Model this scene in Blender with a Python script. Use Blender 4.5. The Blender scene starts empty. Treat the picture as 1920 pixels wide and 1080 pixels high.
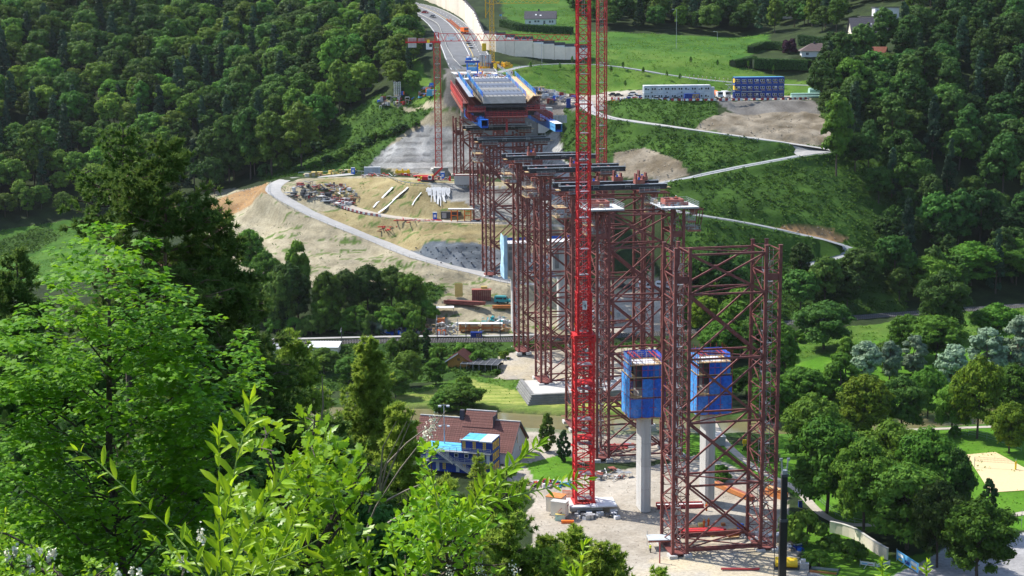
import bpy, math, random
import numpy as np
from mathutils import Vector, Matrix
# ------------------------------------------------------------------ camera, world, sun
SC = bpy.context.scene
COL = SC.collection
F_PX, PITCH, ROLL, CAM_Z = 2900.0, math.atan(516 / 2900.0), math.radians(-0.49), 104.0
cam_d = bpy.data.cameras.new("camera")
cam = bpy.data.objects.new("camera", cam_d)
COL.objects.link(cam)
SC.camera = cam
cam_d.sensor_width = 36.0
cam_d.lens = 36.0 * F_PX / 1920.0
cam_d.clip_start, cam_d.clip_end = 0.1, 9000.0
_fw = np.array([0, math.cos(PITCH), -math.sin(PITCH)])
_r0 = np.array([1.0, 0, 0]); _u0 = np.cross(_r0, _fw)
_cr, _sr = math.cos(ROLL), math.sin(ROLL)
_rt = _r0 * _cr + _u0 * _sr
_up = _u0 * _cr - _r0 * _sr
cam.matrix_world = Matrix(((_rt[0], _up[0], -_fw[0], 0), (_rt[1], _up[1], -_fw[1], 0), (_rt[2], _up[2], -_fw[2], CAM_Z), (0, 0, 0, 1)))
SUN_EL, SUN_AZ_FROM = math.radians(50), (-0.86, 0.51)       # the sun stands left of and behind the bridge
wd = bpy.data.worlds.new("World"); SC.world = wd; wd.use_nodes = True
nt = wd.node_tree
sky = nt.nodes.new("ShaderNodeTexSky"); sky.sky_type = 'NISHITA'; sky.sun_disc = False
sky.sun_elevation = SUN_EL
sky.sun_rotation = math.atan2(SUN_AZ_FROM[0], SUN_AZ_FROM[1])
bg = nt.nodes["Background"]; bg.inputs[1].default_value = 0.15
nt.links.new(sky.outputs[0], bg.inputs[0])
sun_d = bpy.data.lights.new("sun", 'SUN'); sun_d.energy = 4.2; sun_d.angle = math.radians(0.55); sun_d.color = (1.0, 0.95, 0.86)
sun = bpy.data.objects.new("sun", sun_d); COL.objects.link(sun)
_s = Vector((SUN_AZ_FROM[0] * math.cos(SUN_EL), SUN_AZ_FROM[1] * math.cos(SUN_EL), math.sin(SUN_EL)))
sun.rotation_euler = _s.to_track_quat('Z', 'Y').to_euler()
sun.location = _s * 300
SC.view_settings.view_transform = 'Standard'; SC.view_settings.look = 'None'
SC.view_settings.exposure = 0.74; SC.view_settings.gamma = 1.0; SC.view_settings.use_curve_mapping = False
SC.cycles.max_bounces = 6; SC.cycles.diffuse_bounces = 3; SC.cycles.transmission_bounces = 4
SC.cycles.transparent_max_bounces = 8; SC.cycles.glossy_bounces = 2
SC.cycles.use_denoising = True
HAZE = 0.000022
SC.cycles.volume_bounces = 0; SC.cycles.volume_max_steps = 64
rnd = random.Random(11)
rng = np.random.default_rng(7)
# ------------------------------------------------------------------ where a point of the view lies in the valley
def raydir(px, py):
 px = np.asarray(px, float); py = np.asarray(py, float)
 u = (px - 960) / F_PX; v = (540 - py) / F_PX
 d = _fw[None] + u.reshape(-1, 1) * _rt[None] + v.reshape(-1, 1) * _up[None]
 return d / d[:, 1:2]
def W(px, py, D):
 d = raydir(px, py)[0]; return np.array([d[0] * D, D, CAM_Z + d[2] * D])
def PZ(px, py, z):
 d = raydir(px, py)[0]; D = (z - CAM_Z) / d[2]; return np.array([d[0] * D, D, z])
def project(p):
 p = np.atleast_2d(np.asarray(p, float)) - np.array([0, 0, CAM_Z])
 x, y, z = p @ _rt, p @ _up, p @ _fw
 return np.stack([960 + F_PX * x / z, 540 - F_PX * y / z, z], 1)
# ------------------------------------------------------------------ materials
def _n(nt, t, **kw):
 n = nt.nodes.new(t)
 for k, v in kw.items(): setattr(n, k, v)
 return n
def mat(name, col, rough=0.7, metal=0.0, var=0.25, scale=1.2, bump=0.0, bscale=8.0, col2=None, spec=0.3, streak=False):
 m = bpy.data.materials.new(name); m.use_nodes = True
 nt = m.node_tree; b = nt.nodes["Principled BSDF"]
 tc = _n(nt, "ShaderNodeTexCoord"); mp = _n(nt, "ShaderNodeMapping")
 nt.links.new(tc.outputs["Object"], mp.inputs[0])
 if streak: mp.inputs["Scale"].default_value = (1, 1, 0.12)
 nz = _n(nt, "ShaderNodeTexNoise"); nz.inputs["Scale"].default_value = scale; nz.inputs["Detail"].default_value = 6
 nz.inputs["Roughness"].default_value = 0.65
 nt.links.new(mp.outputs[0], nz.inputs["Vector"])
 cr = _n(nt, "ShaderNodeValToRGB"); cr.color_ramp.elements[0].position = 0.32; cr.color_ramp.elements[1].position = 0.68
 c2 = col2 if col2 else tuple(c * (1 + var) for c in col)
 c1 = col if col2 else tuple(c * (1 - var) for c in col)
 cr.color_ramp.elements[0].color = (*c1, 1); cr.color_ramp.elements[1].color = (*c2, 1)
 nt.links.new(nz.outputs[0], cr.inputs[0])
 oi = _n(nt, "ShaderNodeObjectInfo"); mr = _n(nt, "ShaderNodeMapRange"); mr.inputs[3].default_value = 0.88; mr.inputs[4].default_value = 1.1
 nt.links.new(oi.outputs["Random"], mr.inputs[0])
 mx = _n(nt, "ShaderNodeVectorMath", operation='SCALE'); nt.links.new(cr.outputs[0], mx.inputs[0]); nt.links.new(mr.outputs[0], mx.inputs["Scale"])
 nt.links.new(mx.outputs[0], b.inputs["Base Color"])
 b.inputs["Roughness"].default_value = rough; b.inputs["Metallic"].default_value = metal
 b.inputs["Specular IOR Level"].default_value = spec
 if bump:
  n2 = _n(nt, "ShaderNodeTexNoise"); n2.inputs["Scale"].default_value = bscale; n2.inputs["Detail"].default_value = 5
  nt.links.new(tc.outputs["Object"], n2.inputs["Vector"])
  bp = _n(nt, "ShaderNodeBump"); bp.inputs["Strength"].default_value = bump; bp.inputs["Distance"].default_value = 0.3
  nt.links.new(n2.outputs[0], bp.inputs["Height"]); nt.links.new(bp.outputs[0], b.inputs["Normal"])
 return m
def leafmat(name, col, col2, trans=0.35, rough=0.6, hue=0.12, scale=0.5, spec=0.10):
 """leaves: colour changes from leaf to leaf, from clump to clump and from plant to plant; part of the light passes through"""
 m = bpy.data.materials.new(name); m.use_nodes = True
 nt = m.node_tree; nt.nodes.remove(nt.nodes["Principled BSDF"])
 out = nt.nodes["Material Output"]
 b = _n(nt, "ShaderNodeBsdfPrincipled"); b.inputs["Roughness"].default_value = rough; b.inputs["Specular IOR Level"].default_value = spec
 t = _n(nt, "ShaderNodeBsdfTranslucent"); ms = _n(nt, "ShaderNodeMixShader"); ms.inputs[0].default_value = trans
 g = _n(nt, "ShaderNodeNewGeometry"); tc = _n(nt, "ShaderNodeTexCoord")
 nz = _n(nt, "ShaderNodeTexNoise"); nz.inputs["Scale"].default_value = scale; nz.inputs["Detail"].default_value = 3
 nt.links.new(tc.outputs["Object"], nz.inputs["Vector"])
 ad = _n(nt, "ShaderNodeMath", operation='MULTIPLY_ADD'); ad.inputs[1].default_value = 0.5
 nt.links.new(g.outputs["Random Per Island"], ad.inputs[0]); 
 sb = _n(nt, "ShaderNodeMath", operation='MULTIPLY_ADD'); sb.inputs[1].default_value = 1.3; sb.inputs[2].default_value = -0.4
 nt.links.new(nz.outputs[0], sb.inputs[0]); nt.links.new(sb.outputs[0], ad.inputs[2])
 mx = _n(nt, "ShaderNodeMix", data_type='RGBA'); mx.inputs[6].default_value = (*col, 1); mx.inputs[7].default_value = (*col2, 1)
 nt.links.new(ad.outputs[0], mx.inputs[0])
 oi = _n(nt, "ShaderNodeObjectInfo"); hs = _n(nt, "ShaderNodeHueSaturation")
 m1 = _n(nt, "ShaderNodeMapRange"); m1.inputs[3].default_value = 0.5 - hue * 0.10; m1.inputs[4].default_value = 0.5 + hue * 0.20
 m2 = _n(nt, "ShaderNodeMapRange"); m2.inputs[3].default_value = 1 - hue * 3.2; m2.inputs[4].default_value = 1 + hue * 3.2
 wn = _n(nt, "ShaderNodeTexWhiteNoise", noise_dimensions='1D')
 nt.links.new(oi.outputs["Random"], m1.inputs[0]); nt.links.new(oi.outputs["Random"], wn.inputs["W"]); nt.links.new(wn.outputs[0], m2.inputs[0])
 nt.links.new(m1.outputs[0], hs.inputs["Hue"]); nt.links.new(m2.outputs[0], hs.inputs["Value"]); nt.links.new(mx.outputs[2], hs.inputs["Color"])
 nt.links.new(hs.outputs[0], b.inputs["Base Color"])
 h2 = _n(nt, "ShaderNodeHueSaturation"); h2.inputs["Value"].default_value = 1.25; h2.inputs["Hue"].default_value = 0.485; nt.links.new(hs.outputs[0], h2.inputs["Color"]); nt.links.new(h2.outputs[0], t.inputs["Color"])
 nt.links.new(b.outputs[0], ms.inputs[1]); nt.links.new(t.outputs[0], ms.inputs[2]); nt.links.new(ms.outputs[0], out.inputs[0])
 return m
M = {}
def mk(k, *a, **kw): M[k] = mat(k, *a, **kw)
mk('oxide_steel', (0.13, 0.034, 0.030), rough=0.6, col2=(0.23, 0.08, 0.068), scale=0.6)
mk('oxide_bright', (0.27, 0.075, 0.055), rough=0.6, col2=(0.36, 0.14, 0.11), scale=0.8)
mk('rail_red', (0.34, 0.04, 0.045), rough=0.5, var=0.15)
mk('crane_red', (0.48, 0.016, 0.020), rough=0.5, col2=(0.64, 0.04, 0.04), scale=1.4)
mk('crane_red_old', (0.42, 0.045, 0.04), rough=0.5, col2=(0.50, 0.07, 0.06), scale=0.8)
def netting(k):
 nt = M[k].node_tree; o = nt.nodes["Material Output"]; b = nt.nodes["Principled BSDF"]; t = _n(nt, "ShaderNodeBsdfTransparent"); x = _n(nt, "ShaderNodeMixShader")
 q = _n(nt, "ShaderNodeTexNoise"); q.inputs["Scale"].default_value = 2.2; q.inputs["Detail"].default_value = 4; r = _n(nt, "ShaderNodeMapRange"); r.inputs[1].default_value = .35; r.inputs[2].default_value = .65; r.inputs[3].default_value = .04; r.inputs[4].default_value = .34
 c = _n(nt, "ShaderNodeTexCoord"); nt.links.new(c.outputs["Object"], q.inputs["Vector"]); nt.links.new(q.outputs[0], r.inputs[0])
 nt.links.new(r.outputs[0], x.inputs[0]); nt.links.new(b.outputs[0], x.inputs[1]); nt.links.new(t.outputs[0], x.inputs[2]); nt.links.new(x.outputs[0], o.inputs[0])
mk('crane_yellow', (0.72, 0.42, 0.03), rough=0.45, var=0.12)
mk('yellow', (0.78, 0.52, 0.02), rough=0.5, var=0.1)
mk('girder_blue', (0.012, 0.13, 0.60), rough=0.4, col2=(0.02, 0.17, 0.70), scale=0.6)
mk('girder_pale', (0.10, 0.34, 0.62), rough=0.4, var=0.12)
mk('cabin_blue', (0.012, 0.045, 0.26), rough=0.5, var=0.15)
mk('net_blue', (0.010, 0.085, 0.52), rough=0.8, col2=(0.02, 0.16, 0.75), scale=0.7)
mk('net_mid', (0.02, 0.16, 0.62), rough=0.8, col2=(0.05, 0.25, 0.75), scale=0.9)
mk('sheet_pale', (0.30, 0.55, 0.74), rough=0.6, col2=(0.5, 0.68, 0.8), scale=0.6)
mk('net_pale', (0.06, 0.33, 0.80), rough=0.8, col2=(0.10, 0.42, 0.9), scale=0.7)
for k in ('net_blue', 'net_mid', 'net_pale'): netting(k)
mk('roof_blue', (0.10, 0.42, 0.66), rough=0.45, var=0.1)
mk('concrete', (0.50, 0.49, 0.465), rough=0.85, var=0.14, scale=0.5, bump=0.15, bscale=3, streak=True)
mk('concrete_dark', (0.22, 0.22, 0.215), rough=0.9, var=0.2, scale=0.6, bump=0.2, bscale=3)
mk('steel_grey', (0.36, 0.37, 0.39), rough=0.45, metal=0.15, var=0.15)
mk('galv', (0.42, 0.44, 0.46), rough=0.4, metal=0.5, var=0.2, scale=2)
mk('steel_dark', (0.055, 0.058, 0.065), rough=0.5, var=0.3)
mk('girder_black', (0.040, 0.040, 0.046), rough=0.5, var=0.35, scale=0.8)
mk('panel_grey', (0.105, 0.12, 0.155), rough=0.5, var=0.12, scale=0.3)
mk('black', (0.014, 0.016, 0.018), rough=0.4, var=0.3)
mk('tyre', (0.02, 0.02, 0.02), rough=0.9, var=0.2)
mk('glass', (0.03, 0.04, 0.05), rough=0.12, var=0.2, spec=0.6)
mk('white_paint', (0.74, 0.75, 0.76), rough=0.45, var=0.06)
mk('white_wall', (0.66, 0.67, 0.68), rough=0.8, var=0.07, scale=0.6)
mk('cream_wall', (0.74, 0.66, 0.54), rough=0.85, var=0.08, scale=0.6)
mk('cabin_white', (0.50, 0.54, 0.58), rough=0.6, var=0.06)
mk('timber', (0.46, 0.31, 0.15), rough=0.8, col2=(0.60, 0.43, 0.22), scale=2, streak=True)
mk('timber_yellow', (0.66, 0.52, 0.17), rough=0.7, var=0.12)
mk('plywood', (0.40, 0.25, 0.13), rough=0.7, col2=(0.52, 0.36, 0.2), scale=1.5)
mk('rust_orange', (0.44, 0.14, 0.04), rough=0.75, col2=(0.58, 0.24, 0.08), scale=1.2)
mk('tile_red', (0.13, 0.055, 0.045), rough=0.8, col2=(0.20, 0.085, 0.07), scale=3)
mk('tile_grey', (0.075, 0.072, 0.085), rough=0.75, var=0.25, scale=2)
mk('tile_brown', (0.14, 0.10, 0.095), rough=0.8, var=0.25, scale=2)
mk('tile_far_red', (0.26, 0.10, 0.07), rough=0.8, var=0.25, scale=2)
mk('wood_wall', (0.42, 0.21, 0.05), rough=0.7, var=0.2, scale=3)
mk('car_white', (0.72, 0.73, 0.75), rough=0.25, var=0.03, spec=0.6)
mk('car_silver', (0.35, 0.37, 0.40), rough=0.25, var=0.03, metal=0.5, spec=0.6)
mk('car_blue', (0.04, 0.10, 0.30), rough=0.25, var=0.03, spec=0.6)
mk('car_dark', (0.03, 0.035, 0.045), rough=0.25, var=0.03, spec=0.6)
mk('car_red', (0.40, 0.02, 0.02), rough=0.25, var=0.03, spec=0.6)
mk('teal', (0.02, 0.32, 0.36), rough=0.3, var=0.05, spec=0.5)
mk('mint', (0.40, 0.62, 0.52), rough=0.4, var=0.1)
mk('orange', (0.80, 0.16, 0.02), rough=0.5, var=0.1)
mk('hi_vis', (0.75, 0.85, 0.05), rough=0.6, var=0.05)
mk('skin', (0.50, 0.28, 0.19), rough=0.6, var=0.05)
mk('bark', (0.09, 0.07, 0.055), rough=0.9, var=0.35, scale=3, bump=0.5, bscale=10)
mk('bark_red', (0.20, 0.13, 0.09), rough=0.9, var=0.3, scale=3, bump=0.4, bscale=10)
mk('twig', (0.22, 0.19, 0.15), rough=0.8, var=0.3, scale=3)
mk('rock', (0.27, 0.235, 0.19), rough=0.9, var=0.25, scale=1.5, bump=0.3)
mk('asphalt', (0.15, 0.155, 0.165), rough=0.85, var=0.14, scale=0.25, bump=0.05)
mk('asphalt_dark', (0.085, 0.088, 0.095), rough=0.85, var=0.15, scale=0.3)
mk('track', (0.36, 0.355, 0.345), rough=0.9, var=0.12, scale=0.4, bump=0.15)
mk('track_grey', (0.27, 0.285, 0.30), rough=0.9, var=0.12, scale=0.4, bump=0.1)
mk('gravel_path', (0.42, 0.38, 0.32), rough=0.9, var=0.14, scale=0.5)
mk('ballast', (0.10, 0.088, 0.078), rough=0.95, var=0.3, scale=2.0, bump=0.6)
mk('sand', (0.62, 0.49, 0.28), rough=0.95, var=0.07, scale=1.5, bump=0.1)
mk('brown_water', (0.17, 0.155, 0.075), rough=0.12, var=0.12, scale=0.15, spec=0.5)
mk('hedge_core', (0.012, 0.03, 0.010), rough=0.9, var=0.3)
mk('flower', (0.80, 0.78, 0.62), rough=0.6, var=0.05)
mk('stem_green', (0.20, 0.30, 0.05), rough=0.5, var=0.1)
M['leaf_forest'] = leafmat('leaf_forest', (0.050, 0.120, 0.015), (0.155, 0.26, 0.030), trans=0.3, hue=0.20, scale=0.35)
M['leaf_forest_yellow'] = leafmat('leaf_forest_yellow', (0.070, 0.160, 0.018), (0.19, 0.31, 0.036), trans=0.3, hue=0.10, scale=0.35)
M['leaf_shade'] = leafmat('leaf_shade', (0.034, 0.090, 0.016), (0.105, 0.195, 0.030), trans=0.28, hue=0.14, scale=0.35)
M['leaf_cloud_shade'] = leafmat('leaf_cloud_shade', (0.024, 0.068, 0.014), (0.075, 0.150, 0.028), trans=0.25, hue=0.16, scale=0.35)  # leaves of the right wood, cloud shadow mixed into their green
M['leaf_conifer'] = leafmat('leaf_conifer', (0.018, 0.050, 0.026), (0.05, 0.10, 0.045), trans=0.1, hue=0.12, scale=0.5)
M['leaf_park'] = leafmat('leaf_park', (0.048, 0.125, 0.014), (0.145, 0.27, 0.028), trans=0.32, hue=0.10, scale=0.5)
M['leaf_bright'] = leafmat('leaf_bright', (0.07, 0.19, 0.020), (0.13, 0.26, 0.03), trans=0.4, hue=0.06, scale=0.5)
M['leaf_silver'] = leafmat('leaf_silver', (0.11, 0.19, 0.10), (0.32, 0.41, 0.28), trans=0.2, hue=0.08, scale=0.6)
M['leaf_gold'] = leafmat('leaf_gold', (0.055, 0.13, 0.012), (0.24, 0.32, 0.02), trans=0.3, hue=0.06, scale=0.5)
M['leaf_purple'] = leafmat('leaf_purple', (0.035, 0.012, 0.025), (0.07, 0.025, 0.045), trans=0.2, hue=0.05)
M['leaf_hedge'] = leafmat('leaf_hedge', (0.022, 0.065, 0.015), (0.055, 0.12, 0.03), trans=0.2, hue=0.06, scale=0.8)
M['leaf_maple'] = leafmat('leaf_maple', (0.06, 0.21, 0.008), (0.20, 0.40, 0.018), trans=0.45, hue=0.04, scale=0.8, rough=0.5, spec=0.12)
M['leaf_shoot'] = leafmat('leaf_shoot', (0.18, 0.38, 0.010), (0.38, 0.52, 0.02), spec=0.2, trans=0.45, hue=0.05, scale=2.0, rough=0.35)
M['leaf_privet'] = leafmat('leaf_privet', (0.09, 0.25, 0.008), (0.30, 0.48, 0.02), spec=0.2, trans=0.42, hue=0.05, scale=2.0, rough=0.35)
M['needle_dark'] = leafmat('needle_dark', (0.045, 0.115, 0.022), (0.16, 0.25, 0.05), trans=0.3, hue=0.05, scale=0.5)
M['needle_mid'] = leafmat('needle_mid', (0.13, 0.24, 0.03), (0.36, 0.47, 0.07), trans=0.45, hue=0.05, scale=0.5)
M['weeds'] = leafmat('weeds', (0.032, 0.090, 0.012), (0.080, 0.16, 0.022), trans=0.3, hue=0.02, scale=0.08)
M['grass_blades'] = leafmat('grass_blades', (0.085, 0.20, 0.018), (0.16, 0.28, 0.04), trans=0.3, hue=0.02, scale=0.08)
# ------------------------------------------------------------------ mesh building
class MB:
 def __init__(s): s.v = []; s.f = []; s.m = []; s.mats = []; s.cur = 0
 def use(s, k):
  if k not in s.mats: s.mats.append(k)
  s.cur = s.mats.index(k); return s
 def add(s, vs, fs):
  n = len(s.v); s.v.extend(tuple(map(float, p)) for p in vs)
  for f in fs: s.f.append(tuple(n + i for i in f)); s.m.append(s.cur)
  return s
 def box(s, c, size, rz=0.0, tilt=None):
  hx, hy, hz = size[0] / 2, size[1] / 2, size[2] / 2
  ca, sa = math.cos(rz), math.sin(rz)
  P = []
  for x, y, z in ((-hx, -hy, -hz), (hx, -hy, -hz), (hx, hy, -hz), (-hx, hy, -hz), (-hx, -hy, hz), (hx, -hy, hz), (hx, hy, hz), (-hx, hy, hz)):
   P.append((c[0] + x * ca - y * sa, c[1] + x * sa + y * ca, c[2] + z))
  return s.add(P, ((0, 3, 2, 1), (4, 5, 6, 7), (0, 1, 5, 4), (1, 2, 6, 5), (2, 3, 7, 6), (3, 0, 4, 7)))
 def b2(s, a, b):
  return s.box([(a[i] + b[i]) / 2 for i in range(3)], [abs(b[i] - a[i]) for i in range(3)])
 def bar(s, a, b, w, h=None, up=(0, 0, 1)):
  a = Vector(a); b = Vector(b); d = (b - a)
  if d.length < 1e-6: return s
  d.normalize(); h = w if h is None else h
  u = Vector(up)
  if abs(d.dot(u)) > 0.97: u = Vector((0.17, 0.985, 0))
  x = d.cross(u).normalized(); y = x.cross(d).normalized()
  P = []
  for p in (a, b):
   for i, j in ((-1, -1), (1, -1), (1, 1), (-1, 1)): P.append(p + x * i * w / 2 + y * j * h / 2)
  return s.add(P, ((0, 3, 2, 1), (4, 5, 6, 7), (0, 1, 5, 4), (1, 2, 6, 5), (2, 3, 7, 6), (3, 0, 4, 7)))
 def tube(s, pts, r, n=6, r2=None, cap=True):
  pts = [Vector(p) for p in pts]; k = len(pts); base = len(s.v); r2 = r if r2 is None else r2
  x = None
  for i, p in enumerate(pts):
   d = (pts[min(i + 1, k - 1)] - pts[max(i - 1, 0)]).normalized()
   if x is None:
    u = Vector((0, 0, 1)) if abs(d.z) < 0.95 else Vector((1, 0, 0)); x = d.cross(u).normalized()
   else:
    x = (x - d * x.dot(d)).normalized()
   y = d.cross(x); rr = r + (r2 - r) * i / max(1, k - 1)
   for j in range(n):
    a = 2 * math.pi * j / n; s.v.append(tuple(p + (x * math.cos(a) + y * math.sin(a)) * rr))
  for i in range(k - 1):
   for j in range(n):
    a = base + i * n + j; b = base + i * n + (j + 1) % n
    s.f.append((a, b, b + n, a + n)); s.m.append(s.cur)
  if cap:
   s.f.append(tuple(base + j for j in range(n))[::-1]); s.m.append(s.cur)
   s.f.append(tuple(base + (k - 1) * n + j for j in range(n))); s.m.append(s.cur)
  return s
 def prism(s, poly, z0, z1):
  n = len(poly); P = [(x, y, z0) for x, y in poly] + [(x, y, z1) for x, y in poly]
  return s.add(P, [tuple(range(n))[::-1], tuple(range(n, 2 * n))] + [(i, (i + 1) % n, n + (i + 1) % n, n + i) for i in range(n)])
 def side(s, prof, x0, x1):
  """profile in (y, z) extruded along x"""
  n = len(prof); P = [(x0, y, z) for y, z in prof] + [(x1, y, z) for y, z in prof]
  return s.add(P, [tuple(range(n)), tuple(range(n, 2 * n))[::-1]] + [(i, n + i, n + (i + 1) % n, (i + 1) % n) for i in range(n)])
 def ball(s, c, r, nu=10, nv=6, sq=(1, 1, 1)):
  P = []; Fc = []
  for i in range(nv + 1):
   t = math.pi * i / nv
   for j in range(nu):
    a = 2 * math.pi * j / nu
    P.append((c[0] + r * sq[0] * math.sin(t) * math.cos(a), c[1] + r * sq[1] * math.sin(t) * math.sin(a), c[2] + r * sq[2] * math.cos(t)))
  for i in range(nv):
   for j in range(nu):
    Fc.append((i * nu + j, (i + 1) * nu + j, (i + 1) * nu + (j + 1) % nu, i * nu + (j + 1) % nu))
  return s.add(P, Fc)
 def mesh(s, name):
  me = bpy.data.meshes.new(name); me.from_pydata(s.v, [], s.f)
  for k in s.mats: me.materials.append(M[k])
  if len(s.mats) > 1: me.polygons.foreach_set('material_index', s.m)
  me.update(); return me
 def build(s, name, mk=None, parent=None, loc=None, rz=0.0):
  if mk:
   if not s.mats: s.mats = [mk]
  o = bpy.data.objects.new(name, s.mesh(name)); COL.objects.link(o)
  if parent: o.parent = parent
  if loc is not None: o.location = loc
  o.rotation_euler.z = rz
  return o
def mbu(k): return MB().use(k)
def tag(o, label=None, cat=None, group=None, kind=None):
 if label: o['label'] = label
 if cat: o['category'] = cat
 if group: o['group'] = group
 if kind: o['kind'] = kind
 return o
def thing(name, label, cat, loc=(0, 0, 0), rz=0.0, group=None):
 o = bpy.data.objects.new(name, None); COL.objects.link(o); o.empty_display_size = 0.2
 o.location = loc; o.rotation_euler = (0, 0, rz)
 return tag(o, label, cat, group)
KIDS = {}
def copy_tree(o, loc=None, rz=None, label=None, group=None, parent=None, scale=None):
 c = o.copy(); COL.objects.link(c)
 if parent is not None: c.parent = parent
 if loc is not None: c.location = loc
 if rz is not None: c.rotation_euler.z = rz
 if scale is not None: c.scale = scale
 if label: c['label'] = label
 if group: c['group'] = group
 if o.name not in KIDS: KIDS[o.name] = list(o.children)
 for ch in KIDS[o.name]: copy_tree(ch, parent=c)
 return c
def npmesh(name, V, Fq, mats, midx=None, smooth=False):
 """mesh from numpy arrays; Fq is (n,3) or (n,4)"""
 me = bpy.data.meshes.new(name); n, k = Fq.shape
 me.vertices.add(len(V)); me.vertices.foreach_set('co', np.ascontiguousarray(V, dtype=np.float32).ravel())
 me.loops.add(n * k); me.loops.foreach_set('vertex_index', np.ascontiguousarray(Fq, dtype=np.int32).ravel())
 me.polygons.add(n); me.polygons.foreach_set('loop_start', np.arange(0, n * k, k, dtype=np.int32))
 try: me.polygons.foreach_set('loop_total', np.full(n, k, dtype=np.int32))
 except Exception: pass
 for m_ in mats: me.materials.append(M[m_])
 if midx is not None: me.polygons.foreach_set('material_index', np.asarray(midx, dtype=np.int32))
 if smooth: me.polygons.foreach_set('use_smooth', np.ones(n, dtype=bool))
 me.update(); me.validate(); return me
def link(name, me, parent=None, loc=None, rz=0.0):
 o = bpy.data.objects.new(name, me); COL.objects.link(o)
 if parent: o.parent = parent
 if loc is not None: o.location = loc
 o.rotation_euler.z = rz
 return o
# ------------------------------------------------------------------ the lie of the land
CP = []   # control points x, y, z
def cp(*pts):
 for a, b, D in pts: CP.append(W(a, b, D))
for p in [(0, 0, 99), (-60, 0, 101), (60, 0, 96), (0, -60, 120), (-5, 30, 90), (0, 60, 75), (0, 120, 42), (0, 200, 12), (0, 262, 0.4), (60, 60, 70), (60, 120, 38), (60, 200, 9), (-60, 60, 82),
   (-60, 120, 52), (-70, 200, 22), (-130, 120, 70), (-150, 200, 45), (-60, 280, 4), (-130, 290, 14), (-260, 200, 70), (-260, 350, 25), (130, 60, 66), (140, 130, 34), (150, 210, 6), (300, 100, 60), (300, 200, 14)]: CP.append(np.array(p, float))
for x in (-30, 40, 110, 180, 270):
 for y in (290, 340, 385, 440): CP.append(np.array([x, y, 0.0]))
for p in [(-110, 350, 3), (-110, 420, 1), (-200, 430, 4), (-300, 500, 8), (400, 300, 0), (400, 420, 0)]: CP.append(np.array(p, float))
cp((520, 650, 466), (750, 648, 468), (960, 645, 468), (1230, 640, 474), (1500, 615, 492), (1700, 605, 500), (1920, 590, 510), (1600, 660, 462))
cp((750, 625, 484), (870, 628, 482), (960, 628, 482), (1080, 625, 488), (1230, 620, 490), (780, 590, 497), (900, 560, 506), (980, 560, 508), (1100, 560, 515), (1200, 540, 520), (1200, 600, 498),
 (960, 528, 514), (840, 497, 527), (740, 465, 545), (640, 420, 562), (560, 385, 578), (510, 355, 592), (520, 340, 610), (560, 335, 622), (640, 325, 625), (700, 322, 628),
 (740, 338, 592), (800, 346, 580), (880, 350, 577), (1000, 352, 577), (700, 318, 632), (822, 316, 632), (900, 316, 632), (1000, 318, 628), (620, 360, 592),
 (640, 385, 582), (700, 402, 570), (800, 413, 560), (900, 415, 556), (1000, 418, 552), (880, 400, 562), (980, 402, 562),
 (780, 455, 540), (850, 450, 540), (910, 458, 540), (800, 487, 531), (900, 508, 526), (980, 500, 527), (1050, 480, 535),
 (430, 400, 600), (480, 440, 572), (600, 500, 530), (700, 512, 522), (780, 525, 516), (520, 550, 516), (400, 470, 556), (420, 380, 606), (600, 612, 492), (700, 617, 488), (480, 600, 505),
 (790, 237, 650), (740, 270, 643), (880, 200, 656), (700, 304, 636), (790, 195, 668), (720, 186, 676), (600, 250, 680), (640, 280, 660), (540, 310, 665), (450, 340, 665), (880, 250, 646),
 (880, 170, 670), (1000, 172, 670), (960, 250, 648), (1000, 280, 642), (1060, 212, 648), (1100, 192, 655), (1130, 203, 640), (1060, 300, 610), (1060, 400, 560),
 (1200, 190, 640), (1350, 190, 640), (1480, 190, 640), (1200, 176, 680), (1350, 176, 680), (1480, 178, 672), (1100, 175, 690),
 (1240, 140, 700), (1370, 153, 690), (1100, 118, 715), (1000, 130, 700), (1300, 108, 725), (1450, 130, 715), (1150, 80, 775), (1400, 68, 810), (1200, 65, 805), (1280, 90, 760), (1500, 150, 705),
 (1000, 45, 850), (1200, 40, 850), (1000, 0, 930), (1200, -40, 990), (1400, 30, 860), (1110, 112, 720), (1000, 92, 745), (960, 60, 800), (900, 10, 900),
 (880, 130, 665), (850, 130, 668), (870, 87, 742), (820, 50, 822), (790, 30, 862), (750, 5, 930),
 (800, 110, 705), (760, 60, 800), (700, 120, 735), (600, 170, 715), (700, 170, 700), (500, 220, 715), (400, 320, 685),
 (0, 445, 650), (0, 480, 628), (200, 420, 662), (0, 320, 705), (0, 100, 800), (0, 0, 870), (0, -150, 960), (300, 200, 745), (300, 50, 840), (500, 50, 855), (500, -100, 970), (-300, 400, 650), (-300, 100, 760), (700, -60, 1000),
 (1560, 282, 590), (1450, 262, 596), (1300, 240, 604), (1180, 222, 620), (1420, 305, 578), (1300, 330, 566), (1310, 402, 545), (1400, 418, 541), (1490, 437, 538), (1590, 470, 535), (1510, 500, 528),
 (1250, 280, 592), (1400, 215, 628), (1520, 230, 618), (1310, 460, 530), (1400, 560, 514), (1480, 592, 508), (1700, 560, 530), (1900, 540, 540), (1600, 560, 522),
 (1700, 400, 572), (1850, 400, 577), (1700, 250, 618), (1900, 250, 628), (1700, 110, 685), (1900, 100, 695), (1600, 110, 705), (1650, 60, 745), (1800, 0, 760), (1920, -50, 800), (1500, 95, 745),
 (2300, 560, 545), (2300, 300, 625), (2300, 0, 770), (1600, -60, 900), (1500, 20, 850))
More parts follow.
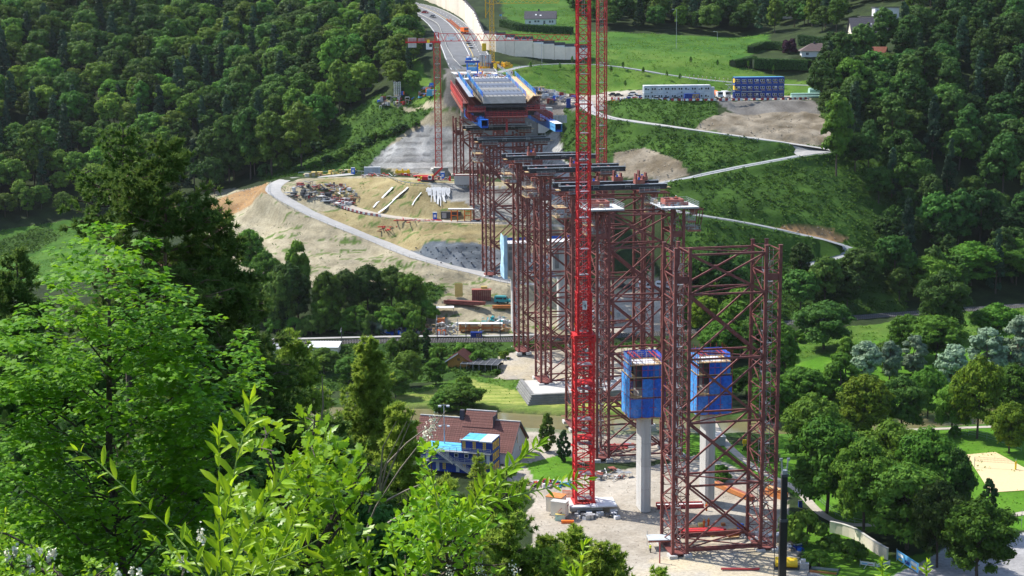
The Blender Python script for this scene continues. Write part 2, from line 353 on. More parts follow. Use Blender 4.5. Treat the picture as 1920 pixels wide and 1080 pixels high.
for p in [(-900, 0, 120), (900, 0, 60), (-900, 1100, 190), (900, 1100, 210), (0, 1300, 200), (-400, 1300, 210), (500, 1300, 220), (0, -400, 170), (-700, 500, 60), (700, 500, 20)]: CP.append(np.array(p, float))
CP = np.array(CP)
_sc = 100.0
def _ker(d2): return np.sqrt(d2 + 0.0025)
_X = CP[:, :2] / _sc
_K = _ker(((_X[:, None] - _X[None]) ** 2).sum(-1)); _P = np.c_[np.ones(len(_X)), _X]
_A = np.block([[_K - np.eye(len(_X)) * 0.002, _P], [_P.T, np.zeros((3, 3))]])
_wt = np.linalg.solve(_A, np.r_[CP[:, 2], np.zeros(3)])
def hbase(x, y):
 x = np.asarray(x, float).ravel() / _sc; y = np.asarray(y, float).ravel() / _sc
 out = np.empty(len(x))
 for i in range(0, len(x), 20000):
  a = x[i:i + 20000]; b = y[i:i + 20000]
  K = _ker((a[:, None] - _X[None, :, 0]) ** 2 + (b[:, None] - _X[None, :, 1]) ** 2)
  out[i:i + 20000] = K @ _wt[:len(_X)] + _wt[-3] + _wt[-2] * a + _wt[-1] * b
 return out
GX0, GX1, GY0, GY1, GS = -520.0, 620.0, -40.0, 1240.0, 2.0
_gx = np.arange(GX0, GX1 + 1, GS); _gy = np.arange(GY0, GY1 + 1, GS)
_GXX, _GYY = np.meshgrid(_gx, _gy)
HG = hbase(_GXX, _GYY).reshape(_GXX.shape)
def hgrid(x, y, H=None):
 H = HG if H is None else H
 x = np.asarray(x, float); y = np.asarray(y, float)
 fx = np.clip((x - GX0) / GS, 0, len(_gx) - 1.001); fy = np.clip((y - GY0) / GS, 0, len(_gy) - 1.001)
 i = fx.astype(int); j = fy.astype(int); a = fx - i; b = fy - j
 return (H[j, i] * (1 - a) + H[j, i + 1] * a) * (1 - b) + (H[j + 1, i] * (1 - a) + H[j + 1, i + 1] * a) * b
def cast(pts, H=None, d0=262.0, d1=1200.0):
 """points of the ground seen at the given places of the view"""
 pts = np.atleast_2d(np.asarray(pts, float)); d = raydir(pts[:, 0], pts[:, 1])
 Ds = np.arange(d0, d1, 1.0)
 x = d[:, 0:1] * Ds; y = np.broadcast_to(Ds, x.shape); z = CAM_Z + d[:, 2:3] * Ds
 under = z <= hgrid(x, y, H)
 k = np.where(under.any(1), under.argmax(1), len(Ds) - 1)
 k = np.maximum(k, 1); r = np.arange(len(k))
 e0 = z[r, k - 1] - hgrid(x[r, k - 1], y[r, k - 1], H); e1 = z[r, k] - hgrid(x[r, k], y[r, k], H)
 t = np.clip(e0 / np.where(np.abs(e0 - e1) < 1e-9, 1, e0 - e1), 0, 1); D = Ds[k - 1] + t
 X = d[:, 0] * D
 return np.stack([X, D, hgrid(X, D, H)], 1)
def dense(P, step=3.0, smooth=3):
 """even steps along a line, height smoothed"""
 P = np.asarray(P, float)
 # Catmull-Rom in plan
 Q = []
 for i in range(len(P) - 1):
  p0 = P[max(i - 1, 0)]; p1 = P[i]; p2 = P[i + 1]; p3 = P[min(i + 2, len(P) - 1)]
  n = max(2, int(np.linalg.norm(p2[:2] - p1[:2]) / step))
  for k in range(n):
   t = k / n
   Q.append(0.5 * ((2 * p1) + (-p0 + p2) * t + (2 * p0 - 5 * p1 + 4 * p2 - p3) * t * t + (-p0 + 3 * p1 - 3 * p2 + p3) * t ** 3))
 Q.append(P[-1]); Q = np.array(Q)
 for _ in range(smooth):
  z = Q[:, 2].copy(); z[1:-1] = (Q[:-2, 2] + Q[2:, 2] + 2 * Q[1:-1, 2]) / 4; Q[:, 2] = z
 return Q
ROADS = {}
def road(key, px, w, blend=5.0, smooth=8, lift=0.0, z=None):
 P = cast(px) if z is None else np.array([PZ(a, b, z) for a, b in px])
 Q = dense(P, 3.0, smooth); Q[:, 2] += lift
 ROADS[key] = (Q, w, blend); return Q
road('motorway', [(893, 138), (884, 122), (876, 105), (866, 85), (855, 65), (838, 45), (815, 28), (785, 14), (745, 3)], 22.0, 6)
road('access', [(935, 136), (960, 128), (1010, 121), (1090, 119), (1160, 125), (1240, 138), (1310, 148), (1372, 154), (1450, 158), (1520, 160)], 6.0, 4)
road('ramp_a', [(1098, 190), (1104, 205), (1130, 218), (1180, 226), (1300, 243), (1400, 257), (1480, 268), (1556, 281)], 6.2, 4)
road('ramp_b', [(1556, 281), (1500, 292), (1430, 305), (1360, 318), (1300, 331), (1250, 340), (1200, 350)], 5.6, 4)
road('ramp_c', [(1250, 392), (1310, 403), (1380, 414), (1450, 428), (1500, 438), (1560, 452), (1590, 466), (1580, 480), (1540, 490), (1500, 500)], 5.4, 4)
road('haul', [(1010, 534), (960, 527), (900, 515), (840, 498), (780, 480), (720, 458), (660, 432), (600, 408), (560, 388), (525, 368), (512, 355), (520, 343), (545, 336), (600, 331), (660, 326)], 6.5, 5)
road('bench_mid', [(600, 366), (645, 386), (700, 401), (760, 410), (820, 414), (900, 417), (980, 420), (1060, 424)], 6.0, 3.5)
road('bench_top', [(560, 332), (640, 328), (720, 330), (800, 337), (880, 338), (980, 340), (1050, 345)], 10.0, 8.0)
road('farm_track', [(1700, 592), (1640, 601), (1590, 609), (1530, 618), (1470, 626)], 3.0, 4)
road('rail', [(380, 648), (520, 647), (750, 643), (960, 640), (1150, 634), (1300, 625), (1500, 607), (1700, 592), (1920, 576), (2050, 566)], 7.0, 5, smooth=20, lift=0.6)
road('park_path', [(1330, 780), (1360, 830), (1420, 880), (1490, 915), (1530, 955), (1560, 975), (1600, 984), (1640, 984)], 2.2, 2)
road('park_path_b', [(1700, 806), (1780, 803), (1860, 800), (1960, 799)], 2.0, 2)
road('park_path_c', [(1890, 968), (1920, 962), (1980, 955)], 2.2, 2)
RIV = dense(np.array([PZ(a, b, -1.3) for a, b in [(300, 770), (520, 775), (700, 778), (860, 782), (1000, 791), (1100, 796), (1250, 800), (1400, 803), (1550, 800), (1750, 790), (1980, 775)]]), 4.0, 2)
def polydist(X, Y, Q, pad):
 """distance of points to a line and the line's height there"""
 best = np.full(len(X), 1e9); bz = np.zeros(len(X))
 for i in range(len(Q) - 1):
  a = Q[i]; b = Q[i + 1]
  lo = np.minimum(a[:2], b[:2]) - pad; hi = np.maximum(a[:2], b[:2]) + pad
  m = np.nonzero((X > lo[0]) & (X < hi[0]) & (Y > lo[1]) & (Y < hi[1]))[0]
  if not len(m): continue
  d = b - a; L = (d[:2] ** 2).sum() + 1e-9
  t = np.clip(((X[m] - a[0]) * d[0] + (Y[m] - a[1]) * d[1]) / L, 0, 1)
  r = np.hypot(X[m] - a[0] - t * d[0], Y[m] - a[1] - t * d[1])
  k = r < best[m]; mm = m[k]; best[mm] = r[k]; bz[mm] = a[2] + t[k] * d[2]
 return best, bz
def sstep(a, b, x):
 t = np.clip((x - a) / (b - a), 0, 1); return t * t * (3 - 2 * t)
# level building pads: centre x, y, half sizes, height, rotation
PADS = []
def carve(X, Y, Zh):
 Zh = Zh.copy(); info = {}
 for key, (Q, w, bl) in ROADS.items():
  r, bz = polydist(X, Y, Q, w / 2 + bl + 3)
  k = 1 - sstep(w / 2 + 0.3, w / 2 + 0.5 + bl, r)
  Zh = Zh * (1 - k) + (bz - 0.06) * k; info[key] = r
 r, _ = polydist(X, Y, RIV, 16)
 k = 1 - sstep(5.2, 9.5, r); Zh = Zh * (1 - k) + (-3.4) * k; info['river'] = r
 for (cx, cy, hx, hy, z, rz, bl) in PADS:
  dx = (X - cx) * math.cos(rz) + (Y - cy) * math.sin(rz); dy = -(X - cx) * math.sin(rz) + (Y - cy) * math.cos(rz)
  d = np.maximum(np.abs(dx) - hx, np.abs(dy) - hy); k = 1 - sstep(0, bl, d); Zh = Zh * (1 - k) + z * k
 return Zh, info
def pad(px, py, hx, hy, bl=3.0, rz=0.0, z=None):
 p = cast([(px, py)])[0]; zz = p[2] if z is None else z
 PADS.append((p[0], p[1], hx, hy, zz, rz, bl)); return p
pad(1420, 186, 14, 9, 5); pad(1270, 186, 18, 8, 5)
pad(1010, 47, 12, 8, 4); pad(1530, 104, 12, 8, 4)
_fl, _ = carve(_GXX.ravel(), _GYY.ravel(), HG.ravel())
HF = _fl.reshape(HG.shape)
def TZ(x, y): return float(hgrid(np.array([x]), np.array([y]), HF)[0])
def G(px, py, d0=262.0): return cast([(px, py)], HF, d0)[0]
def inpoly(X, Y, P):
 inside = np.zeros(len(X), bool); n = len(P)
 for i in range(n):
  x0, y0 = P[i][:2]; x1, y1 = P[(i + 1) % n][:2]
  if y0 == y1: continue
  c = ((y0 > Y) != (y1 > Y)) & (X < (x1 - x0) * (Y - y0) / (y1 - y0) + x0)
  inside ^= c
 return inside
# cheap value noise
_NT = rng.random((256, 256))
def vnoise(X, Y, s):
 x = X / s; y = Y / s; i = np.floor(x).astype(int); j = np.floor(y).astype(int); a = x - i; b = y - j
 a = a * a * (3 - 2 * a); b = b * b * (3 - 2 * b)
 g = lambda u, v: _NT[u & 255, v & 255]
 return (g(i, j) * (1 - a) + g(i + 1, j) * a) * (1 - b) + (g(i, j + 1) * (1 - a) + g(i + 1, j + 1) * a) * b
def fbm(X, Y, s): return (vnoise(X, Y, s) * 0.5 + vnoise(X + 31, Y + 7, s / 2.1) * 0.28 + vnoise(X + 3, Y + 71, s / 4.3) * 0.15 + vnoise(X + 13, Y + 17, s / 9) * 0.07)
# ---- kinds of ground: colour a, colour b (mixed by noise), roughness of relief
ZC = {
 'floor': ((0.018, 0.030, 0.012), (0.035, 0.055, 0.018), 0.5),
 'scrub': ((0.028, 0.068, 0.012), (0.055, 0.115, 0.018), 0.5),
 'lawn': ((0.065, 0.17, 0.012), (0.095, 0.21, 0.018), 0.03),
 'meadow': ((0.05, 0.125, 0.014), (0.095, 0.165, 0.026), 0.15),
 'field': ((0.034, 0.100, 0.012), (0.062, 0.135, 0.020), 0.15),
 'mown': ((0.13, 0.20, 0.03), (0.33, 0.34, 0.10), 0.15),
 'gravel': ((0.30, 0.265, 0.215), (0.39, 0.355, 0.30), 0.03),
 'yard': ((0.43, 0.37, 0.26), (0.36, 0.33, 0.28), 0.03),
 'straw': ((0.22, 0.175, 0.085), (0.33, 0.28, 0.15), 0.25),
 'pale_soil': ((0.24, 0.21, 0.14), (0.37, 0.33, 0.235), 0.45),
 'brown_soil': ((0.24, 0.14, 0.065), (0.34, 0.22, 0.11), 0.3),
 'stony': ((0.13, 0.105, 0.07), (0.30, 0.26, 0.20), 0.7),
 'grey_soil': ((0.13, 0.12, 0.11), (0.19, 0.18, 0.165), 0.2),
 'shotcrete': ((0.23, 0.23, 0.22), (0.40, 0.40, 0.385), 0.6),
 'shot_blue': ((0.10, 0.12, 0.14), (0.19, 0.21, 0.235), 0.6),
 'asphalt_z': ((0.30, 0.295, 0.30), (0.37, 0.365, 0.37), 0.01),
}
ZONES = [('scrub', [(1480, 190), (1660, 200), (1680, 440), (1700, 590), (1250, 605), (1250, 396)]),  # (kind, outline in the photograph, carried to the ground), later ones win
 ('field', [(-200, 440), (0, 430), (140, 408), (240, 400), (240, 520), (-200, 530)]),
 ('scrub', [(-200, 455), (0, 450), (90, 420), (110, 445), (60, 475), (-200, 490)]),
 ('scrub', [(480, 330), (560, 270), (640, 215), (700, 185), (720, 178), (830, 178), (830, 200), (740, 262), (700, 305), (640, 325), (520, 338)]),
 ('meadow', [(760, 90), (790, 120), (830, 170), (830, 190), (770, 190), (745, 160)]),
 ('pale_soil', [(700, 188), (830, 184), (880, 190), (900, 340), (760, 330), (700, 300), (740, 262), (800, 215), (820, 195), (720, 192)]),
 ('pale_soil', [(395, 360), (440, 352), (505, 345), (560, 335), (700, 330), (900, 345), (1060, 340), (1060, 560), (860, 560), (740, 540), (640, 520), (520, 560), (430, 520), (380, 440)]),
 ('brown_soil', [(380, 385), (500, 345), (505, 375), (440, 400), (370, 430)]),
 ('straw', [(600, 335), (700, 332), (800, 345), (900, 352), (960, 356), (960, 405), (800, 408), (700, 396), (640, 378), (590, 360)]),
 ('straw', [(600, 390), (650, 395), (700, 408), (820, 420), (960, 425), (960, 470), (930, 470), (860, 452), (770, 468), (700, 450), (640, 422)]),
 ('shotcrete', [(685, 312), (720, 280), (790, 236), (870, 240), (900, 205), (1050, 240), (1070, 330), (900, 322), (760, 322)]),
 ('shotcrete', [(800, 352), (900, 353), (1070, 356), (1070, 404), (900, 404), (870, 378), (810, 378)]),
 ('shot_blue', [(762, 462), (790, 452), (840, 449), (900, 456), (970, 470), (1060, 480), (1060, 520), (950, 515), (880, 500), (800, 480)]),
 ('pale_soil', [(740, 530), (830, 505), (1060, 530), (1230, 505), (1260, 600), (1230, 630), (700, 632), (640, 622), (790, 590), (810, 560)]),
 ('scrub', [(800, 530), (840, 540), (820, 560), (760, 600), (700, 620), (640, 622), (560, 610), (700, 560)]),
 ('gravel', [(1060, 590), (1200, 530), (1260, 540), (1250, 632), (1060, 632)]),
 ('grey_soil', [(980, 160), (1130, 165), (1160, 172), (1130, 200), (1060, 215), (1000, 210)]),
 ('grey_soil', [(828, 128), (900, 124), (905, 200), (838, 205)]),
 ('gravel', [(1060, 160), (1130, 172), (1520, 175), (1520, 188), (1130, 192), (1100, 200), (1060, 195)]),
 ('meadow', [(940, 122), (1100, 112), (1240, 132), (1380, 150), (1540, 158), (1540, 172), (1130, 172), (1060, 175), (960, 160), (920, 140)]),
 ('field', [(930, 60), (1100, 60), (1440, 62), (1440, 90), (1350, 125), (1530, 150), (1380, 150), (1240, 130), (1100, 108), (1000, 80)]),
 ('field', [(930, -20), (1100, -20), (1100, 60), (960, 60)]),
 ('meadow', [(1140, 92), (1350, 102), (1400, 128), (1560, 140), (1560, 165), (1380, 152), (1240, 134), (1140, 118)]),
 ('scrub', [(1130, 192), (1340, 192), (1350, 250), (1280, 238), (1150, 215)]),
 ('grey_soil', [(1325, 190), (1530, 190), (1535, 212), (1420, 225), (1380, 215)]),
 ('stony', [(1300, 236), (1360, 212), (1420, 215), (1530, 212), (1570, 250), (1580, 275), (1480, 264), (1380, 250)]),
 ('scrub', [(1060, 200), (1110, 220), (1300, 248), (1440, 266), (1500, 282), (1400, 303), (1250, 330), (1060, 300)]),
 ('stony', [(1150, 286), (1225, 282), (1272, 300), (1292, 324), (1240, 333), (1150, 336)]),
 ('scrub', [(1200, 352), (1300, 334), (1500, 298), (1570, 288), (1600, 300), (1560, 400), (1640, 480), (1480, 430), (1330, 404), (1250, 390)]),
 ('brown_soil', [(1400, 410), (1480, 415), (1550, 424), (1590, 446), (1550, 443), (1480, 431)]),
 ('scrub', [(1250, 396), (1450, 432), (1500, 520), (1480, 600), (1260, 600)]),
 ('meadow', [(1460, 640), (1500, 622), (1720, 598), (2050, 570), (2050, 680), (1640, 640), (1560, 690), (1460, 690)]),
 ('lawn', [(1470, 690), (1640, 640), (2050, 660), (2050, 800), (1460, 800)]),
 ('scrub', [(380, 654), (1060, 650), (1230, 640), (1230, 660), (1060, 730), (940, 700), (760, 720), (380, 760)]),
 ('meadow', [(740, 735), (870, 705), (990, 715), (1100, 750), (1230, 745), (1230, 800), (740, 780)]),
 ('mown', [(740, 745), (880, 712), (990, 735), (1000, 754), (1200, 752), (1200, 786), (740, 776)]),
 ('gravel', [(985, 790), (1070, 800), (1300, 815), (1330, 860), (1080, 870), (1060, 920), (1000, 915), (940, 905), (960, 840)]),
 ('yard', [(935, 668), (985, 655), (1230, 650), (1230, 740), (1000, 735), (985, 712), (930, 710)]),
 ('lawn', [(985, 870), (1060, 850), (1075, 860), (1075, 905), (1000, 900)]),
 ('gravel', [(990, 925), (1070, 895), (1330, 860), (1470, 900), (1480, 1000), (1500, 1060), (1620, 1130), (1100, 1180), (980, 1060)]),
 ('yard', [(1350, 1000), (1450, 1000), (1500, 1060), (1540, 1130), (1100, 1120), (1200, 1060)]),
 ('lawn', [(1270, 810), (1340, 822), (1450, 850), (1480, 900), (1430, 905), (1330, 850), (1270, 860)]),
 ('lawn', [(1450, 800), (2050, 780), (2050, 1000), (1850, 990), (1750, 1010), (1640, 1000), (1560, 980), (1480, 920)]),
 ('lawn', [(1480, 960), (1600, 1000), (1680, 1050), (1780, 1030), (1720, 1080), (1600, 1130), (1540, 1080), (1490, 1020)]),
 ('asphalt_z', [(1735, 1050), (1790, 1020), (1850, 1010), (2000, 985), (2000, 1300), (1650, 1300), (1660, 1085)]),
]
_zp = [(k, cast(P)) for k, P in ZONES]
def zone_of(X, Y):
 """index of the kind of ground, with an uneven outline"""
 jx = (fbm(X + 500, Y, 9) - 0.5) * 5; jy = (fbm(X, Y + 900, 9) - 0.5) * 4
 names = list(ZC); z = np.zeros(len(X), int)
 for k, P in _zp: z[inpoly(X + jx * (0.25 if k in ('asphalt_z', 'lawn') else 1), Y + jy * (0.25 if k in ('asphalt_z', 'lawn') else 1), P)] = names.index(k)
 return z
def build_ground():
 azl, azr = math.tan(math.radians(-31)), math.tan(math.radians(31))
 az = np.linspace(azl, azr, 760)
 Ds = [1.0]
 while Ds[-1] < 1180:
  D = Ds[-1]; Ds.append(D + (3.0 if D < 240 else 1.0 if D < 700 else 3.0 if D < 900 else 12))
 Ds = [-38, -15] + Ds
 Ds = np.array(Ds)
 AZ, DD = np.meshgrid(az, Ds)
 wdt = np.maximum(DD, 40)            # the near end of the sheet keeps its width
 X = (AZ * wdt).ravel(); Y = DD.ravel()
 Zh = hgrid(X, Y)
 Zh, info = carve(X, Y, Zh)
 zi = zone_of(X, Y); names = list(ZC)
 ca = np.array([ZC[n][0] for n in names])[zi]; cb = np.array([ZC[n][1] for n in names])[zi]; rel = np.array([ZC[n][2] for n in names])[zi]
 nroad = np.ones(len(X))
 for k, (Q, w, bl) in ROADS.items():
  nroad = np.minimum(nroad, sstep(w / 2, w / 2 + 2.0, info[k]))
 for nm, st_, amt in (('shotcrete', 1.9, .45), ('shot_blue', 2.6, .6), ('straw', 2.2, .35), ('pale_soil', 2.8, .30)):      # cut in steps
  k = zi == names.index(nm); t = (Zh[k] + (fbm(X[k], Y[k], 16) - .5) * 1.5) / st_; f = t - np.floor(t); q = (np.floor(t) + sstep(.55, 1.0, f)) * st_ - (fbm(X[k], Y[k], 16) - .5) * 1.5
  Zh[k] = Zh[k] * (1 - amt * nroad[k]) + q * amt * nroad[k]
 Zh += (fbm(X, Y, 3.2) - 0.5) * 2.0 * rel * nroad + (fbm(X, Y, 14) - 0.5) * 1.6 * rel * nroad
 # dug slopes: level berms and drain lines
 k = np.clip((fbm(X * 1.0, Y * 1.0, 6) - 0.28) / 0.44, 0, 1)[:, None]
 # long streaks down the straw slopes
 st = np.isin(zi, [names.index('straw'), names.index('pale_soil')])
 k[st] = np.clip((vnoise(X[st] * .7 + Zh[st] * .5, Zh[st] * 2.2, 1.3) * 0.45 + fbm(X[st], Y[st], 5) * 0.55 - 0.22) / 0.56, 0, 1)[:, None]
 mo = zi == names.index('mown')
 k[mo] = np.clip((np.sin(Y[mo] * 1.9 + fbm(X[mo], Y[mo], 20) * 9) * 0.3 + fbm(X[mo], Y[mo], 5)), 0, 1)[:, None]
 C = ca * (1 - k) + cb * k
 # grass creeping into the bare slopes
 sc = (zi == names.index('shotcrete')) & (np.abs((Zh * .42) % 1 - .5) < .12); C[sc] = C[sc] * .55
 gr = st & (fbm(X * .6 + 77, Y * 3, 7) > 0.60) & (fbm(X, Y * 2 + 33, 1.6) > 0.50)
 C[gr] = (0.10, 0.15, 0.04)
 r = info['river']; C[r < 8.2] = (0.16, 0.13, 0.07)
 b = (r > 7.5) & (r < 13); C[b] = C[b] * 0.4 + np.array([0.05, 0.11, 0.02]) * 0.6
 nx, ny = len(az), len(Ds)
 idx = np.arange(nx * ny).reshape(ny, nx)
 Fq = np.stack([idx[:-1, :-1], idx[:-1, 1:], idx[1:, 1:], idx[1:, :-1]], -1).reshape(-1, 4)
 V = np.stack([X, Y, Zh], 1)
 # an outer skirt of land to the horizon
 me = npmesh('ground', V, Fq, ['ground'], smooth=True)
 ca_ = me.color_attributes.new('Col', 'FLOAT_COLOR', 'POINT')
 ca_.data.foreach_set('color', np.c_[C, np.ones(len(C))].astype(np.float32).ravel())
 o = link('ground', me); tag(o, 'valley floor and hillsides with grass, bare soil and gravel', kind='structure')
 return X, Y, Zh, zi
def ground_mat():
 m = bpy.data.materials.new('ground'); m.use_nodes = True; nt = m.node_tree; b = nt.nodes["Principled BSDF"]
 at = _n(nt, "ShaderNodeVertexColor", layer_name='Col'); tc = _n(nt, "ShaderNodeTexCoord")
 n1 = _n(nt, "ShaderNodeTexNoise"); n1.inputs["Scale"].default_value = 1.3; n1.inputs["Detail"].default_value = 8; n1.inputs["Roughness"].default_value = 0.7
 n2 = _n(nt, "ShaderNodeTexNoise"); n2.inputs["Scale"].default_value = 0.07; n2.inputs["Detail"].default_value = 5
 for n in (n1, n2): nt.links.new(tc.outputs["Object"], n.inputs["Vector"])
 m1 = _n(nt, "ShaderNodeMapRange"); m1.inputs[1].default_value = 0.3; m1.inputs[2].default_value = 0.7; m1.inputs[3].default_value = 0.73; m1.inputs[4].default_value = 1.26
 m2 = _n(nt, "ShaderNodeMapRange"); m2.inputs[1].default_value = 0.35; m2.inputs[2].default_value = 0.65; m2.inputs[3].default_value = 0.85; m2.inputs[4].default_value = 1.15
 nt.links.new(n1.outputs[0], m1.inputs[0]); nt.links.new(n2.outputs[0], m2.inputs[0])
 mm = _n(nt, "ShaderNodeMath", operation='MULTIPLY'); nt.links.new(m1.outputs[0], mm.inputs[0]); nt.links.new(m2.outputs[0], mm.inputs[1])
 v = _n(nt, "ShaderNodeVectorMath", operation='SCALE'); nt.links.new(at.outputs[0], v.inputs[0]); nt.links.new(mm.outputs[0], v.inputs["Scale"])
 nt.links.new(v.outputs[0], b.inputs["Base Color"]); b.inputs["Roughness"].default_value = 0.95; b.inputs["Specular IOR Level"].default_value = 0.1
 bp = _n(nt, "ShaderNodeBump"); bp.inputs["Strength"].default_value = 0.45; bp.inputs["Distance"].default_value = 0.35
 nt.links.new(n1.outputs[0], bp.inputs["Height"]); nt.links.new(bp.outputs[0], b.inputs["Normal"])
 M['ground'] = m
ground_mat()
GV = build_ground()
# the country beyond the sheet, to the horizon and behind the camera
def outer_land():
 V = []; Fc = []
 xs = np.linspace(-6000, 6000, 61); ys = np.linspace(-3000, 7000, 51)
 XX, YY = np.meshgrid(xs, ys); H = np.clip(hbase(XX.ravel() * 0.0 + np.clip(XX.ravel(), -900, 900), np.clip(YY.ravel(), -400, 1300)), 0, 240) - 12.0
 inside = (YY.ravel() > -200) & (YY.ravel() < 1250) & (np.abs(XX.ravel()) < 700); H[inside] = np.minimum(H[inside] - 30, -30)
 idx = np.arange(len(xs) * len(ys)).reshape(len(ys), len(xs))
 Fq = np.stack([idx[:-1, :-1], idx[:-1, 1:], idx[1:, 1:], idx[1:, :-1]], -1).reshape(-1, 4)
 me = npmesh('hills', np.stack([XX.ravel(), YY.ravel(), H], 1), Fq, ['far_hills'], smooth=True)
 tag(link('hills', me), 'wooded country beyond the valley', kind='structure')
mk('far_hills', (0.03, 0.06, 0.02), var=0.4, scale=0.02, rough=0.95)
outer_land()
# ---- road sheets
def ribbon(name, Q, w, mk_, off=0.0, lift=0.02, label=None, kind='structure', parent=None, z_extra=0.0):
 V = []; n = len(Q)
 for i in range(n):
  d = Q[min(i + 1, n - 1)] - Q[max(i - 1, 0)]; nrm = np.array([d[1], -d[0]]) / (math.hypot(d[0], d[1]) + 1e-9)
  for s in (-1, -0.5, 0, 0.5, 1):
   c = Q[i, :2] + nrm * (off + s * w / 2); V.append((c[0], c[1], Q[i, 2] + lift))
 V = np.array(V); Fq = np.array([(i * 5 + j, i * 5 + j + 1, i * 5 + j + 6, i * 5 + j + 5) for i in range(n - 1) for j in range(4)])
 o = link(name, npmesh(name, V, Fq, [mk_]), parent)
 if kind: o['kind'] = kind
 if label: o['label'] = label
 return o
mk('line_white', (0.75, 0.75, 0.72), var=0.1, rough=0.6)
mk('line_yellow', (0.70, 0.50, 0.12), var=0.1, rough=0.6)
QM = dense(ROADS['motorway'][0], 2.5, 2)
ribbon('motorway', QM, 21.0, 'asphalt', label='asphalt motorway climbing the hill behind the bridge')
def side_line(name, Q, off, w, mk_, dash=None, lift=0.045):
 m_ = mbu(mk_)
 def at(t):
  i = int(t); a = t - i; i = min(i, len(Q) - 2)
  d = Q[i + 1] - Q[i]; nr = np.array([d[1], -d[0], 0]) / (math.hypot(d[0], d[1]) + 1e-9)
  return Q[i] * (1 - a) + Q[i + 1] * a, nr
 k = 0.0; n = len(Q) - 1
 while k < n - 0.01:
  e = min(k + (dash[0] if dash else 1.0), n - 0.001)
  p, nr = at(k); q, n2 = at(e)
  V = [p + nr * (off - w / 2), p + nr * (off + w / 2), q + n2 * (off + w / 2), q + n2 * (off - w / 2)]
  for v in V: v[2] += lift
  m_.add(V, [(0, 1, 2, 3)]); k += dash[1] if dash else 1.0
 o = m_.build(name); o['kind'] = 'structure'; return o
for off, mk_ in ((-10.0, 'line_white'), (1.2, 'line_white'), (2.8, 'line_yellow'), (9.8, 'line_white')): side_line('road_marking', QM, off, 0.24, mk_)
side_line('road_marking', QM, 6.3, 0.2, 'line_white', dash=(1.4, 5.0))
def road_sheet(key, name, mk_, label, w=None):
 Q, w0, _ = ROADS[key]; return ribbon(name, Q, w or w0 * 0.92, mk_, label=label)
road_sheet('access', 'road', 'track_grey', 'grey access road above the site cabins')
road_sheet('ramp_a', 'road', 'track', 'upper leg of the hairpin site road')
road_sheet('ramp_b', 'road', 'track_grey', 'middle leg of the hairpin site road')
road_sheet('ramp_c', 'road', 'track_grey', 'lowest leg of the hairpin site road')
road_sheet('haul', 'road', 'track', 'pale haul road curving up the dug slope')
road_sheet('bench_mid', 'path', 'gravel_path', 'level bench half way up the dug slope')
road_sheet('farm_track', 'path', 'gravel_path', 'pale farm track beside the railway')
road_sheet('park_path', 'path', 'gravel_path', 'gravel path through the park')
road_sheet('park_path_b', 'path', 'gravel_path', 'gravel path behind the sand court')
road_sheet('park_path_c', 'path', 'gravel_path', 'gravel path at the edge of the park')
# hairpin turning place
hp = np.array([G(a, b) for a, b in [(1478, 270), (1558, 279), (1562, 286), (1500, 296), (1488, 287), (1492, 280)]])
c = hp.mean(0); m_ = mbu('track'); zz = max(p[2] for p in hp)
Qh = hp.copy()
for p in Qh: p[2] = p[2] + 0.12
m_.add([tuple(c + np.array([0, 0, 0.15]))] + [tuple(p) for p in Qh], [(0, i + 1, (i + 1) % 6 + 1) for i in range(6)])
tag(m_.build('road'), 'gravel turning place of the hairpin', kind='structure')
# river
tag(ribbon('water', RIV, 14.5, 'brown_water', lift=0.0), 'brown river crossing the valley', kind='structure')
# railway: bed, sleepers, rails, side path
QR = dense(ROADS['rail'][0], 3.0, 3)
tag(ribbon('railway_bed', QR, 6.4, 'ballast', lift=0.03), 'dark ballast bed of the railway', kind='structure')
tag(ribbon('path', QR[:70], 2.2, 'track', off=-5.4, lift=0.35), 'pale path along the railway', kind='structure')
m_ = mbu('steel_dark')
for off in (-2.6, -1.15, 1.15, 2.6):
 for i in range(len(QR) - 1):
  d = QR[i + 1] - QR[i]; nr = np.array([d[1], -d[0], 0]) / math.hypot(d[0], d[1])
  m_.bar(QR[i] + nr * off + (0, 0, 0.2), QR[i + 1] + nr * off + (0, 0, 0.2), 0.12, 0.16)
m_.use('concrete_dark')
for i in range(len(QR) - 1):
 for k in range(2):
  p = QR[i] + (QR[i + 1] - QR[i]) * (k / 2); d = QR[i + 1] - QR[i]; nr = np.array([d[1], -d[0], 0]) / math.hypot(d[0], d[1])
  for o_ in (-1.87, 1.87): m_.bar(p + nr * (o_ - 1.2) + (0, 0, 0.1), p + nr * (o_ + 1.2) + (0, 0, 0.1), 0.3, 0.1)
tag(m_.build('railway_track'), 'rails and sleepers of the double railway', kind='structure')
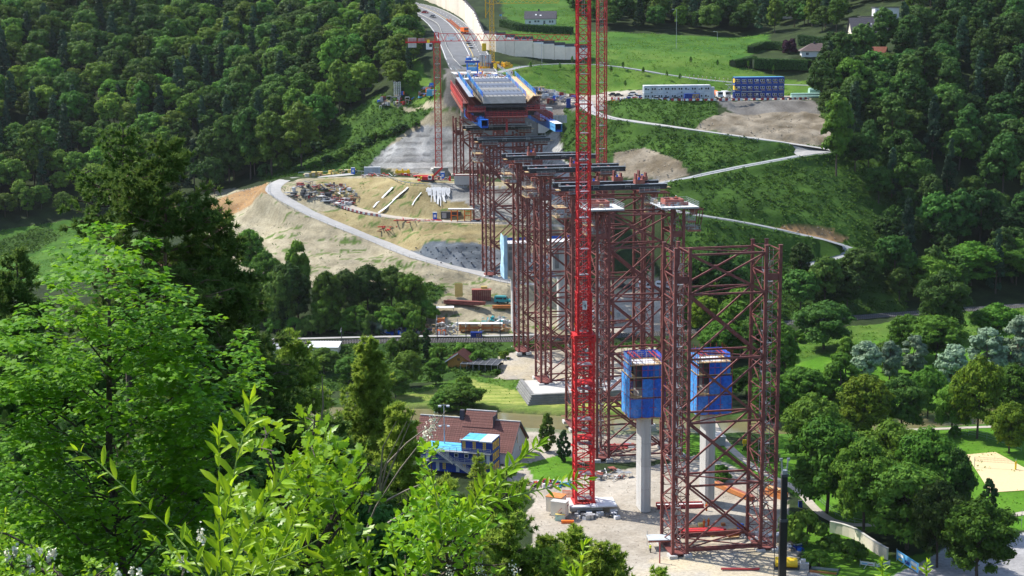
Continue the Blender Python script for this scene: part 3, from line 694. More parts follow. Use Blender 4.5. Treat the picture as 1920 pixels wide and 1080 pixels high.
# ------------------------------------------------------------------ the bridge works
BO = np.array([30.7, 286.0, 0.0]); BRZ = math.atan2(0.166, 0.986)
_bx = np.array([math.cos(BRZ), math.sin(BRZ), 0]); _by = np.array([-math.sin(BRZ), math.cos(BRZ), 0])
def BP(s, t, z=0.0): return BO + _bx * t + _by * s + np.array([0, 0, z])
def railing(m_, a, b, h=1.1, step=2.0, w=0.07, rails=3):
 a = Vector(a); b = Vector(b); n = max(1, int(round((b - a).length / step)))
 for i in range(n + 1):
  p = a.lerp(b, i / n); m_.bar(p, p + Vector((0, 0, h)), w, w)
 for k in range(1, rails + 1):
  z = Vector((0, 0, h * k / rails)); m_.bar(a + z, b + z, w * 0.8, w)
def zigzag(m_, a0, a1, b0, b1, n, w, rungs=True, x=False):
 """lacing between chord a0-a1 and chord b0-b1"""
 a0, a1, b0, b1 = map(Vector, (a0, a1, b0, b1))
 for i in range(n):
  p, q = i / n, (i + 1) / n
  if i % 2 or x: m_.bar(a0.lerp(a1, p), b0.lerp(b1, q), w)
  if not i % 2 or x: m_.bar(b0.lerp(b1, p), a0.lerp(a1, q), w)
  if rungs: m_.bar(a0.lerp(a1, q), b0.lerp(b1, q), w * 0.9)
COLMESH = {}
def tower(s, z0L, z0R, ztop, label, t0=0.0, bays=None, cage=True, depth=8.2, tR=17.7):
 WD = 2.8
 root = thing('falsework_tower', label, 'falsework tower', BP(s, t0, 0), BRZ, 'dark red falsework towers carrying the deck')
 for side, (tx, z0) in enumerate(((0.0, z0L), (tR, z0R))):
  h = ztop - z0
  m_ = mbu('oxide_steel')
  cs = [(tx, 0.0), (tx + WD, 0.0), (tx, depth), (tx + WD, depth)]
  nr = int(h / 1.9)
  for sy in (0.0, depth):
   zigzag(m_, (tx, sy, z0 + .6), (tx, sy, ztop - .4), (tx + WD, sy, z0 + .6), (tx + WD, sy, ztop - .4), nr, 0.15)
  n2 = int(h / 4.6)
  for x_ in (tx, tx + WD):
   zigzag(m_, (x_, 0, z0 + .6), (x_, 0, ztop - .4), (x_, depth, z0 + .6), (x_, depth, ztop - .4), n2, 0.19, rungs=True)
  for z in [ztop - 5.5 - 12.5 * k for k in range(int(h / 12.5) + 1)]:          # stiffening plates between the columns
   if z > z0 + 2 and z > ztop - 8:
    for sy in (0.0, depth): m_.box((tx + WD / 2, sy, z), (WD - .5, 0.16, 1.3))
  m_.box((tx + WD / 2, depth / 2, z0 + 0.45), (WD + .9, depth + .9, 0.3))
  leg = m_.build('lattice_leg', parent=root)
  key = round(h, 2)
  for (cx, cy) in cs:
   if key not in COLMESH:
    c_ = mbu('oxide_steel')
    c_.box((0, 0, h / 2 + .2), (0.58, 0.58, h)); 
    for z in np.arange(5.8, h, 6.25): c_.box((0, 0, z), (0.76, 0.76, 0.22))
    c_.box((0, 0, h + .25), (0.75, 0.75, 0.14))
    COLMESH[key] = c_.mesh('column')
   o = link('column', COLMESH[key], leg, (cx, cy, z0 + .3))
  for sy in (0, depth):
   for fx in (tx - .1, tx + WD + .1):
    m_ = mbu('concrete'); m_.box((fx, sy, z0 + .05), (1.6, 2.3, 0.75)); m_.build('footing', parent=leg)
  if cage:
   m_ = mbu('galv')
   c0, d0 = tx + WD / 2, 3.2
   for dx in (-.7, .7):
    for dy in (-1.1, 1.1): m_.bar((c0 + dx, d0 + dy, z0 + .6), (c0 + dx, d0 + dy, ztop - .5), 0.09)
   z = z0 + 1.0; k = 0
   while z < ztop - 3:
    for dx in (-.7, .7): m_.bar((c0 + dx, d0 - 1.1, z), (c0 + dx, d0 + 1.1, z), .06)
    m_.box((c0, d0 + (1.0 if k % 2 else -1.0), z), (1.4, 0.5, 0.08))
    m_.bar((c0 + (.35 if k % 2 else -.35), d0 - 1.0 * (1 if k % 2 == 0 else -1), z), (c0 + (.35 if k % 2 else -.35), d0 + 1.0 * (1 if k % 2 == 0 else -1), z + 2), 0.55, 0.1)
    z += 2.0; k += 1
   m_.build('stair_cage', parent=root)
 zl = ztop - 0.8; levels = [zl]
 first = 7.6
 zz = zl - first
 while zz > max(z0L, z0R) + 1.2: levels.append(zz); zz -= 12.5
 levels.append(max(z0L, z0R) + 0.9)
 a, b = WD, tR
 for sy in (0.0, depth):
  for i, z in enumerate(levels):
   m_ = mbu('oxide_steel'); m_.bar((a + .1, sy, z), (b - .1, sy, z), 0.36); m_.build('brace', parent=root)
   if i < len(levels) - 1:
    z2 = levels[i + 1]; o_ = 0.16 if sy == 0 else -0.16
    m_ = mbu('oxide_steel'); m_.bar((a, sy - o_, z), (b, sy - o_, z2), 0.40); m_.build('brace', parent=root)
    m_ = mbu('oxide_steel'); m_.bar((a, sy + o_, z2), (b, sy + o_, z), 0.32); m_.box(((a + b) / 2, sy, (z + z2) / 2), (.7, .5, .7)); m_.build('brace', parent=root)
 # plan bracing between front and rear face
 for i, z in enumerate(levels):
  m_ = mbu('oxide_steel'); m_.bar((a, 0, z), (b, depth, z + .02), 0.22) if i % 2 else m_.bar((a, depth, z), (b, 0, z + .02), 0.22); m_.build('brace', parent=root)
 return root
tower(0, 0.0, 0.0, 59.8, 'tall dark red lattice falsework tower nearest the yard, open at its top', cage=True)
tower(66.5, 0.0, 0.0, 58.8, 'dark red falsework tower with a pale timber platform on each leg, behind the nearest one', cage=True)
tower(94, 0.0, 0.0, 59.4, 'dark red falsework tower under the lowest and longest black crossbeams', cage=False)
tower(137, 1.6, 1.6, 59.4, 'dark red falsework tower standing on the concrete block by the meadow', cage=False)
tower(173, 2.6, 2.6, 59.4, 'dark red falsework tower between railway and concrete block', cage=False)
tower(237, 15.5, 15.5, 59.6, 'dark red falsework tower with its foot beside the blue-grey rock face', cage=False, tR=16.5)
tower(276, 29.5, 29.5, 60.5, 'dark red falsework tower standing on the narrow bench of the dug slope', cage=False, t0=1.5, tR=16.0)
tower(322, 41.0, 41.0, 63.5, 'dark red falsework tower closest to the bridge end on the upper bench', cage=False, t0=1.5, tR=16.0)
def crossbeam(s, zt, label, t0=-3.4, L=27.2, rails=True, t_off=0.0):
 root = thing('crossbeam', label, 'steel crossbeam', BP(s, t_off, zt), BRZ, 'black steel crossbeams lying on the falsework towers')
 for sy in (-0.3, 7.8):
  m_ = mbu('girder_black')
  for dy in (-.32, .32):
   m_.box((t0 + L / 2, sy + dy, 0.75), (L, 0.05, 1.25))
   m_.use('cabin_white'); m_.box((t0 + L / 2, sy + dy, 1.42), (L, 0.5, 0.08)); m_.use('oxide_bright'); m_.box((t0 + L / 2, sy + dy, 0.1), (L, 0.5, 0.1)); m_.use('girder_black')
   for x_ in np.arange(t0 + .6, t0 + L, 2.2): m_.box((x_, sy + dy, .75), (0.06, 0.42, 1.2))
  g = m_.build('girder', parent=root)
  m_ = mbu('panel_grey'); m_.box((t0 + L / 2, sy, 1.5), (L - .2, 0.32, 0.06)); m_.build('top_plate', parent=g)
 m_ = mbu('oxide_steel')
 for x_ in (0, 2.8, 17.7, 20.5): m_.box((x_ , 3.75, 0.55), (0.5, 7.2, 0.9))
 m_.build('spacer_beam', parent=root)
 for x_ in (1.4, 19.1):
  m_ = mbu('oxide_steel')
  for sy in (-.3, 2.4, 5.1, 7.8): m_.box((x_, sy, -.75), (4.4, .4, .7))
  m_.box((x_ - 2, 3.75, -.3), (.3, 9, .5)); m_.box((x_ + 2, 3.75, -.3), (.3, 9, .5)); m_.build('grillage', parent=root)
  m_ = mbu('galv'); railing(m_, (x_ - 2.6, -1.6, -.4), (x_ + 2.6, -1.6, -.4), 1.1, 1.3, .06); m_.box((x_, -1.2, -.45), (5.4, .9, .08)); m_.build('side_walkway', parent=root)
 if rails:
  m_ = mbu('galv')
  for x_ in (t0 + .1, t0 + L - .1): railing(m_, (x_, -1.4, 1.0), (x_, 1.0, 1.0), 1.2, 1.2, 0.06); railing(m_, (x_, 6.6, 1.0), (x_, 9, 1.0), 1.2, 1.2, 0.06)
  for x_ in (t0 + 8.5, t0 + 16.5): railing(m_, (x_, -.9, .6), (x_ + 1.3, -.9, .6), 1.1, 1.3, 0.06)
  m_.build('railing', parent=root)
  m_ = mbu('timber')
  for x_ in (t0 - .3, t0 + L + .3): m_.box((x_, -.3, .5), (1.0, 2.2, .1)); 
  m_.build('end_board', parent=root)
 return root
crossbeam(94, 60.6, 'lowest of the black crossbeams, with three brown saddles standing on it')
crossbeam(137, 60.8, 'middle black crossbeam with pale flanges above the concrete block')
crossbeam(173, 61.0, 'highest black crossbeam directly below the bridge deck')
crossbeam(237, 61.0, 'short black crossbeam in the shade under the blue beam ends', t0=-2.6, L=24.8)
crossbeam(276, 62.2, 'black crossbeam on the tower of the narrow bench', t0=-2.6, L=24.0, t_off=1.5)
def hanging_platform(s, t, z, label, w=4.6, d=6.5, h=6.0, mirror=False):
 root = thing('hanging_platform', label, 'scaffold platform', BP(s, t, z), BRZ, 'scaffold platforms hung beside the tower heads')
 for k, zz in enumerate((0.0, h * .42)):
  m_ = mbu('timber'); ww = w if k == 0 else w * .6
  m_.box((w / 2 - (w - ww) / 2, d / 2, zz), (ww, d, 0.14)); m_.use('oxide_bright'); m_.box((w / 2 - (w - ww) / 2, -.05, zz - .1), (ww + .2, 0.2, 0.35)); m_.build('deck', parent=root)
  m_ = mbu('galv'); railing(m_, (0, 0, zz), (ww, 0, zz), 1.2, 1.1, .06); railing(m_, (0, 0, zz), (0, d, zz), 1.2, 1.3, .06); railing(m_, (0, d, zz), (ww, d, zz), 1.2, 1.1, .06); m_.build('railing', parent=root)
 m_ = mbu('galv')
 for x_ in (0.1, w * .55):
  for y_ in (0.1, d * .4): m_.bar((x_, y_, 0), (x_, y_, h), 0.08)
 for zz in np.arange(1.0, h, 1.0): m_.bar((0.1, .1, zz), (w * .55, .1, zz), .05); m_.bar((0.1, .1, zz), (.1, d * .4, zz), .05)
 m_.bar((.1, .1, 0.2), (w * .55, .1, h * .5), .07); m_.bar((w * .55, .1, h * .5), (.1, .1, h), .07)
 m_.build('scaffold_frame', parent=root)
 m_ = mbu('oxide_bright'); m_.box((w * .55, d * .3, h * .8), (1.4, 1.2, 1.0)); m_.box((w * .3, d * .2, .6), (.9, .8, .9)); m_.build('jack', parent=root); r_ = random.Random(int(s))
 for q in range(9):
  m_ = mbu(r_.choice(('galv', 'white_wall', 'oxide_bright', 'steel_grey', 'timber'))); m_.box((r_.uniform(.3, w - .3), r_.uniform(.3, d - .4), .35), (r_.uniform(.4, 1.3), r_.uniform(.3, .9), .6)); m_.build('crate', parent=root)
 m_ = mbu('oxide_steel')
 for y_ in (.4, d * .5, d - .5): m_.bar((-.2, y_, h * .95), (w * 1.2, y_, h * .95), .35); m_.bar((w, y_, .1), (w * 1.25, y_, h), .2)
 m_.build('bracket', parent=root)
 return root
hanging_platform(94, -4.0, 54.0, 'grey railed scaffold platform hung at the left end of the lowest crossbeam')
hanging_platform(137, -4.0, 54.2, 'grey railed scaffold platform hung at the left end of the middle crossbeam')
hanging_platform(173, -4.0, 54.4, 'grey railed scaffold platform hung at the left end of the highest crossbeam')
hanging_platform(237, -3.4, 54.6, 'grey railed scaffold platform in the shade below the left blue beam end', h=6.5)
hanging_platform(94, 18.5, 54.8, 'small scaffold platform under the right end of the lowest crossbeam', w=5, d=5, h=5)
hanging_platform(66.5, -2.6, 53.6, 'small scaffold platform hung below the pale left tower platform', w=3.4, d=4, h=5)
hanging_platform(66.5, 21.5, 54.0, 'small scaffold platform hung below the pale right tower platform', w=3.0, d=5, h=5)
def head_platform(t, label, box=True):
 root = thing('tower_platform', label, 'work platform', BP(66.5, t, 59.4), BRZ, 'pale platforms on the tower heads')
 for k in range(6):
  m_ = mbu('white_wall'); m_.box((-3.6 + k * 1.5, 3.7, .2), (1.44, 10.4, 0.12)); m_.build('plank', parent=root)
 m_ = mbu('steel_grey')
 for y_ in (-1.3, 1.0, 3.7, 6.4, 8.7): m_.box((0.15, y_, 0.0), (9.0, 0.25, 0.28))
 m_.build('beam', parent=root)
 m_ = mbu('galv'); 
 for a, b in (((-4.3, -1.5, .2), (4.6, -1.5, .2)), ((4.6, -1.5, .2), (4.6, 8.9, .2)), ((-4.3, 8.9, .2), (4.6, 8.9, .2)), ((-4.3, -1.5, .2), (-4.3, 8.9, .2))): railing(m_, a, b, 1.2, 1.5, .06)
 m_.build('railing', parent=root)
 m_ = mbu('oxide_bright'); m_.box((-.3, 2.0, 1.0), (4.4, 0.5, 1.3)); m_.box((-.3, 6.0, 1.0), (4.4, 0.4, 1.3))
 m_.box((-2.4, 4.0, 1.0), (.3, 4, 1.3)); m_.box((1.8, 4.0, 1.0), (.3, 4, 1.3)); m_.box((-.3, 4.0, 1.0), (.3, 4, 1.3))
 m_.build('box_beam', parent=root)
 return root
head_platform(1.4, 'pale timber platform with brown frame on the left head of the second tower')
head_platform(19.1, 'pale timber platform with a worker on the right head of the second tower')
def saddle(t, s, z, label):
 root = thing('saddle', label, 'steel saddle', BP(s, t, z), BRZ, 'brown saddles standing on the lowest crossbeam')
 m_ = mbu('oxide_bright'); m_.box((0, 0, .5), (2.4, 2.2, 1.0)); m_.build('base', parent=root)
 m_ = mbu('oxide_steel'); m_.box((-.9, 0, 1.7), (.35, 1.6, 1.6)); m_.build('cheek', parent=root)
 m_ = mbu('oxide_steel'); m_.box((.9, 0, 1.4), (.35, 1.6, 1.0)); m_.build('cheek', parent=root)
 m_ = mbu('girder_blue'); m_.box((-.3, -1.0, 1.3), (.4, .4, .6)); m_.build('jack', parent=root)
for t, s, l in ((5.4, 90, 'squat brown saddle left on the lowest crossbeam, beside the red crane'), (13.2, 98, 'tall brown saddle on the rear girder of the lowest crossbeam'), (16.8, 90, 'brown saddle on the front girder, second from the right end'), (19.5, 97.5, 'brown saddle nearest the right end of the lowest crossbeam'), (9.6, 133.5, 'brown saddle on the middle crossbeam behind the red crane'), (4.0, 168, 'brown saddle standing alone on the highest crossbeam')):
 saddle(t, s + 4, 62.15 if s < 110 else 62.35 if s < 150 else 62.55, l)
# ---- front piers and their blue climbing formwork
def pier(p, zt, label, w=2.1, d=5.4, group='pale concrete bridge piers'):
 root = thing('bridge_pier', label, 'bridge pier', p, BRZ, group)
 c = .55; poly = [(-w / 2 + c, -d / 2), (w / 2 - c, -d / 2), (w / 2, -d / 2 + c), (w / 2, d / 2 - c), (w / 2 - c, d / 2), (-w / 2 + c, d / 2), (-w / 2, d / 2 - c), (-w / 2, -d / 2 + c)]
 z = -0.3 if True else 0
 while z < zt - .1:
  z2 = min(z + 5.0, zt); m_ = mbu('concrete'); m_.prism(poly, z, z2 - .05)
  m_.use('concrete_dark'); m_.prism([(x * .985, y * .985) for x, y in poly], z2 - .05, z2); m_.build('pour_section', parent=root); z = z2
 return root
def netbox(p, label, W_=7.6, D_=7.4, H_=13.0):
 root = thing('climbing_formwork', label, 'climbing formwork', p, BRZ, 'blue netted climbing formwork boxes on the front piers')
 x0, x1, y0, y1 = -W_ / 2, W_ / 2, -D_ / 2, D_ / 2
 r_ = random.Random(len(label))
 def panel(a, b, z0, z1, k, out, mk_):
  # a sagging net between two posts: a few strips with a slight belly
  m_ = mbu(mk_); n, mm = 4, 5; P = []
  a = np.array(a, float); b = np.array(b, float); o_ = np.array(out, float)
  for i in range(n + 1):
   for j in range(mm + 1):
    bl = 0.13 * math.sin(math.pi * i / n) + r_.uniform(-.04, .04)
    q = a + (b - a) * i / n + o_ * bl; P.append((q[0], q[1], z0 + (z1 - z0) * j / mm))
  m_.add(P, [(i * (mm + 1) + j, (i + 1) * (mm + 1) + j, (i + 1) * (mm + 1) + j + 1, i * (mm + 1) + j + 1) for i in range(n) for j in range(mm)])
  m_.build('net_panel', parent=root)
 lv = [0, 4.4, 8.6, H_]
 for i in range(3):
  inset = 0.0 if i < 2 else 0.35
  xa, xb, ya, yb = x0 + inset, x1 - inset, y0 + inset, y1 - inset
  for k in range(3):
   ax = xa + (xb - xa) * k / 3; bx = xa + (xb - xa) * (k + 1) / 3; ay = ya + (yb - ya) * k / 3; by = ya + (yb - ya) * (k + 1) / 3
   if not (k == 0 and i in (1, 2)) : panel((ax, ya), (bx, ya), lv[i] + .1, lv[i + 1] - (.25 if i < 2 else 1.6), k, (0, -1), 'net_blue' if (k + i) % 2 else 'net_mid')
   panel((xa, by), (xa, ay), lv[i] + .1, lv[i + 1], k, (-1, 0), 'net_pale')  # left face paler: sunlight put into the net colour
   panel((bx, yb), (ax, yb), lv[i] + .1, lv[i + 1], k, (0, 1), 'net_blue')
   panel((xb, ay), (xb, by), lv[i] + .1, lv[i + 1], k, (1, 0), 'net_blue')
 for z in lv[:3] + [H_ - 1.8]:
  m_ = mbu('timber'); t_ = 1.5
  for bx_ in (((x0, y0), (x1, y0 + t_)), ((x0, y1 - t_), (x1, y1)), ((x0, y0 + t_), (x0 + t_, y1 - t_)), ((x1 - t_, y0 + t_), (x1, y1 - t_))):
   m_.b2((bx_[0][0] + .1, bx_[0][1] + .1, z), (bx_[1][0] - .1, bx_[1][1] - .1, z + .12))
  m_.build('platform', parent=root)
 m_ = mbu('rail_red')
 for k in range(7):
  for yy in (y0 - .03, y1 + .03): m_.bar((x0 + (x1 - x0) * k / 6, yy, 0), (x0 + (x1 - x0) * k / 6, yy, H_ + .8), .08)
  for xx in (x0 - .03, x1 + .03): m_.bar((xx, y0 + (y1 - y0) * k / 6, 0), (xx, y0 + (y1 - y0) * k / 6, H_ + .8), .08)
 for z in np.arange(0.2, H_ + .6, 2.0):
  for yy in (y0 - .05, y1 + .05): m_.bar((x0, yy, z), (x1, yy, z), .07)
  for xx in (x0 - .05, x1 + .05): m_.bar((xx, y0, z), (xx, y1, z), .07)
 m_.build('scaffold_post', parent=root)
 m_ = mbu('concrete'); m_.b2((-1.6, -2.4, 0), (1.6, 2.4, H_ - 3.2)); m_.use('steel_dark'); m_.b2((-2.4, -2.9, H_ - 6.5), (2.4, -2.5, H_ - 2)); m_.b2((-2.4, 2.5, H_ - 6.5), (2.4, 2.9, H_ - 2)); m_.build('wall_form', parent=root)
 m_ = mbu('white_wall'); m_.b2((-2.7, -2.2, H_ - 2.0), (2.2, 2.6, H_ - 1.7)); m_.build('top_deck', parent=root)
 m_ = mbu('rail_red')
 for x_ in (-2.6, -1.4, 1.9, 2.8): m_.bar((x_, y0 + .5, H_ - .3), (x_, y1 - .4, H_ - .3), .16)
 for k in range(4): m_.bar((x0 + .2, y0 + .8 + k * 1.8, H_ - 2), (x0 + 1.6, y0 + 1.2 + k * 1.8, H_ + .4), .1)
 m_.build('strut', parent=root)
 m_ = mbu('galv'); 
 for a, b in (((x0 + .4, y0 + .3, H_ - 1.7), (x1 - .4, y0 + .3, H_ - 1.7)), ((x0 + .4, y1 - .3, H_ - 1.7), (x1 - .4, y1 - .3, H_ - 1.7))): railing(m_, a, b, 1.3, 1.0, .06)
 m_.build('railing', parent=root)
 m_ = mbu('timber'); m_.b2((x0, y0, -.15), (x1, y1, 0)); m_.build('bottom_board', parent=root)
 return root
pA = PZ(1206, 951, 0); pB = PZ(1325, 941, 0)
pier(pA, 20.5, 'left of the two front concrete piers, rising into a blue netted formwork box')
pier(pB, 20.2, 'right of the two front concrete piers, rising into a blue netted formwork box')
netbox(pA + np.array([-.1, 0.3, 20.5]), 'left blue netted formwork box above the left front pier')
netbox(pB + np.array([.3, 0.3, 20.2]), 'right blue netted formwork box above the right front pier, seen through braces')
# ---- rear piers with their concrete heads, one wrapped in a light blue sheet
def rear_pier(p, zt, label, tarp):
 root = pier(p, zt, label, w=2.2, d=4.0, group='pale concrete bridge piers')
 m_ = mbu('concrete'); poly = [(-3.3, -2.6), (3.3, -2.6), (3.3, 2.6), (-3.3, 2.6)]
 m_.prism(poly, zt + 2.5, zt + 11.5); m_.add([(-1.2, -2, zt), (1.2, -2, zt), (1.2, 2, zt), (-1.2, 2, zt), (-3.3, -2.6, zt + 2.5), (3.3, -2.6, zt + 2.5), (3.3, 2.6, zt + 2.5), (-3.3, 2.6, zt + 2.5)], [(0, 1, 5, 4), (1, 2, 6, 5), (2, 3, 7, 6), (3, 0, 4, 7), (0, 3, 2, 1)])
 m_.use('concrete_dark')
 for x_ in (-2.4, 1.2): m_.b2((x_, -2.75, zt + 3), (x_ + 1.2, -2.6, zt + 8.8)); m_.b2((x_ + .1, -3.0, zt + 9.6), (x_ + 1.1, -2.6, zt + 10.6))
 m_.build('pier_head', parent=root)
 m_ = mbu('white_wall'); m_.b2((-3.9, -3.4, zt + 11.5), (3.9, 3.4, zt + 11.7)); m_.build('platform', parent=root)
 for xa in (-3.9, .4): m_ = mbu('net_blue'); m_.b2((xa, -3.45, zt + 12.7), (xa + 3.4, -3.4, zt + 13.6)); m_.build('netting', parent=root)
 m_ = mbu('galv'); railing(m_, (-3.9, -3.4, zt + 11.7), (3.9, -3.4, zt + 11.7), 1.3, .9, .06); railing(m_, (-3.9, -3.4, zt + 8.4), (3.9, -3.4, zt + 8.4), 1.2, .9, .06); m_.build('railing', parent=root)
 if tarp:
  m_ = mbu('sheet_pale'); P = []; n = 9
  for j in range(n):
   for i in range(4): P.append((-4.0 + .2 * math.sin(j * 1.3 + i) + (0 if i < 2 else .0), -3.5 + i * 2.2, zt + .3 + j * 1.75))
  m_.add(P, [(j * 4 + i, j * 4 + i + 1, j * 4 + i + 5, j * 4 + i + 4) for j in range(n - 1) for i in range(3)])
  P = [(-4.0 + i * .5 + .1 * math.sin(i * 4), -3.55 - .1 * (i % 2), zt + .3 + j * 1.75) for j in range(n) for i in range(3)]
  m_.add(P, [(j * 3 + i, j * 3 + i + 1, j * 3 + i + 4, j * 3 + i + 3) for j in range(n - 1) for i in range(2)])
  m_.build('sheet', parent=root)
 return root
rear_pier(W(966, 622, 487), 17.5, 'left rear concrete pier with a light blue sheet hanging from its square head', True)
rear_pier(W(1052, 620, 492), 18.0, 'right rear concrete pier with a square head, half hidden by falsework', False)
# ---- blue box girders sticking out under the deck
def blue_box(pf, pb, label, pale):
 pf, pb = Vector(pf), Vector(pb); d = pb - pf; L = d.length
 root = thing('box_girder', label, 'box girder', pf, math.atan2(-d.x, d.y), 'blue box girders under the bridge deck')
 w, h, t_ = 2.3, 2.6, .08; dz = d.z
 parts = [('web', 'girder_blue', (-w / 2, 0, 0), (-w / 2 + t_, 0, h)), ('web', 'girder_blue', (w / 2 - t_, 0, 0), (w / 2, 0, h)), ('flange', 'girder_blue', (-w / 2 + t_, 0, 0), (w / 2 - t_, 0, t_)), ('flange', 'white_paint' if pale else 'girder_blue', (-w / 2 - .15, 0, h), (w / 2 + .15, 0, h + .08))]
 for nm, mk_, a, b in parts:
  segs = ((0, 11.0), (11.0, L)) if pale else ((0, L),)
  for q, (ya, yb) in enumerate(segs):
   mk2 = 'girder_pale' if (pale and q == 0 and nm == 'web') else mk_
   if pale and q == 1 and nm == 'flange' and mk_ == 'white_paint': mk2 = 'girder_blue'
   m_ = mbu(mk2); zs = dz / L
   P = [(x, y, z + zs * y) for y in (ya, yb) for x, z in ((a[0], a[2]), (b[0], a[2]), (b[0], b[2]), (a[0], b[2]))]
   m_.add(P, ((0, 1, 2, 3), (4, 7, 6, 5), (0, 4, 5, 1), (1, 5, 6, 2), (2, 6, 7, 3), (3, 7, 4, 0))); m_.build(nm, parent=root)
 m_ = mbu('girder_blue')
 for y_ in (1.5, 6, 12): m_.b2((-w / 2 + .1, y_, .1), (w / 2 - .1, y_ + .1, .5))
 m_.build('diaphragm', parent=root)
 if pale:
  m_ = mbu('cabin_blue')           # a row of square fixing marks on the pale side
  for k in range(5): m_.b2((-w / 2 - .03, 2.0 + k * 1.4, 1.0), (-w / 2 - .002, 2.5 + k * 1.4, 1.5))
  m_.build('fixing_plate', parent=root)
 return root
blue_box(W(909, 240, 513), W(877, 218, 560), 'left blue box girder with its open end below the red walkway', False)
blue_box(W(1047.5, 247, 507), W(966, 206, 600), 'right blue box girder with a pale end section sticking out furthest', True)
# ---- the deck under construction
DK0 = np.array([-1.95, 520.0, 76.2]); DRZ = math.atan(0.105); DSL = 0.062
dk = thing('bridge_deck', 'unfinished bridge deck with grey panels, red walkways and blue railings', 'bridge deck', DK0, DRZ)
def D_(x, y, z=0.0): return (x, y, z + y * DSL)
HWD = 7.2
for i in range(9):           # stepped grey panels, one after the other up the deck
 y0 = i * 6.9; m_ = mbu('panel_grey' if i % 3 else 'concrete_dark')
 zf = -1.9 if i == 0 else -.35 + (.25 if i % 2 else 0); zb = .15 + (.25 if i % 2 else 0)
 P = [D_(-HWD, y0, zf), D_(HWD, y0, zf), D_(HWD, y0 + 1.6, zb), D_(-HWD, y0 + 1.6, zb), D_(HWD, y0 + 5.9, zb), D_(-HWD, y0 + 5.9, zb), D_(-HWD, y0 + 5.9, -.8), D_(HWD, y0 + 5.9, -.8), D_(-HWD, y0, -2.1), D_(HWD, y0, -2.1)]
 m_.add(P, [(0, 1, 2, 3), (3, 2, 4, 5), (5, 4, 7, 6), (8, 9, 1, 0), (1, 9, 7, 4, 2), (0, 3, 5, 6, 8)])
 m_.build('deck_panel', parent=dk)
 for x_ in np.linspace(-HWD, HWD, 9)[1:-1]:
  pass
m_ = mbu('steel_dark')
for i in range(9):
 for x_ in np.linspace(-HWD + .8, HWD - .8, 10): m_.bar(D_(x_, i * 6.9 + 1.7, .32), D_(x_, i * 6.9 + 6.5, .32), .10, .12)
m_.build('formwork_rib', parent=dk)
for sx in (-1, 1):
 m_ = mbu('plywood')                                   # side walls lined with plywood
 for k in range(8):
  y0 = k * 8.2; m_.add([D_(sx * (HWD + .5), y0, -1.4), D_(sx * (HWD + 2.6), y0, .6), D_(sx * (HWD + 2.6), y0 + 8, .6), D_(sx * (HWD + .5), y0 + 8, -1.4), D_(sx * (HWD + .6), y0, -1.7), D_(sx * (HWD + 2.8), y0, .4), D_(sx * (HWD + 2.8), y0 + 8, .4), D_(sx * (HWD + .6), y0 + 8, -1.7)], [(0, 1, 2, 3), (7, 6, 5, 4), (0, 4, 5, 1), (3, 2, 6, 7), (1, 5, 6, 2)])
  m_.build('side_form', parent=dk); m_ = mbu('timber' if k < 4 else 'plywood')
 for k in range(8):                                    # blue guard frames
  y0 = k * 8.2 + .3
  for xo, rails in ((HWD + .1, 3), (HWD + 3.4, 4)):
   m_ = mbu('girder_pale' if k % 3 else 'girder_blue'); a = D_(sx * xo, y0, .2 if xo < HWD + 1 else .6); b = D_(sx * xo, y0 + 7.6, .2 if xo < HWD + 1 else .6)
   railing(m_, a, b, 1.6, 1.6, .09, rails)
   m_.bar(a, (b[0], b[1], b[2] + 1.6), .1); m_.build('guard_frame', parent=dk)
 for k in range(7):                                    # walkway and red wing brackets
  y0 = k * 9.0 + 1
  m_ = mbu('steel_grey' if sx < 0 else 'timber'); m_.add([D_(sx * (HWD + 3.0), y0, .3), D_(sx * (HWD + 4.6), y0, .3), D_(sx * (HWD + 4.6), y0 + 8.8, .3), D_(sx * (HWD + 3.0), y0 + 8.8, .3), D_(sx * (HWD + 3.0), y0, .1), D_(sx * (HWD + 4.6), y0, .1), D_(sx * (HWD + 4.6), y0 + 8.8, .1), D_(sx * (HWD + 3.0), y0 + 8.8, .1)], [(0, 1, 2, 3), (7, 6, 5, 4), (0, 4, 5, 1), (1, 5, 6, 2), (2, 6, 7, 3), (3, 7, 4, 0)]); m_.build('walkway', parent=dk)
  m_ = mbu('oxide_steel')
  for q in range(3):
   yy = y0 + q * 3
   m_.bar(D_(sx * (HWD + 4.6), yy, .2), D_(sx * (HWD + .2), yy, -5.2), .32); m_.bar(D_(sx * (HWD + 4.8), yy, -3.6), D_(sx * (HWD - .5), yy, -3.6), .3); m_.bar(D_(sx * (HWD + 4.8), yy, .1), D_(sx * (HWD + 4.8), yy, -4.6), .25)
  m_.bar(D_(sx * (HWD + 4.8), y0, -2.0), D_(sx * (HWD + 4.8), y0 + 8.8, -2.0), .2, .35); m_.bar(D_(sx * (HWD + 4.9), y0, -4.4), D_(sx * (HWD + 4.9), y0 + 8.8, -4.4), .3, .6)
  m_.build('wing_bracket', parent=dk)
# left wing: long sloping red fascia with timber strip
for k in range(6):
 y0 = 6 + k * 10; m_ = mbu('crane_red_old'); m_.bar(D_(-HWD - 6.4, y0, -3.3), D_(-HWD - 6.4, y0 + 9.6, -3.3), .25, 1.7); m_.use('oxide_bright'); m_.bar(D_(-HWD - 6.3, y0, -5.4), D_(-HWD - 6.3, y0 + 9.6, -5.4), .3, .8)
 m_.use('oxide_bright'); m_.bar(D_(-HWD - 5.6, y0, -2.6), D_(-HWD - 5.6, y0 + 9.6, -2.6), 1.3, .12); m_.use('crane_red_old'); railing(m_, D_(-HWD - 6.4, y0, -2.5), D_(-HWD - 6.4, y0 + 9.6, -2.5), 1.6, 2.4, .12, 3)
 m_.build('wing_fascia', parent=dk)
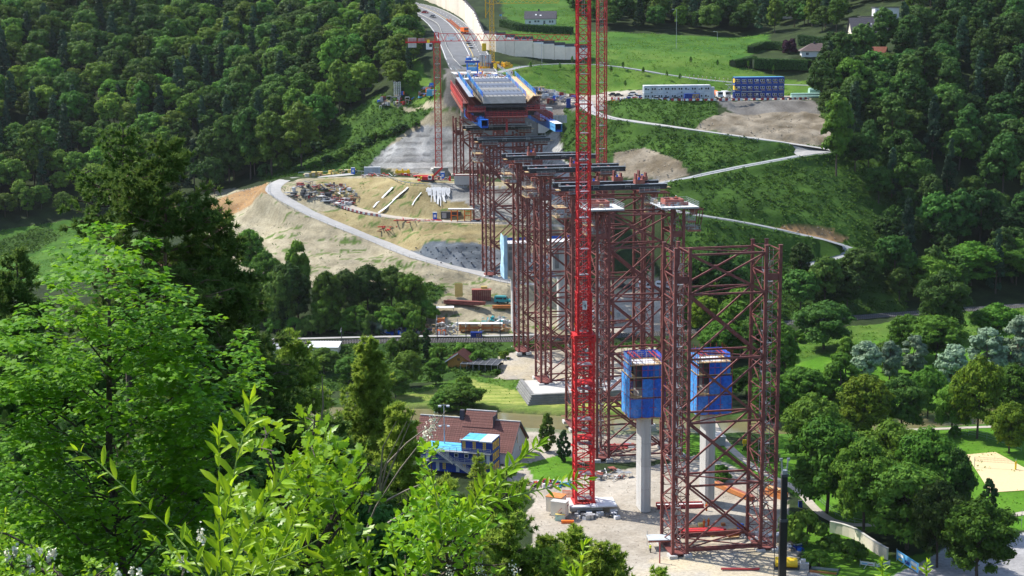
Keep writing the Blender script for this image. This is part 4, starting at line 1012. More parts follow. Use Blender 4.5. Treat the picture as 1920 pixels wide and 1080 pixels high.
# dark interior frame below the panels, red walkways across the front
m_ = mbu('girder_black')
for x_ in np.linspace(-HWD + .3, HWD - .3, 7): m_.bar(D_(x_, 1.4, -2.1), D_(x_, 1.4, -6.0), .4)
m_.add([D_(-HWD, 6, -2.2), D_(HWD, 6, -2.2), D_(HWD, 6, -7), D_(-HWD, 6, -7), D_(-HWD, 7, -2.2), D_(HWD, 7, -2.2), D_(HWD, 7, -7), D_(-HWD, 7, -7)], [(0, 1, 2, 3), (7, 6, 5, 4), (0, 4, 5, 1), (3, 2, 6, 7), (0, 3, 7, 4), (1, 5, 6, 2)])  # black slab painted in for the shaded void under the panels
m_.bar(D_(-HWD - 3, 0, -2.9), D_(HWD + 3, 0, -2.9), .5, .9); m_.bar(D_(-HWD - 3, 2, -5.8), D_(HWD + 3, 2, -5.8), .6, 1.0)
m_.build('inner_frame', parent=dk)
for y_ in np.arange(8, 62, 9): 
 m_ = mbu('girder_black'); m_.bar(D_(-HWD - 4.4, y_, -5.4), D_(HWD + 4.4, y_, -5.4), .8, 1.4); m_.build('cross_girder', parent=dk)
for xa, xb, y_, z_ in ((-12.5, -6.6, -1.0, -4.6), (-6.6, 7.4, -2.0, -6.4), (7.4, 13.5, -1.0, -4.4), (-6.4, 6.6, 0.4, -8.6)):
 m_ = mbu('oxide_steel'); m_.b2(D_(xa, y_ - 1.2, z_), D_(xb, y_ + 1.6, z_ + .22)); m_.build('walkway', parent=dk)
 m_ = mbu('rail_red'); railing(m_, D_(xa, y_ - 1.2, z_), D_(xb, y_ - 1.2, z_), 1.8, 1.3, .12, 3); railing(m_, D_(xa, y_ + 1.5, z_), D_(xb, y_ + 1.5, z_), 1.9, 1.6, .12, 3); m_.build('red_railing', parent=dk)
for sx, xo in ((-1, 11.0), (1, 16.6)):                       # low side walkways with red railings and grey boards, above the blue boxes
 for k in range(3):
  y0 = 2.5 + k * 9
  m_ = mbu('oxide_steel'); m_.bar((sx * (xo - 2.6), y0, -8.2), (sx * (xo - 2.6), y0 + 8.8, -8.0), 3.4, .2); m_.use('concrete'); m_.bar((sx * (xo - 3.4), y0 + .1, -8.0), (sx * (xo - 3.4), y0 + 8.6, -7.8), 1.3, .16); m_.build('walkway', parent=dk)
  m_ = mbu('rail_red'); railing(m_, (sx * xo, y0, -8.1), (sx * xo, y0 + 8.6, -7.9), 2.4, 1.2, .13, 5)
  if k == 0: railing(m_, (sx * xo, y0, -8.1), (sx * (xo - 5), y0, -8.1), 2.2, 1.2, .12, 4)
  m_.build('red_railing', parent=dk)
  m_ = mbu('oxide_bright')
  for q in range(3): m_.bar((sx * (xo - .4), y0 + q * 3 + .5, -8.1), (sx * (xo - 4.5), y0 + q * 3 + .5, -4.2), .26); m_.bar((sx * (xo - 4.5), y0 + q * 3 + .5, -8.1), (sx * (xo - 4.5), y0 + q * 3 + .5, -3.6), .3)
  m_.build('bracket', parent=dk)
m_ = mbu('rail_red'); m_.bar((0.5, -1.5, -7), (0.5, -1.5, -11.5), .7); m_.build('hanger', parent=dk)
m_ = mbu('concrete'); P = [D_(-HWD - 1.5, 62, -.3), D_(HWD + 2.2, 62, -.3), D_(HWD + 2.2, 140, -1.2), D_(-HWD - 1.5, 140, -1.2), D_(-HWD + 1, 62, -4), D_(HWD - 1, 62, -4), D_(HWD - 1, 140, -5.2), D_(-HWD + 1, 140, -5.2)]
P = [(x, y, (z if y < 100 else z - 4.0)) for x, y, z in P]
m_.add(P, [(0, 1, 2, 3), (7, 6, 5, 4), (0, 4, 5, 1), (3, 2, 6, 7), (0, 3, 7, 4), (1, 5, 6, 2)]); m_.build('concrete_deck', parent=dk)
for x_, mk_ in ((-9.4, 'galv'), (9.4, 'galv')):
 m_ = mbu(mk_); railing(m_, D_(x_, 63, 0), D_(x_, 120, -1.5), 1.2, 3, .1); m_.build('edge_railing', parent=dk)
# abutment below the deck end and dark steel posts on its left
ab = thing('abutment', 'grey concrete abutment wall carrying the far end of the deck', 'abutment', W(950, 205, 645), DRZ)
m_ = mbu('concrete_dark'); m_.b2((-12, 0, -12), (13, 4, 9)); m_.build('wall', parent=ab)
m_ = mbu('concrete'); m_.b2((13.05, -1.2, -10), (19, 3, .5)); m_.build('wing_wall', parent=ab)
m_ = mbu('concrete_dark'); m_.b2((-19, -.6, -6), (-12.05, 3, 6)); m_.build('wing_wall', parent=ab)
# ------------------------------------------------------------------ tower cranes
def mast(m_, x, y, z0, z1, w, bay, cw, bw, xb=False):
 h = w / 2; c = [(x - h, y - h), (x + h, y - h), (x + h, y + h), (x - h, y + h)]
 for px_, py_ in c: m_.bar((px_, py_, z0), (px_, py_, z1), cw)
 n = max(1, int(round((z1 - z0) / bay)))
 for i in range(4):
  a, b = c[i], c[(i + 1) % 4]; zigzag(m_, (*a, z0), (*a, z1), (*b, z0), (*b, z1), n, bw, rungs=True, x=xb)
def crane_mast(root, z0, z1, w, bay, cw, bw, mk_, sec=12.0, x=0, y=0, xb=False):
 z = z0
 while z < z1 - .5:
  z2 = min(z + sec, z1); m_ = mbu(mk_); mast(m_, x, y, z, z2 - .08, w, bay, cw, bw, xb)
  for dx in (-1, 1):
   for dy in (-1, 1): m_.box((x + dx * w / 2, y + dy * w / 2, z2 - .2), (cw * 1.7, cw * 1.7, .3))
  s_ = m_.build('mast_section', parent=root)
  m_ = mbu('galv')
  m_.bar((x - .25, y, z), (x - .25, y, z2 - .1), .06); m_.bar((x + .25, y, z), (x + .25, y, z2 - .1), .06)
  for k in np.arange(z + .4, z2, .6): m_.bar((x - .25, y, k), (x + .25, y, k), .05)
  if sec > 5:
   m_.box((x, y, z + .6), (w * .86, w * .7, .1)); 
   if z2 - z > 8: m_.box((x, y, z + (z2 - z) / 2), (w * .86, w * .7, .1))
  m_.build('ladder', parent=s_); z = z2
p = PZ(1094, 948, 0)
c1 = thing('tower_crane', 'tallest bright red tower crane mast with the number 4 plate, standing in the yard', 'tower crane', p, math.radians(7), 'red tower cranes')
crane_mast(c1, 1.2, 37.0, 3.75, 2.1, .52, .20, 'crane_red')
m_ = mbu('crane_red'); mast(m_, 0, 0, 36.2, 37.6, 4.2, 1.2, .4, .2, True); m_.b2((-2.1, -2.1, 37.3), (2.1, 2.1, 37.6)); m_.build('collar', parent=c1)
crane_mast(c1, 37.6, 120.0, 2.45, 2.0, .36, .15, 'crane_red', x=0, y=0)
m_ = mbu('crane_red'); mast(m_, 0, 0, 37.7, 46.5, 2.95, 1.4, .26, .13, True); m_.build('climbing_cage', parent=c1)
m_ = mbu('white_paint'); m_.b2((-.45, -1.66, 43.0), (.45, -1.6, 44.9)); pl = m_.build('number_plate', parent=c1)
m_ = mbu('black')
m_.b2((-.22, -1.70, 43.85), (-.12, -1.665, 44.6)); m_.b2((-.22, -1.70, 43.75), (.26, -1.665, 43.9)); m_.b2((.04, -1.70, 43.3), (.16, -1.665, 44.3)); m_.build('number_four', parent=pl)
for k, z in enumerate((15.0, 27.0)):
 m_ = mbu('crane_red'); m_.b2((-1.9, -1.95, z), (1.9, 1.95, z + .3)); m_.build('platform', parent=c1)
m_ = mbu('concrete'); m_.b2((-3.4, -3.2, -.1), (3.6, 3.2, .9)); m_.use('white_paint'); m_.b2((1.0, -4.4, .9), (6.5, 1.5, 1.15)); m_.b2((-3.3, -4.2, .9), (.8, -3.0, 1.2)); m_.use('crane_red_old'); m_.b2((-2.4, -2.4, .9), (2.4, 2.4, 1.25)); m_.build('crane_base', parent=c1)
p = PZ(1127, 706, 0)
c3 = thing('tower_crane', 'slim red tower crane mast rising right behind the tallest one', 'tower crane', p, math.radians(12), 'red tower cranes')
crane_mast(c3, 0, 121.0, 2.3, 2.3, .30, .14, 'crane_red_old')
m_ = mbu('concrete'); m_.b2((-3, -3, -.2), (3, 3, .6)); m_.build('crane_base', parent=c3)
p = W(823, 318, 628); JR = math.radians(-3)
c2 = thing('tower_crane', 'complete red tower crane with a long level jib beside the deck', 'tower crane', p, math.radians(6), 'red tower cranes')
crane_mast(c2, 0.6, 51.0, 2.5, 2.2, .28, .13, 'crane_red_old')
m_ = mbu('concrete'); m_.b2((-3.2, -3, -.3), (3.2, 3, .6)); m_.build('crane_base', parent=c2)
def jib(root, L, mk_, z, h0, h1, w, rz, n, x0=1.2, name='jib', ch=.16):
 m_ = mbu(mk_); ca, sa = math.cos(rz), math.sin(rz)
 R = lambda x, y, zz: (x * ca - y * sa, x * sa + y * ca, zz)
 A0, A1 = R(x0, -w / 2, z), R(L, -w / 2, z); B0, B1 = R(x0, w / 2, z), R(L, w / 2, z); T0, T1 = R(x0, 0, z + h0), R(L, 0, z + h1)
 for a, b in ((A0, A1), (B0, B1), (T0, T1)): m_.bar(a, b, ch)
 zigzag(m_, A0, A1, T0, T1, n, ch * .6, rungs=False, x=False); zigzag(m_, B0, B1, T0, T1, n, ch * .6, rungs=False); zigzag(m_, A0, A1, B0, B1, n, ch * .6)
 return m_.build(name, parent=root)
jib(c2, 53.5, 'crane_red', 51.6, 3.0, 2.0, 1.7, JR, 34, ch=.22)
m_ = mbu('crane_red'); m_.b2((-1.5, -1.5, 51.0), (1.5, 1.5, 51.7)); mast(m_, 0, 0, 51.7, 55.0, 1.6, 1.6, .25, .12); m_.build('slewing_top', parent=c2)
m_ = mbu('crane_red'); m_.b2((-12.5, -.9, 51.0), (-1.5, -.7, 51.6)); m_.b2((-12.5, .7, 51.0), (-1.5, .9, 51.6)); m_.b2((-12.5, -.7, 51.1), (-1.5, .7, 51.2)); railing(m_, (-12.5, -.9, 51.5), (-1.5, -.9, 51.5), 1.2, 1.6, .07); m_.build('counter_jib', parent=c2)
m_ = mbu('concrete'); m_.b2((-11.5, -.65, 49.2), (-8.2, .65, 53.0)); m_.use('steel_grey'); m_.b2((-7.4, -.6, 51.6), (-5, .6, 52.8)); m_.build('counterweight', parent=c2)
m_ = mbu('white_paint'); m_.b2((-4.4, -2.5, 48.4), (-2.0, -.95, 50.9)); cb = m_.build('cab', parent=c2); m_ = mbu('glass'); m_.b2((-1.99, -2.4, 48.9), (-1.94, -1.1, 50.6)); m_.b2((-3.2, -2.55, 49.4), (-2.1, -2.51, 50.6)); m_.build('cab_window', parent=cb)
m_ = mbu('yellow'); m_.b2((-4.0, -1.2, 51.0), (-2.9, -.95, 52.2)); m_.build('winch_cover', parent=c2)
m_ = mbu('white_paint'); m_.b2((4.2, -1.0, 52.0), (7.0, -.92, 53.4)); m_.build('sign_board', parent=c2)
p = W(923, 122, 672)
c4 = thing('tower_crane', 'yellow tower crane with a short jib at the far end of the deck', 'tower crane', p, 0.0)
crane_mast(c4, 0, 32.5, 1.75, 1.7, .22, .12, 'crane_yellow', sec=8.0)
m_ = mbu('crane_yellow'); m_.b2((-2, -2, -.2), (2, 2, .8)); m_.b2((-3.2, -.5, .8), (3.2, .5, 1.5)); m_.build('crane_base', parent=c4)
jib(c4, 29.0, 'crane_yellow', 26.0, 1.6, .9, 1.1, math.radians(-6), 18, ch=.16)
m_ = mbu('crane_yellow'); m_.bar((-2.6, 0, 20), (-2.6, 0, 27.6), .35); m_.bar((-2.6, 0, 27.6), (0, 0, 31), .2); m_.bar((-2.6, 0, 26.5), (1, 0, 25.5), .3); m_.bar((-2.6, 0, 21), (0, 0, 25), .2); m_.bar((0, 0, 32.3), (14, -1.2, 27.6), .06); m_.build('counter_arm', parent=c4)
# ---- black telescopic boom in front, with a forked head
p = PZ(1466, 1098, 0)
bm_ = thing('mobile_crane_boom', 'black upright telescopic boom with a forked silver head at the yard edge', 'crane boom', p, math.radians(4))
m_ = mbu('black'); m_.b2((-.66, -.5, 0), (.66, .5, 12.5)); m_.build('lower_section', parent=bm_)
m_ = mbu('black'); m_.b2((-.52, -.4, 12.5), (.52, .4, 20.8)); m_.build('upper_section', parent=bm_)
m_ = mbu('steel_dark'); m_.b2((-.62, -.46, 20.8), (.62, .46, 21.3)); m_.b2((-.7, -.52, 12.3), (.7, .52, 12.8)); m_.build('collar', parent=bm_)
for sx in (-1, 1):
 m_ = mbu('galv'); m_.bar((sx * .35, 0, 21.2), (sx * .62, 0, 24.2), .22, .3); m_.box((sx * .68, 0, 24.0), (.5, .25, .5)); m_.build('head_fork', parent=bm_)
m_ = mbu('galv'); m_.b2((-.45, -.42, 21.3), (.45, .42, 22.0)); m_.build('head_block', parent=bm_)
m_ = mbu('steel_dark'); m_.bar((-1.6, -.2, 0), (-1.5, -.1, 10.2), .12); m_.build('hose', parent=bm_)
# ------------------------------------------------------------------ trees and plants
def unit(v): return v / (np.linalg.norm(v, axis=-1, keepdims=True) + 1e-9)
def rdir(n): return unit(rng.normal(size=(n, 3)))
def leaf_quads(P, N, size, asp=1.6, jitter=0.35):
 """pointed four-cornered leaves (or leaf sprays) at P facing N"""
 n = len(P); N = unit(N + rdir(n) * jitter)
 a = unit(np.cross(N, rdir(n))); b = np.cross(N, a)
 s = size * rng.uniform(.65, 1.35, n)[:, None]
 V = np.stack([P - a * s * asp * .5, P + b * s * .5 + N * s * .12, P + a * s * asp * .5, P - b * s * .5 + N * s * .12], 1).reshape(-1, 3)
 return V, np.arange(n * 4).reshape(-1, 4)
def crown(name, mat_, R, H, z0, nleaf, size, K=26, shape='round', asp=1.5, core=True, rough=1.0, droop=0.0):
 """an uneven crown: leaf clumps gathered in boughs with gaps between them; z0 = height of the crown's underside"""
 C = []; Rr = []
 tries = 0
 while len(C) < K and tries < 4000:
  tries += 1
  t = rng.uniform(0, 1) ** .85; a = rng.uniform(0, 2 * math.pi)
  if shape == 'round': pr = math.sqrt(max(0.0, 1 - (2 * t - 0.9) ** 2)) if t > .1 else .75
  elif shape == 'cone': pr = (1 - t) ** .8 + .05
  elif shape == 'column': pr = min(1, 3.5 * t, 2.6 * (1 - t) + .15)
  elif shape == 'tall': pr = min(1.0, .55 + t) * math.sqrt(max(0.0, 1 - t ** 2.6))
  else: pr = math.sqrt(max(0.0, 1 - t * t))
  q = rng.uniform(.45, .92) * R * pr; rc = R * rng.uniform(.15, .30) * (1.0 if shape not in ('cone', 'column') else .75)
  c = np.array([math.cos(a) * q, math.sin(a) * q, z0 + rc * .5 + t * (H - rc * 1.3)])
  if all(np.linalg.norm(c - d) > 00.62 * (rc + r2) * .72 for d, r2 in zip(C, Rr)): C.append(c); Rr.append(rc)
 C = np.array(C); Rr = np.array(Rr)
 w = Rr ** 2; k = rng.choice(len(C), nleaf, p=w / w.sum())
 d = rdir(nleaf); d[:, 2] = np.where(d[:, 2] < -.35, -d[:, 2], d[:, 2]); d = unit(d)
 lump = 1 + .22 * np.sin(d[:, 0] * 5 + k) * np.sin(d[:, 1] * 6 + 2 * k) + .14 * np.sin(d[:, 2] * 11 + k * 3)
 P = C[k] + d * (Rr[k] * lump * rng.uniform(.60, 1.22, nleaf) ** .9)[:, None] * np.array([1, 1, .82])
 stray = rng.random(nleaf) < .12; P[stray] += rdir(int(stray.sum())) * R * .08
 if droop: P[:, 2] -= droop * (np.hypot(P[:, 0], P[:, 1]) / R) ** 2
 V, Fq = leaf_quads(P, d * np.array([1, 1, 1.15]), size, asp, .45 * rough)
 me = npmesh(name, V, Fq, [mat_])
 coreP = []
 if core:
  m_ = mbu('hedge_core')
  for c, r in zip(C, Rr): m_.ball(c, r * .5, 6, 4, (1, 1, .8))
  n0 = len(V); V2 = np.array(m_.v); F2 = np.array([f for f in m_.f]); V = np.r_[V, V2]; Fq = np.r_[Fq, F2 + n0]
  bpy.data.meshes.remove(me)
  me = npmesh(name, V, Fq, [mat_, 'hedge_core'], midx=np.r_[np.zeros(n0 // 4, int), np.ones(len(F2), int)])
 return me, C
def trunk_mesh(h, r, limbs, mk_='bark', n=7):
 m_ = mbu(mk_); z = np.linspace(0, h, 5)
 pts = [(math.sin(q * 1.3) * r * .5, math.cos(q * 1.7) * r * .5 - r * .5, q - .3 * (q == 0)) for q in z]
 m_.tube(pts, r, n, r * .35)
 for c in limbs:
  z_ = min(h * .95, max(h * .35, c[2] - np.hypot(c[0], c[1]) * .9)); m_.tube([(0, 0, z_), (c[0] * .5, c[1] * .5, z_ + (c[2] - z_) * .6), tuple(c)], r * .38, 4, r * .08)
 return m_.mesh('trunk')
PROTO = {}
def proto(key, mats_, R, H, z0, nleaf, size, K=26, shape='round', nvar=3, tr=.28, **kw):
 """several shapes of one kind of tree, standing at the origin"""
 out = []
 for v in range(nvar):
  me, C = crown('crown', mats_[0], R * rng.uniform(.92, 1.08), H * rng.uniform(.93, 1.07), z0, nleaf, size, K, shape, **kw)
  tm = trunk_mesh(z0 + H * .7, tr, C[rng.choice(len(C), 7)])
  for mk_ in mats_:
   me2 = me if mk_ == mats_[0] else me.copy()
   me2.materials[0] = M[mk_]; out.append((me2, tm, mk_))
 PROTO[key] = (out, R, z0 + H)
proto('forest', ['leaf_forest', 'leaf_forest_yellow', 'leaf_shade', 'leaf_cloud_shade'], 5.8, 10.5, 4.0, 8000, .56, K=52, nvar=4)
proto('forest_tall', ['leaf_forest', 'leaf_shade', 'leaf_forest_yellow', 'leaf_cloud_shade'], 4.8, 14, 4.5, 8000, .56, K=54, shape='tall', nvar=2)
proto('spruce', ['leaf_conifer'], 3.3, 17, 2.0, 6000, .62, K=44, shape='cone', nvar=2, asp=2.2, droop=1.0)
proto('park', ['leaf_park', 'leaf_shade', 'leaf_gold', 'leaf_bright', 'leaf_forest_yellow'], 6.0, 11.5, 2.6, 24000, .36, K=62, nvar=3, tr=.3)
proto('park_silver', ['leaf_silver', 'leaf_park'], 4.2, 10, 1.2, 15000, .32, K=50, shape='tall', nvar=2, asp=2.4)
proto('bush', ['leaf_park', 'leaf_bright', 'leaf_shade', 'leaf_purple', 'leaf_forest_yellow', 'leaf_hedge'], 2.4, 3.2, .1, 4500, .30, K=16, shape='dome', nvar=2, tr=.1)
proto('column', ['leaf_hedge', 'leaf_forest_yellow'], 1.7, 7.5, .2, 6000, .30, K=24, shape='column', nvar=1, tr=.15)
proto('conifer_round', ['leaf_forest_yellow', 'leaf_hedge'], 2.2, 6.2, .1, 9000, .26, K=60, shape='column', nvar=1, tr=.16)
def plant(name, key, mk_, loc, height, width, label, group=None, cat='tree', rz=None):
 out, R, H = PROTO[key]; cand = [o for o in out if o[2] == mk_]
 if not cand:
  me2 = out[0][0].copy(); me2.materials[0] = M[mk_]; out.append((me2, out[0][1], mk_)); cand = [out[-1]]
 me, tm, _ = cand[rnd.randrange(len(cand))]
 root = thing(name, label, cat, loc, rnd.uniform(0, 6.28) if rz is None else rz, group)
 root.scale = (width / (2 * R), width / (2 * R), height / H)
 link('trunk' if cat == 'tree' else 'stem', tm, root); link('crown' if cat == 'tree' else 'foliage', me, root)
 return root
# ---- the big woods: the trees that show largest are single things, the others one wood each
def poisson(poly_px, spacing, H=None, pts3=None):
 P = cast(poly_px, HG, 262) if pts3 is None else np.array(pts3)
 lo = P[:, :2].min(0); hi = P[:, :2].max(0); out = []
 nx = int((hi[0] - lo[0]) / spacing) + 1; ny = int((hi[1] - lo[1]) / spacing) + 1
 gx, gy = np.meshgrid(np.arange(nx), np.arange(ny)); gx = gx.ravel() + (gy.ravel() % 2) * .5
 X = lo[0] + (gx + rng.uniform(-.36, .36, gx.shape)) * spacing; Y = lo[1] + (gy.ravel() + rng.uniform(-.36, .36, gx.shape)) * spacing * .9
 k = inpoly(X, Y, P); return np.stack([X[k], Y[k]], 1)
def clear_of_roads(XY, gap=3.0):
 k = np.ones(len(XY), bool)
 for key, (Q, w, bl) in ROADS.items():
  r, _ = polydist(XY[:, 0], XY[:, 1], Q, w / 2 + gap + 6); k &= r > w / 2 + gap
 return XY[k]
def woods(poly, spacing, group, labels, kinds, pts3=None, nmax=150, name='tree', size=(.68, 1.34), extra_exclude=()):
 XY = clear_of_roads(poisson(poly, spacing, pts3=pts3), 4.0)
 for ex in extra_exclude: 
  E = cast(ex, HG, 262); XY = XY[~inpoly(XY[:, 0], XY[:, 1], E)]
 Z = hgrid(XY[:, 0], XY[:, 1], HF); pr = project(np.c_[XY, Z + 9])
 vis = (pr[:, 0] > -60) & (pr[:, 0] < 1980) & (pr[:, 1] > -50) & (pr[:, 1] < 1130)
 order = np.argsort(np.where(vis, pr[:, 2], 1e6)); XY = XY[order]; Z = Z[order]; vis = vis[order]; pr2 = pr[order]
 rest = []
 nz = fbm(XY[:, 0] + 300, XY[:, 1], 45)
 for i, ((x, y), z) in enumerate(zip(XY, Z)):
  u = rnd.random(); acc = 0
  v = (u * .55 + float(np.clip((nz[i] - .3) / .4, 0, 1)) * .45)
  for (w_, key, mk_, nm, lb) in kinds:
   acc += w_
   if v <= acc: break
  s = rnd.uniform(*size); out, R, H = PROTO[key]
  u_, v_ = pr2[i, 0], pr2[i, 1]; lb2 = lb + (', high up' if v_ < 120 else ', low down' if v_ > 270 else ', half way up') + (' near the left edge' if u_ < 200 else ' left of centre' if u_ < 450 else ' beside the cleared slope' if u_ < 900 else ' close to the terrace' if u_ < 1640 else ' toward the right edge')
  if i < nmax and vis[i]: plant(nm, key, mk_, (x, y, z - .4), H * s * rnd.uniform(.9, 1.15), 2 * R * s, lb2, group + ' ' + ('conifers' if 'spruce' in key else 'broadleaves'))
  else: rest.append((x, y, z - .4, s, kinds.index((w_, key, mk_, nm, lb))))
 return rest
def stuff_wood(name, label, rest, kinds):
 """the trees past the limit, one object: points that carry copies of the crowns"""
 if not rest: return
 cn = bpy.data.collections.new(name + '_crowns')
 R_ = np.array(rest); me = bpy.data.meshes.new(name); me.from_pydata([tuple(r[:3]) for r in rest], [], [])
 ob = bpy.data.objects.new(name, me); COL.objects.link(ob); tag(ob, label, kind='stuff')
 for i, (w_, key, mk_, nm, lb) in enumerate(kinds):
  out, Rr, Hh = PROTO[key]; c = [o for o in out if o[2] == mk_][0]
  q = bpy.data.objects.new('%02d_crown' % i, c[0]); cn.objects.link(q)
 a = me.attributes.new('pick', 'INT', 'POINT'); a.data.foreach_set('value', R_[:, 4].astype(np.int32))
 a = me.attributes.new('size', 'FLOAT', 'POINT'); a.data.foreach_set('value', R_[:, 3].astype(np.float32))
 a = me.attributes.new('turn', 'FLOAT', 'POINT'); a.data.foreach_set('value', rng.uniform(0, 6.28, len(rest)).astype(np.float32))
 ng = bpy.data.node_groups.new(name, 'GeometryNodeTree')
 ng.interface.new_socket('Geometry', in_out='INPUT', socket_type='NodeSocketGeometry'); ng.interface.new_socket('Geometry', in_out='OUTPUT', socket_type='NodeSocketGeometry')
 gi = ng.nodes.new('NodeGroupInput'); go = ng.nodes.new('NodeGroupOutput'); ip = ng.nodes.new('GeometryNodeInstanceOnPoints')
 ci = ng.nodes.new('GeometryNodeCollectionInfo'); ci.inputs['Collection'].default_value = cn; ci.inputs['Separate Children'].default_value = True; ci.inputs['Reset Children'].default_value = True
 def attr(nm, ty):
  n = ng.nodes.new('GeometryNodeInputNamedAttribute'); n.data_type = ty; n.inputs[0].default_value = nm; return n.outputs[0]
 ip.inputs['Pick Instance'].default_value = True
 ng.links.new(gi.outputs[0], ip.inputs['Points']); ng.links.new(ci.outputs[0], ip.inputs['Instance'])
 ng.links.new(attr('pick', 'INT'), ip.inputs['Instance Index'])
 cx = ng.nodes.new('ShaderNodeCombineXYZ'); ng.links.new(attr('turn', 'FLOAT'), cx.inputs[2]); ng.links.new(cx.outputs[0], ip.inputs['Rotation'])
 ng.links.new(attr('size', 'FLOAT'), ip.inputs['Scale']); ng.links.new(ip.outputs[0], go.inputs[0])
 md = ob.modifiers.new('wood', 'NODES'); md.node_group = ng
KL = [(.36, 'forest', 'leaf_shade', 'broadleaf_tree', 'dark green broadleaf tree of the left wood'),
  (.10, 'spruce', 'leaf_conifer', 'conifer_tree', 'dark pointed conifer of the left wood'),
  (.30, 'forest', 'leaf_forest', 'broadleaf_tree', 'mid green round broadleaf tree of the left wood'),
  (.12, 'forest_tall', 'leaf_forest', 'broadleaf_tree', 'tall mid green tree of the left wood'),
  (1.0, 'forest', 'leaf_forest_yellow', 'broadleaf_tree', 'lighter yellow-green tree of the left wood')]
KR = [(.40, 'forest', 'leaf_cloud_shade', 'broadleaf_tree', 'shade-darkened green broadleaf tree of the right wood'),  # greens of this wood darkened to stand in for cloud shadow
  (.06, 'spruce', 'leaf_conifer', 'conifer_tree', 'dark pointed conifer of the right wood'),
  (.22, 'forest_tall', 'leaf_cloud_shade', 'broadleaf_tree', 'tall shade-darkened green tree of the right wood'),
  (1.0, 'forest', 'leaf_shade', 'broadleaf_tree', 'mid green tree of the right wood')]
LP = [(-260, 422), (-20, 418), (80, 402), (180, 392), (300, 392), (380, 372), (450, 345), (520, 318), (575, 288), (610, 262), (655, 212), (712, 176), (790, 174), (806, 140), (780, 84), (735, 30), (705, 4)]
L3 = [tuple(p[:2]) for p in cast(LP, HG, 262)] + [(-95, 1110), (-420, 1110), (-420, 640)]
rest = woods(None, 10.2, 'left hillside wood', None, KL, pts3=L3, nmax=150)
stuff_wood('far_wood', 'dense broadleaf wood rising up the left hillside', rest, KL)
RP = [(1250, 470), (1262, 590), (1330, 607), (1420, 603), (1500, 596), (1700, 576), (1940, 558), (2200, 545)]
R3 = [tuple(p[:2]) for p in cast(RP, HG, 262)] + [(420, 620), (420, 1000), (250, 1050)] + [tuple(p[:2]) for p in cast([(1740, 70), (1690, 92), (1640, 118), (1600, 128), (1560, 135), (1535, 178), (1545, 210), (1580, 250), (1600, 285), (1600, 330), (1590, 380), (1650, 430), (1640, 480), (1480, 448), (1380, 425), (1300, 412)], HG, 262)]
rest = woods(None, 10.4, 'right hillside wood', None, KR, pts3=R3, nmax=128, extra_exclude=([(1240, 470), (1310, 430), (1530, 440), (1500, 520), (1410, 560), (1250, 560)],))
T3 = [tuple(p[:2]) for p in cast([(1135, 58), (1250, 60), (1420, 62), (1450, 66), (1480, 62), (1560, 70), (1600, 52), (1690, 60), (1740, 40)], HG, 262)] + [(330, 1120), (60, 1120)] + [tuple(p[:2]) for p in cast([(1052, 25)], HG, 262)]
KT = [(.45, 'forest', 'leaf_shade', 'broadleaf_tree', 'dark green tree beyond the upper field'),
  (.12, 'spruce', 'leaf_conifer', 'conifer_tree', 'dark conifer beyond the upper field'),
  (1.0, 'forest_tall', 'leaf_forest', 'broadleaf_tree', 'mid green tree beyond the upper field')]
rest2 = woods(None, 10.5, 'upper wood', None, KT, pts3=T3, nmax=22, extra_exclude=([(1580, 70), (1590, 10), (1700, 10), (1710, 70)], [(1460, 40), (1460, 0), (1530, 0), (1530, 40)]))
stuff_wood('far_wood', 'shade-darkened broadleaf wood covering the right hillside', rest, KR)
stuff_wood('far_wood', 'wood beyond the upper field', rest2, KT)
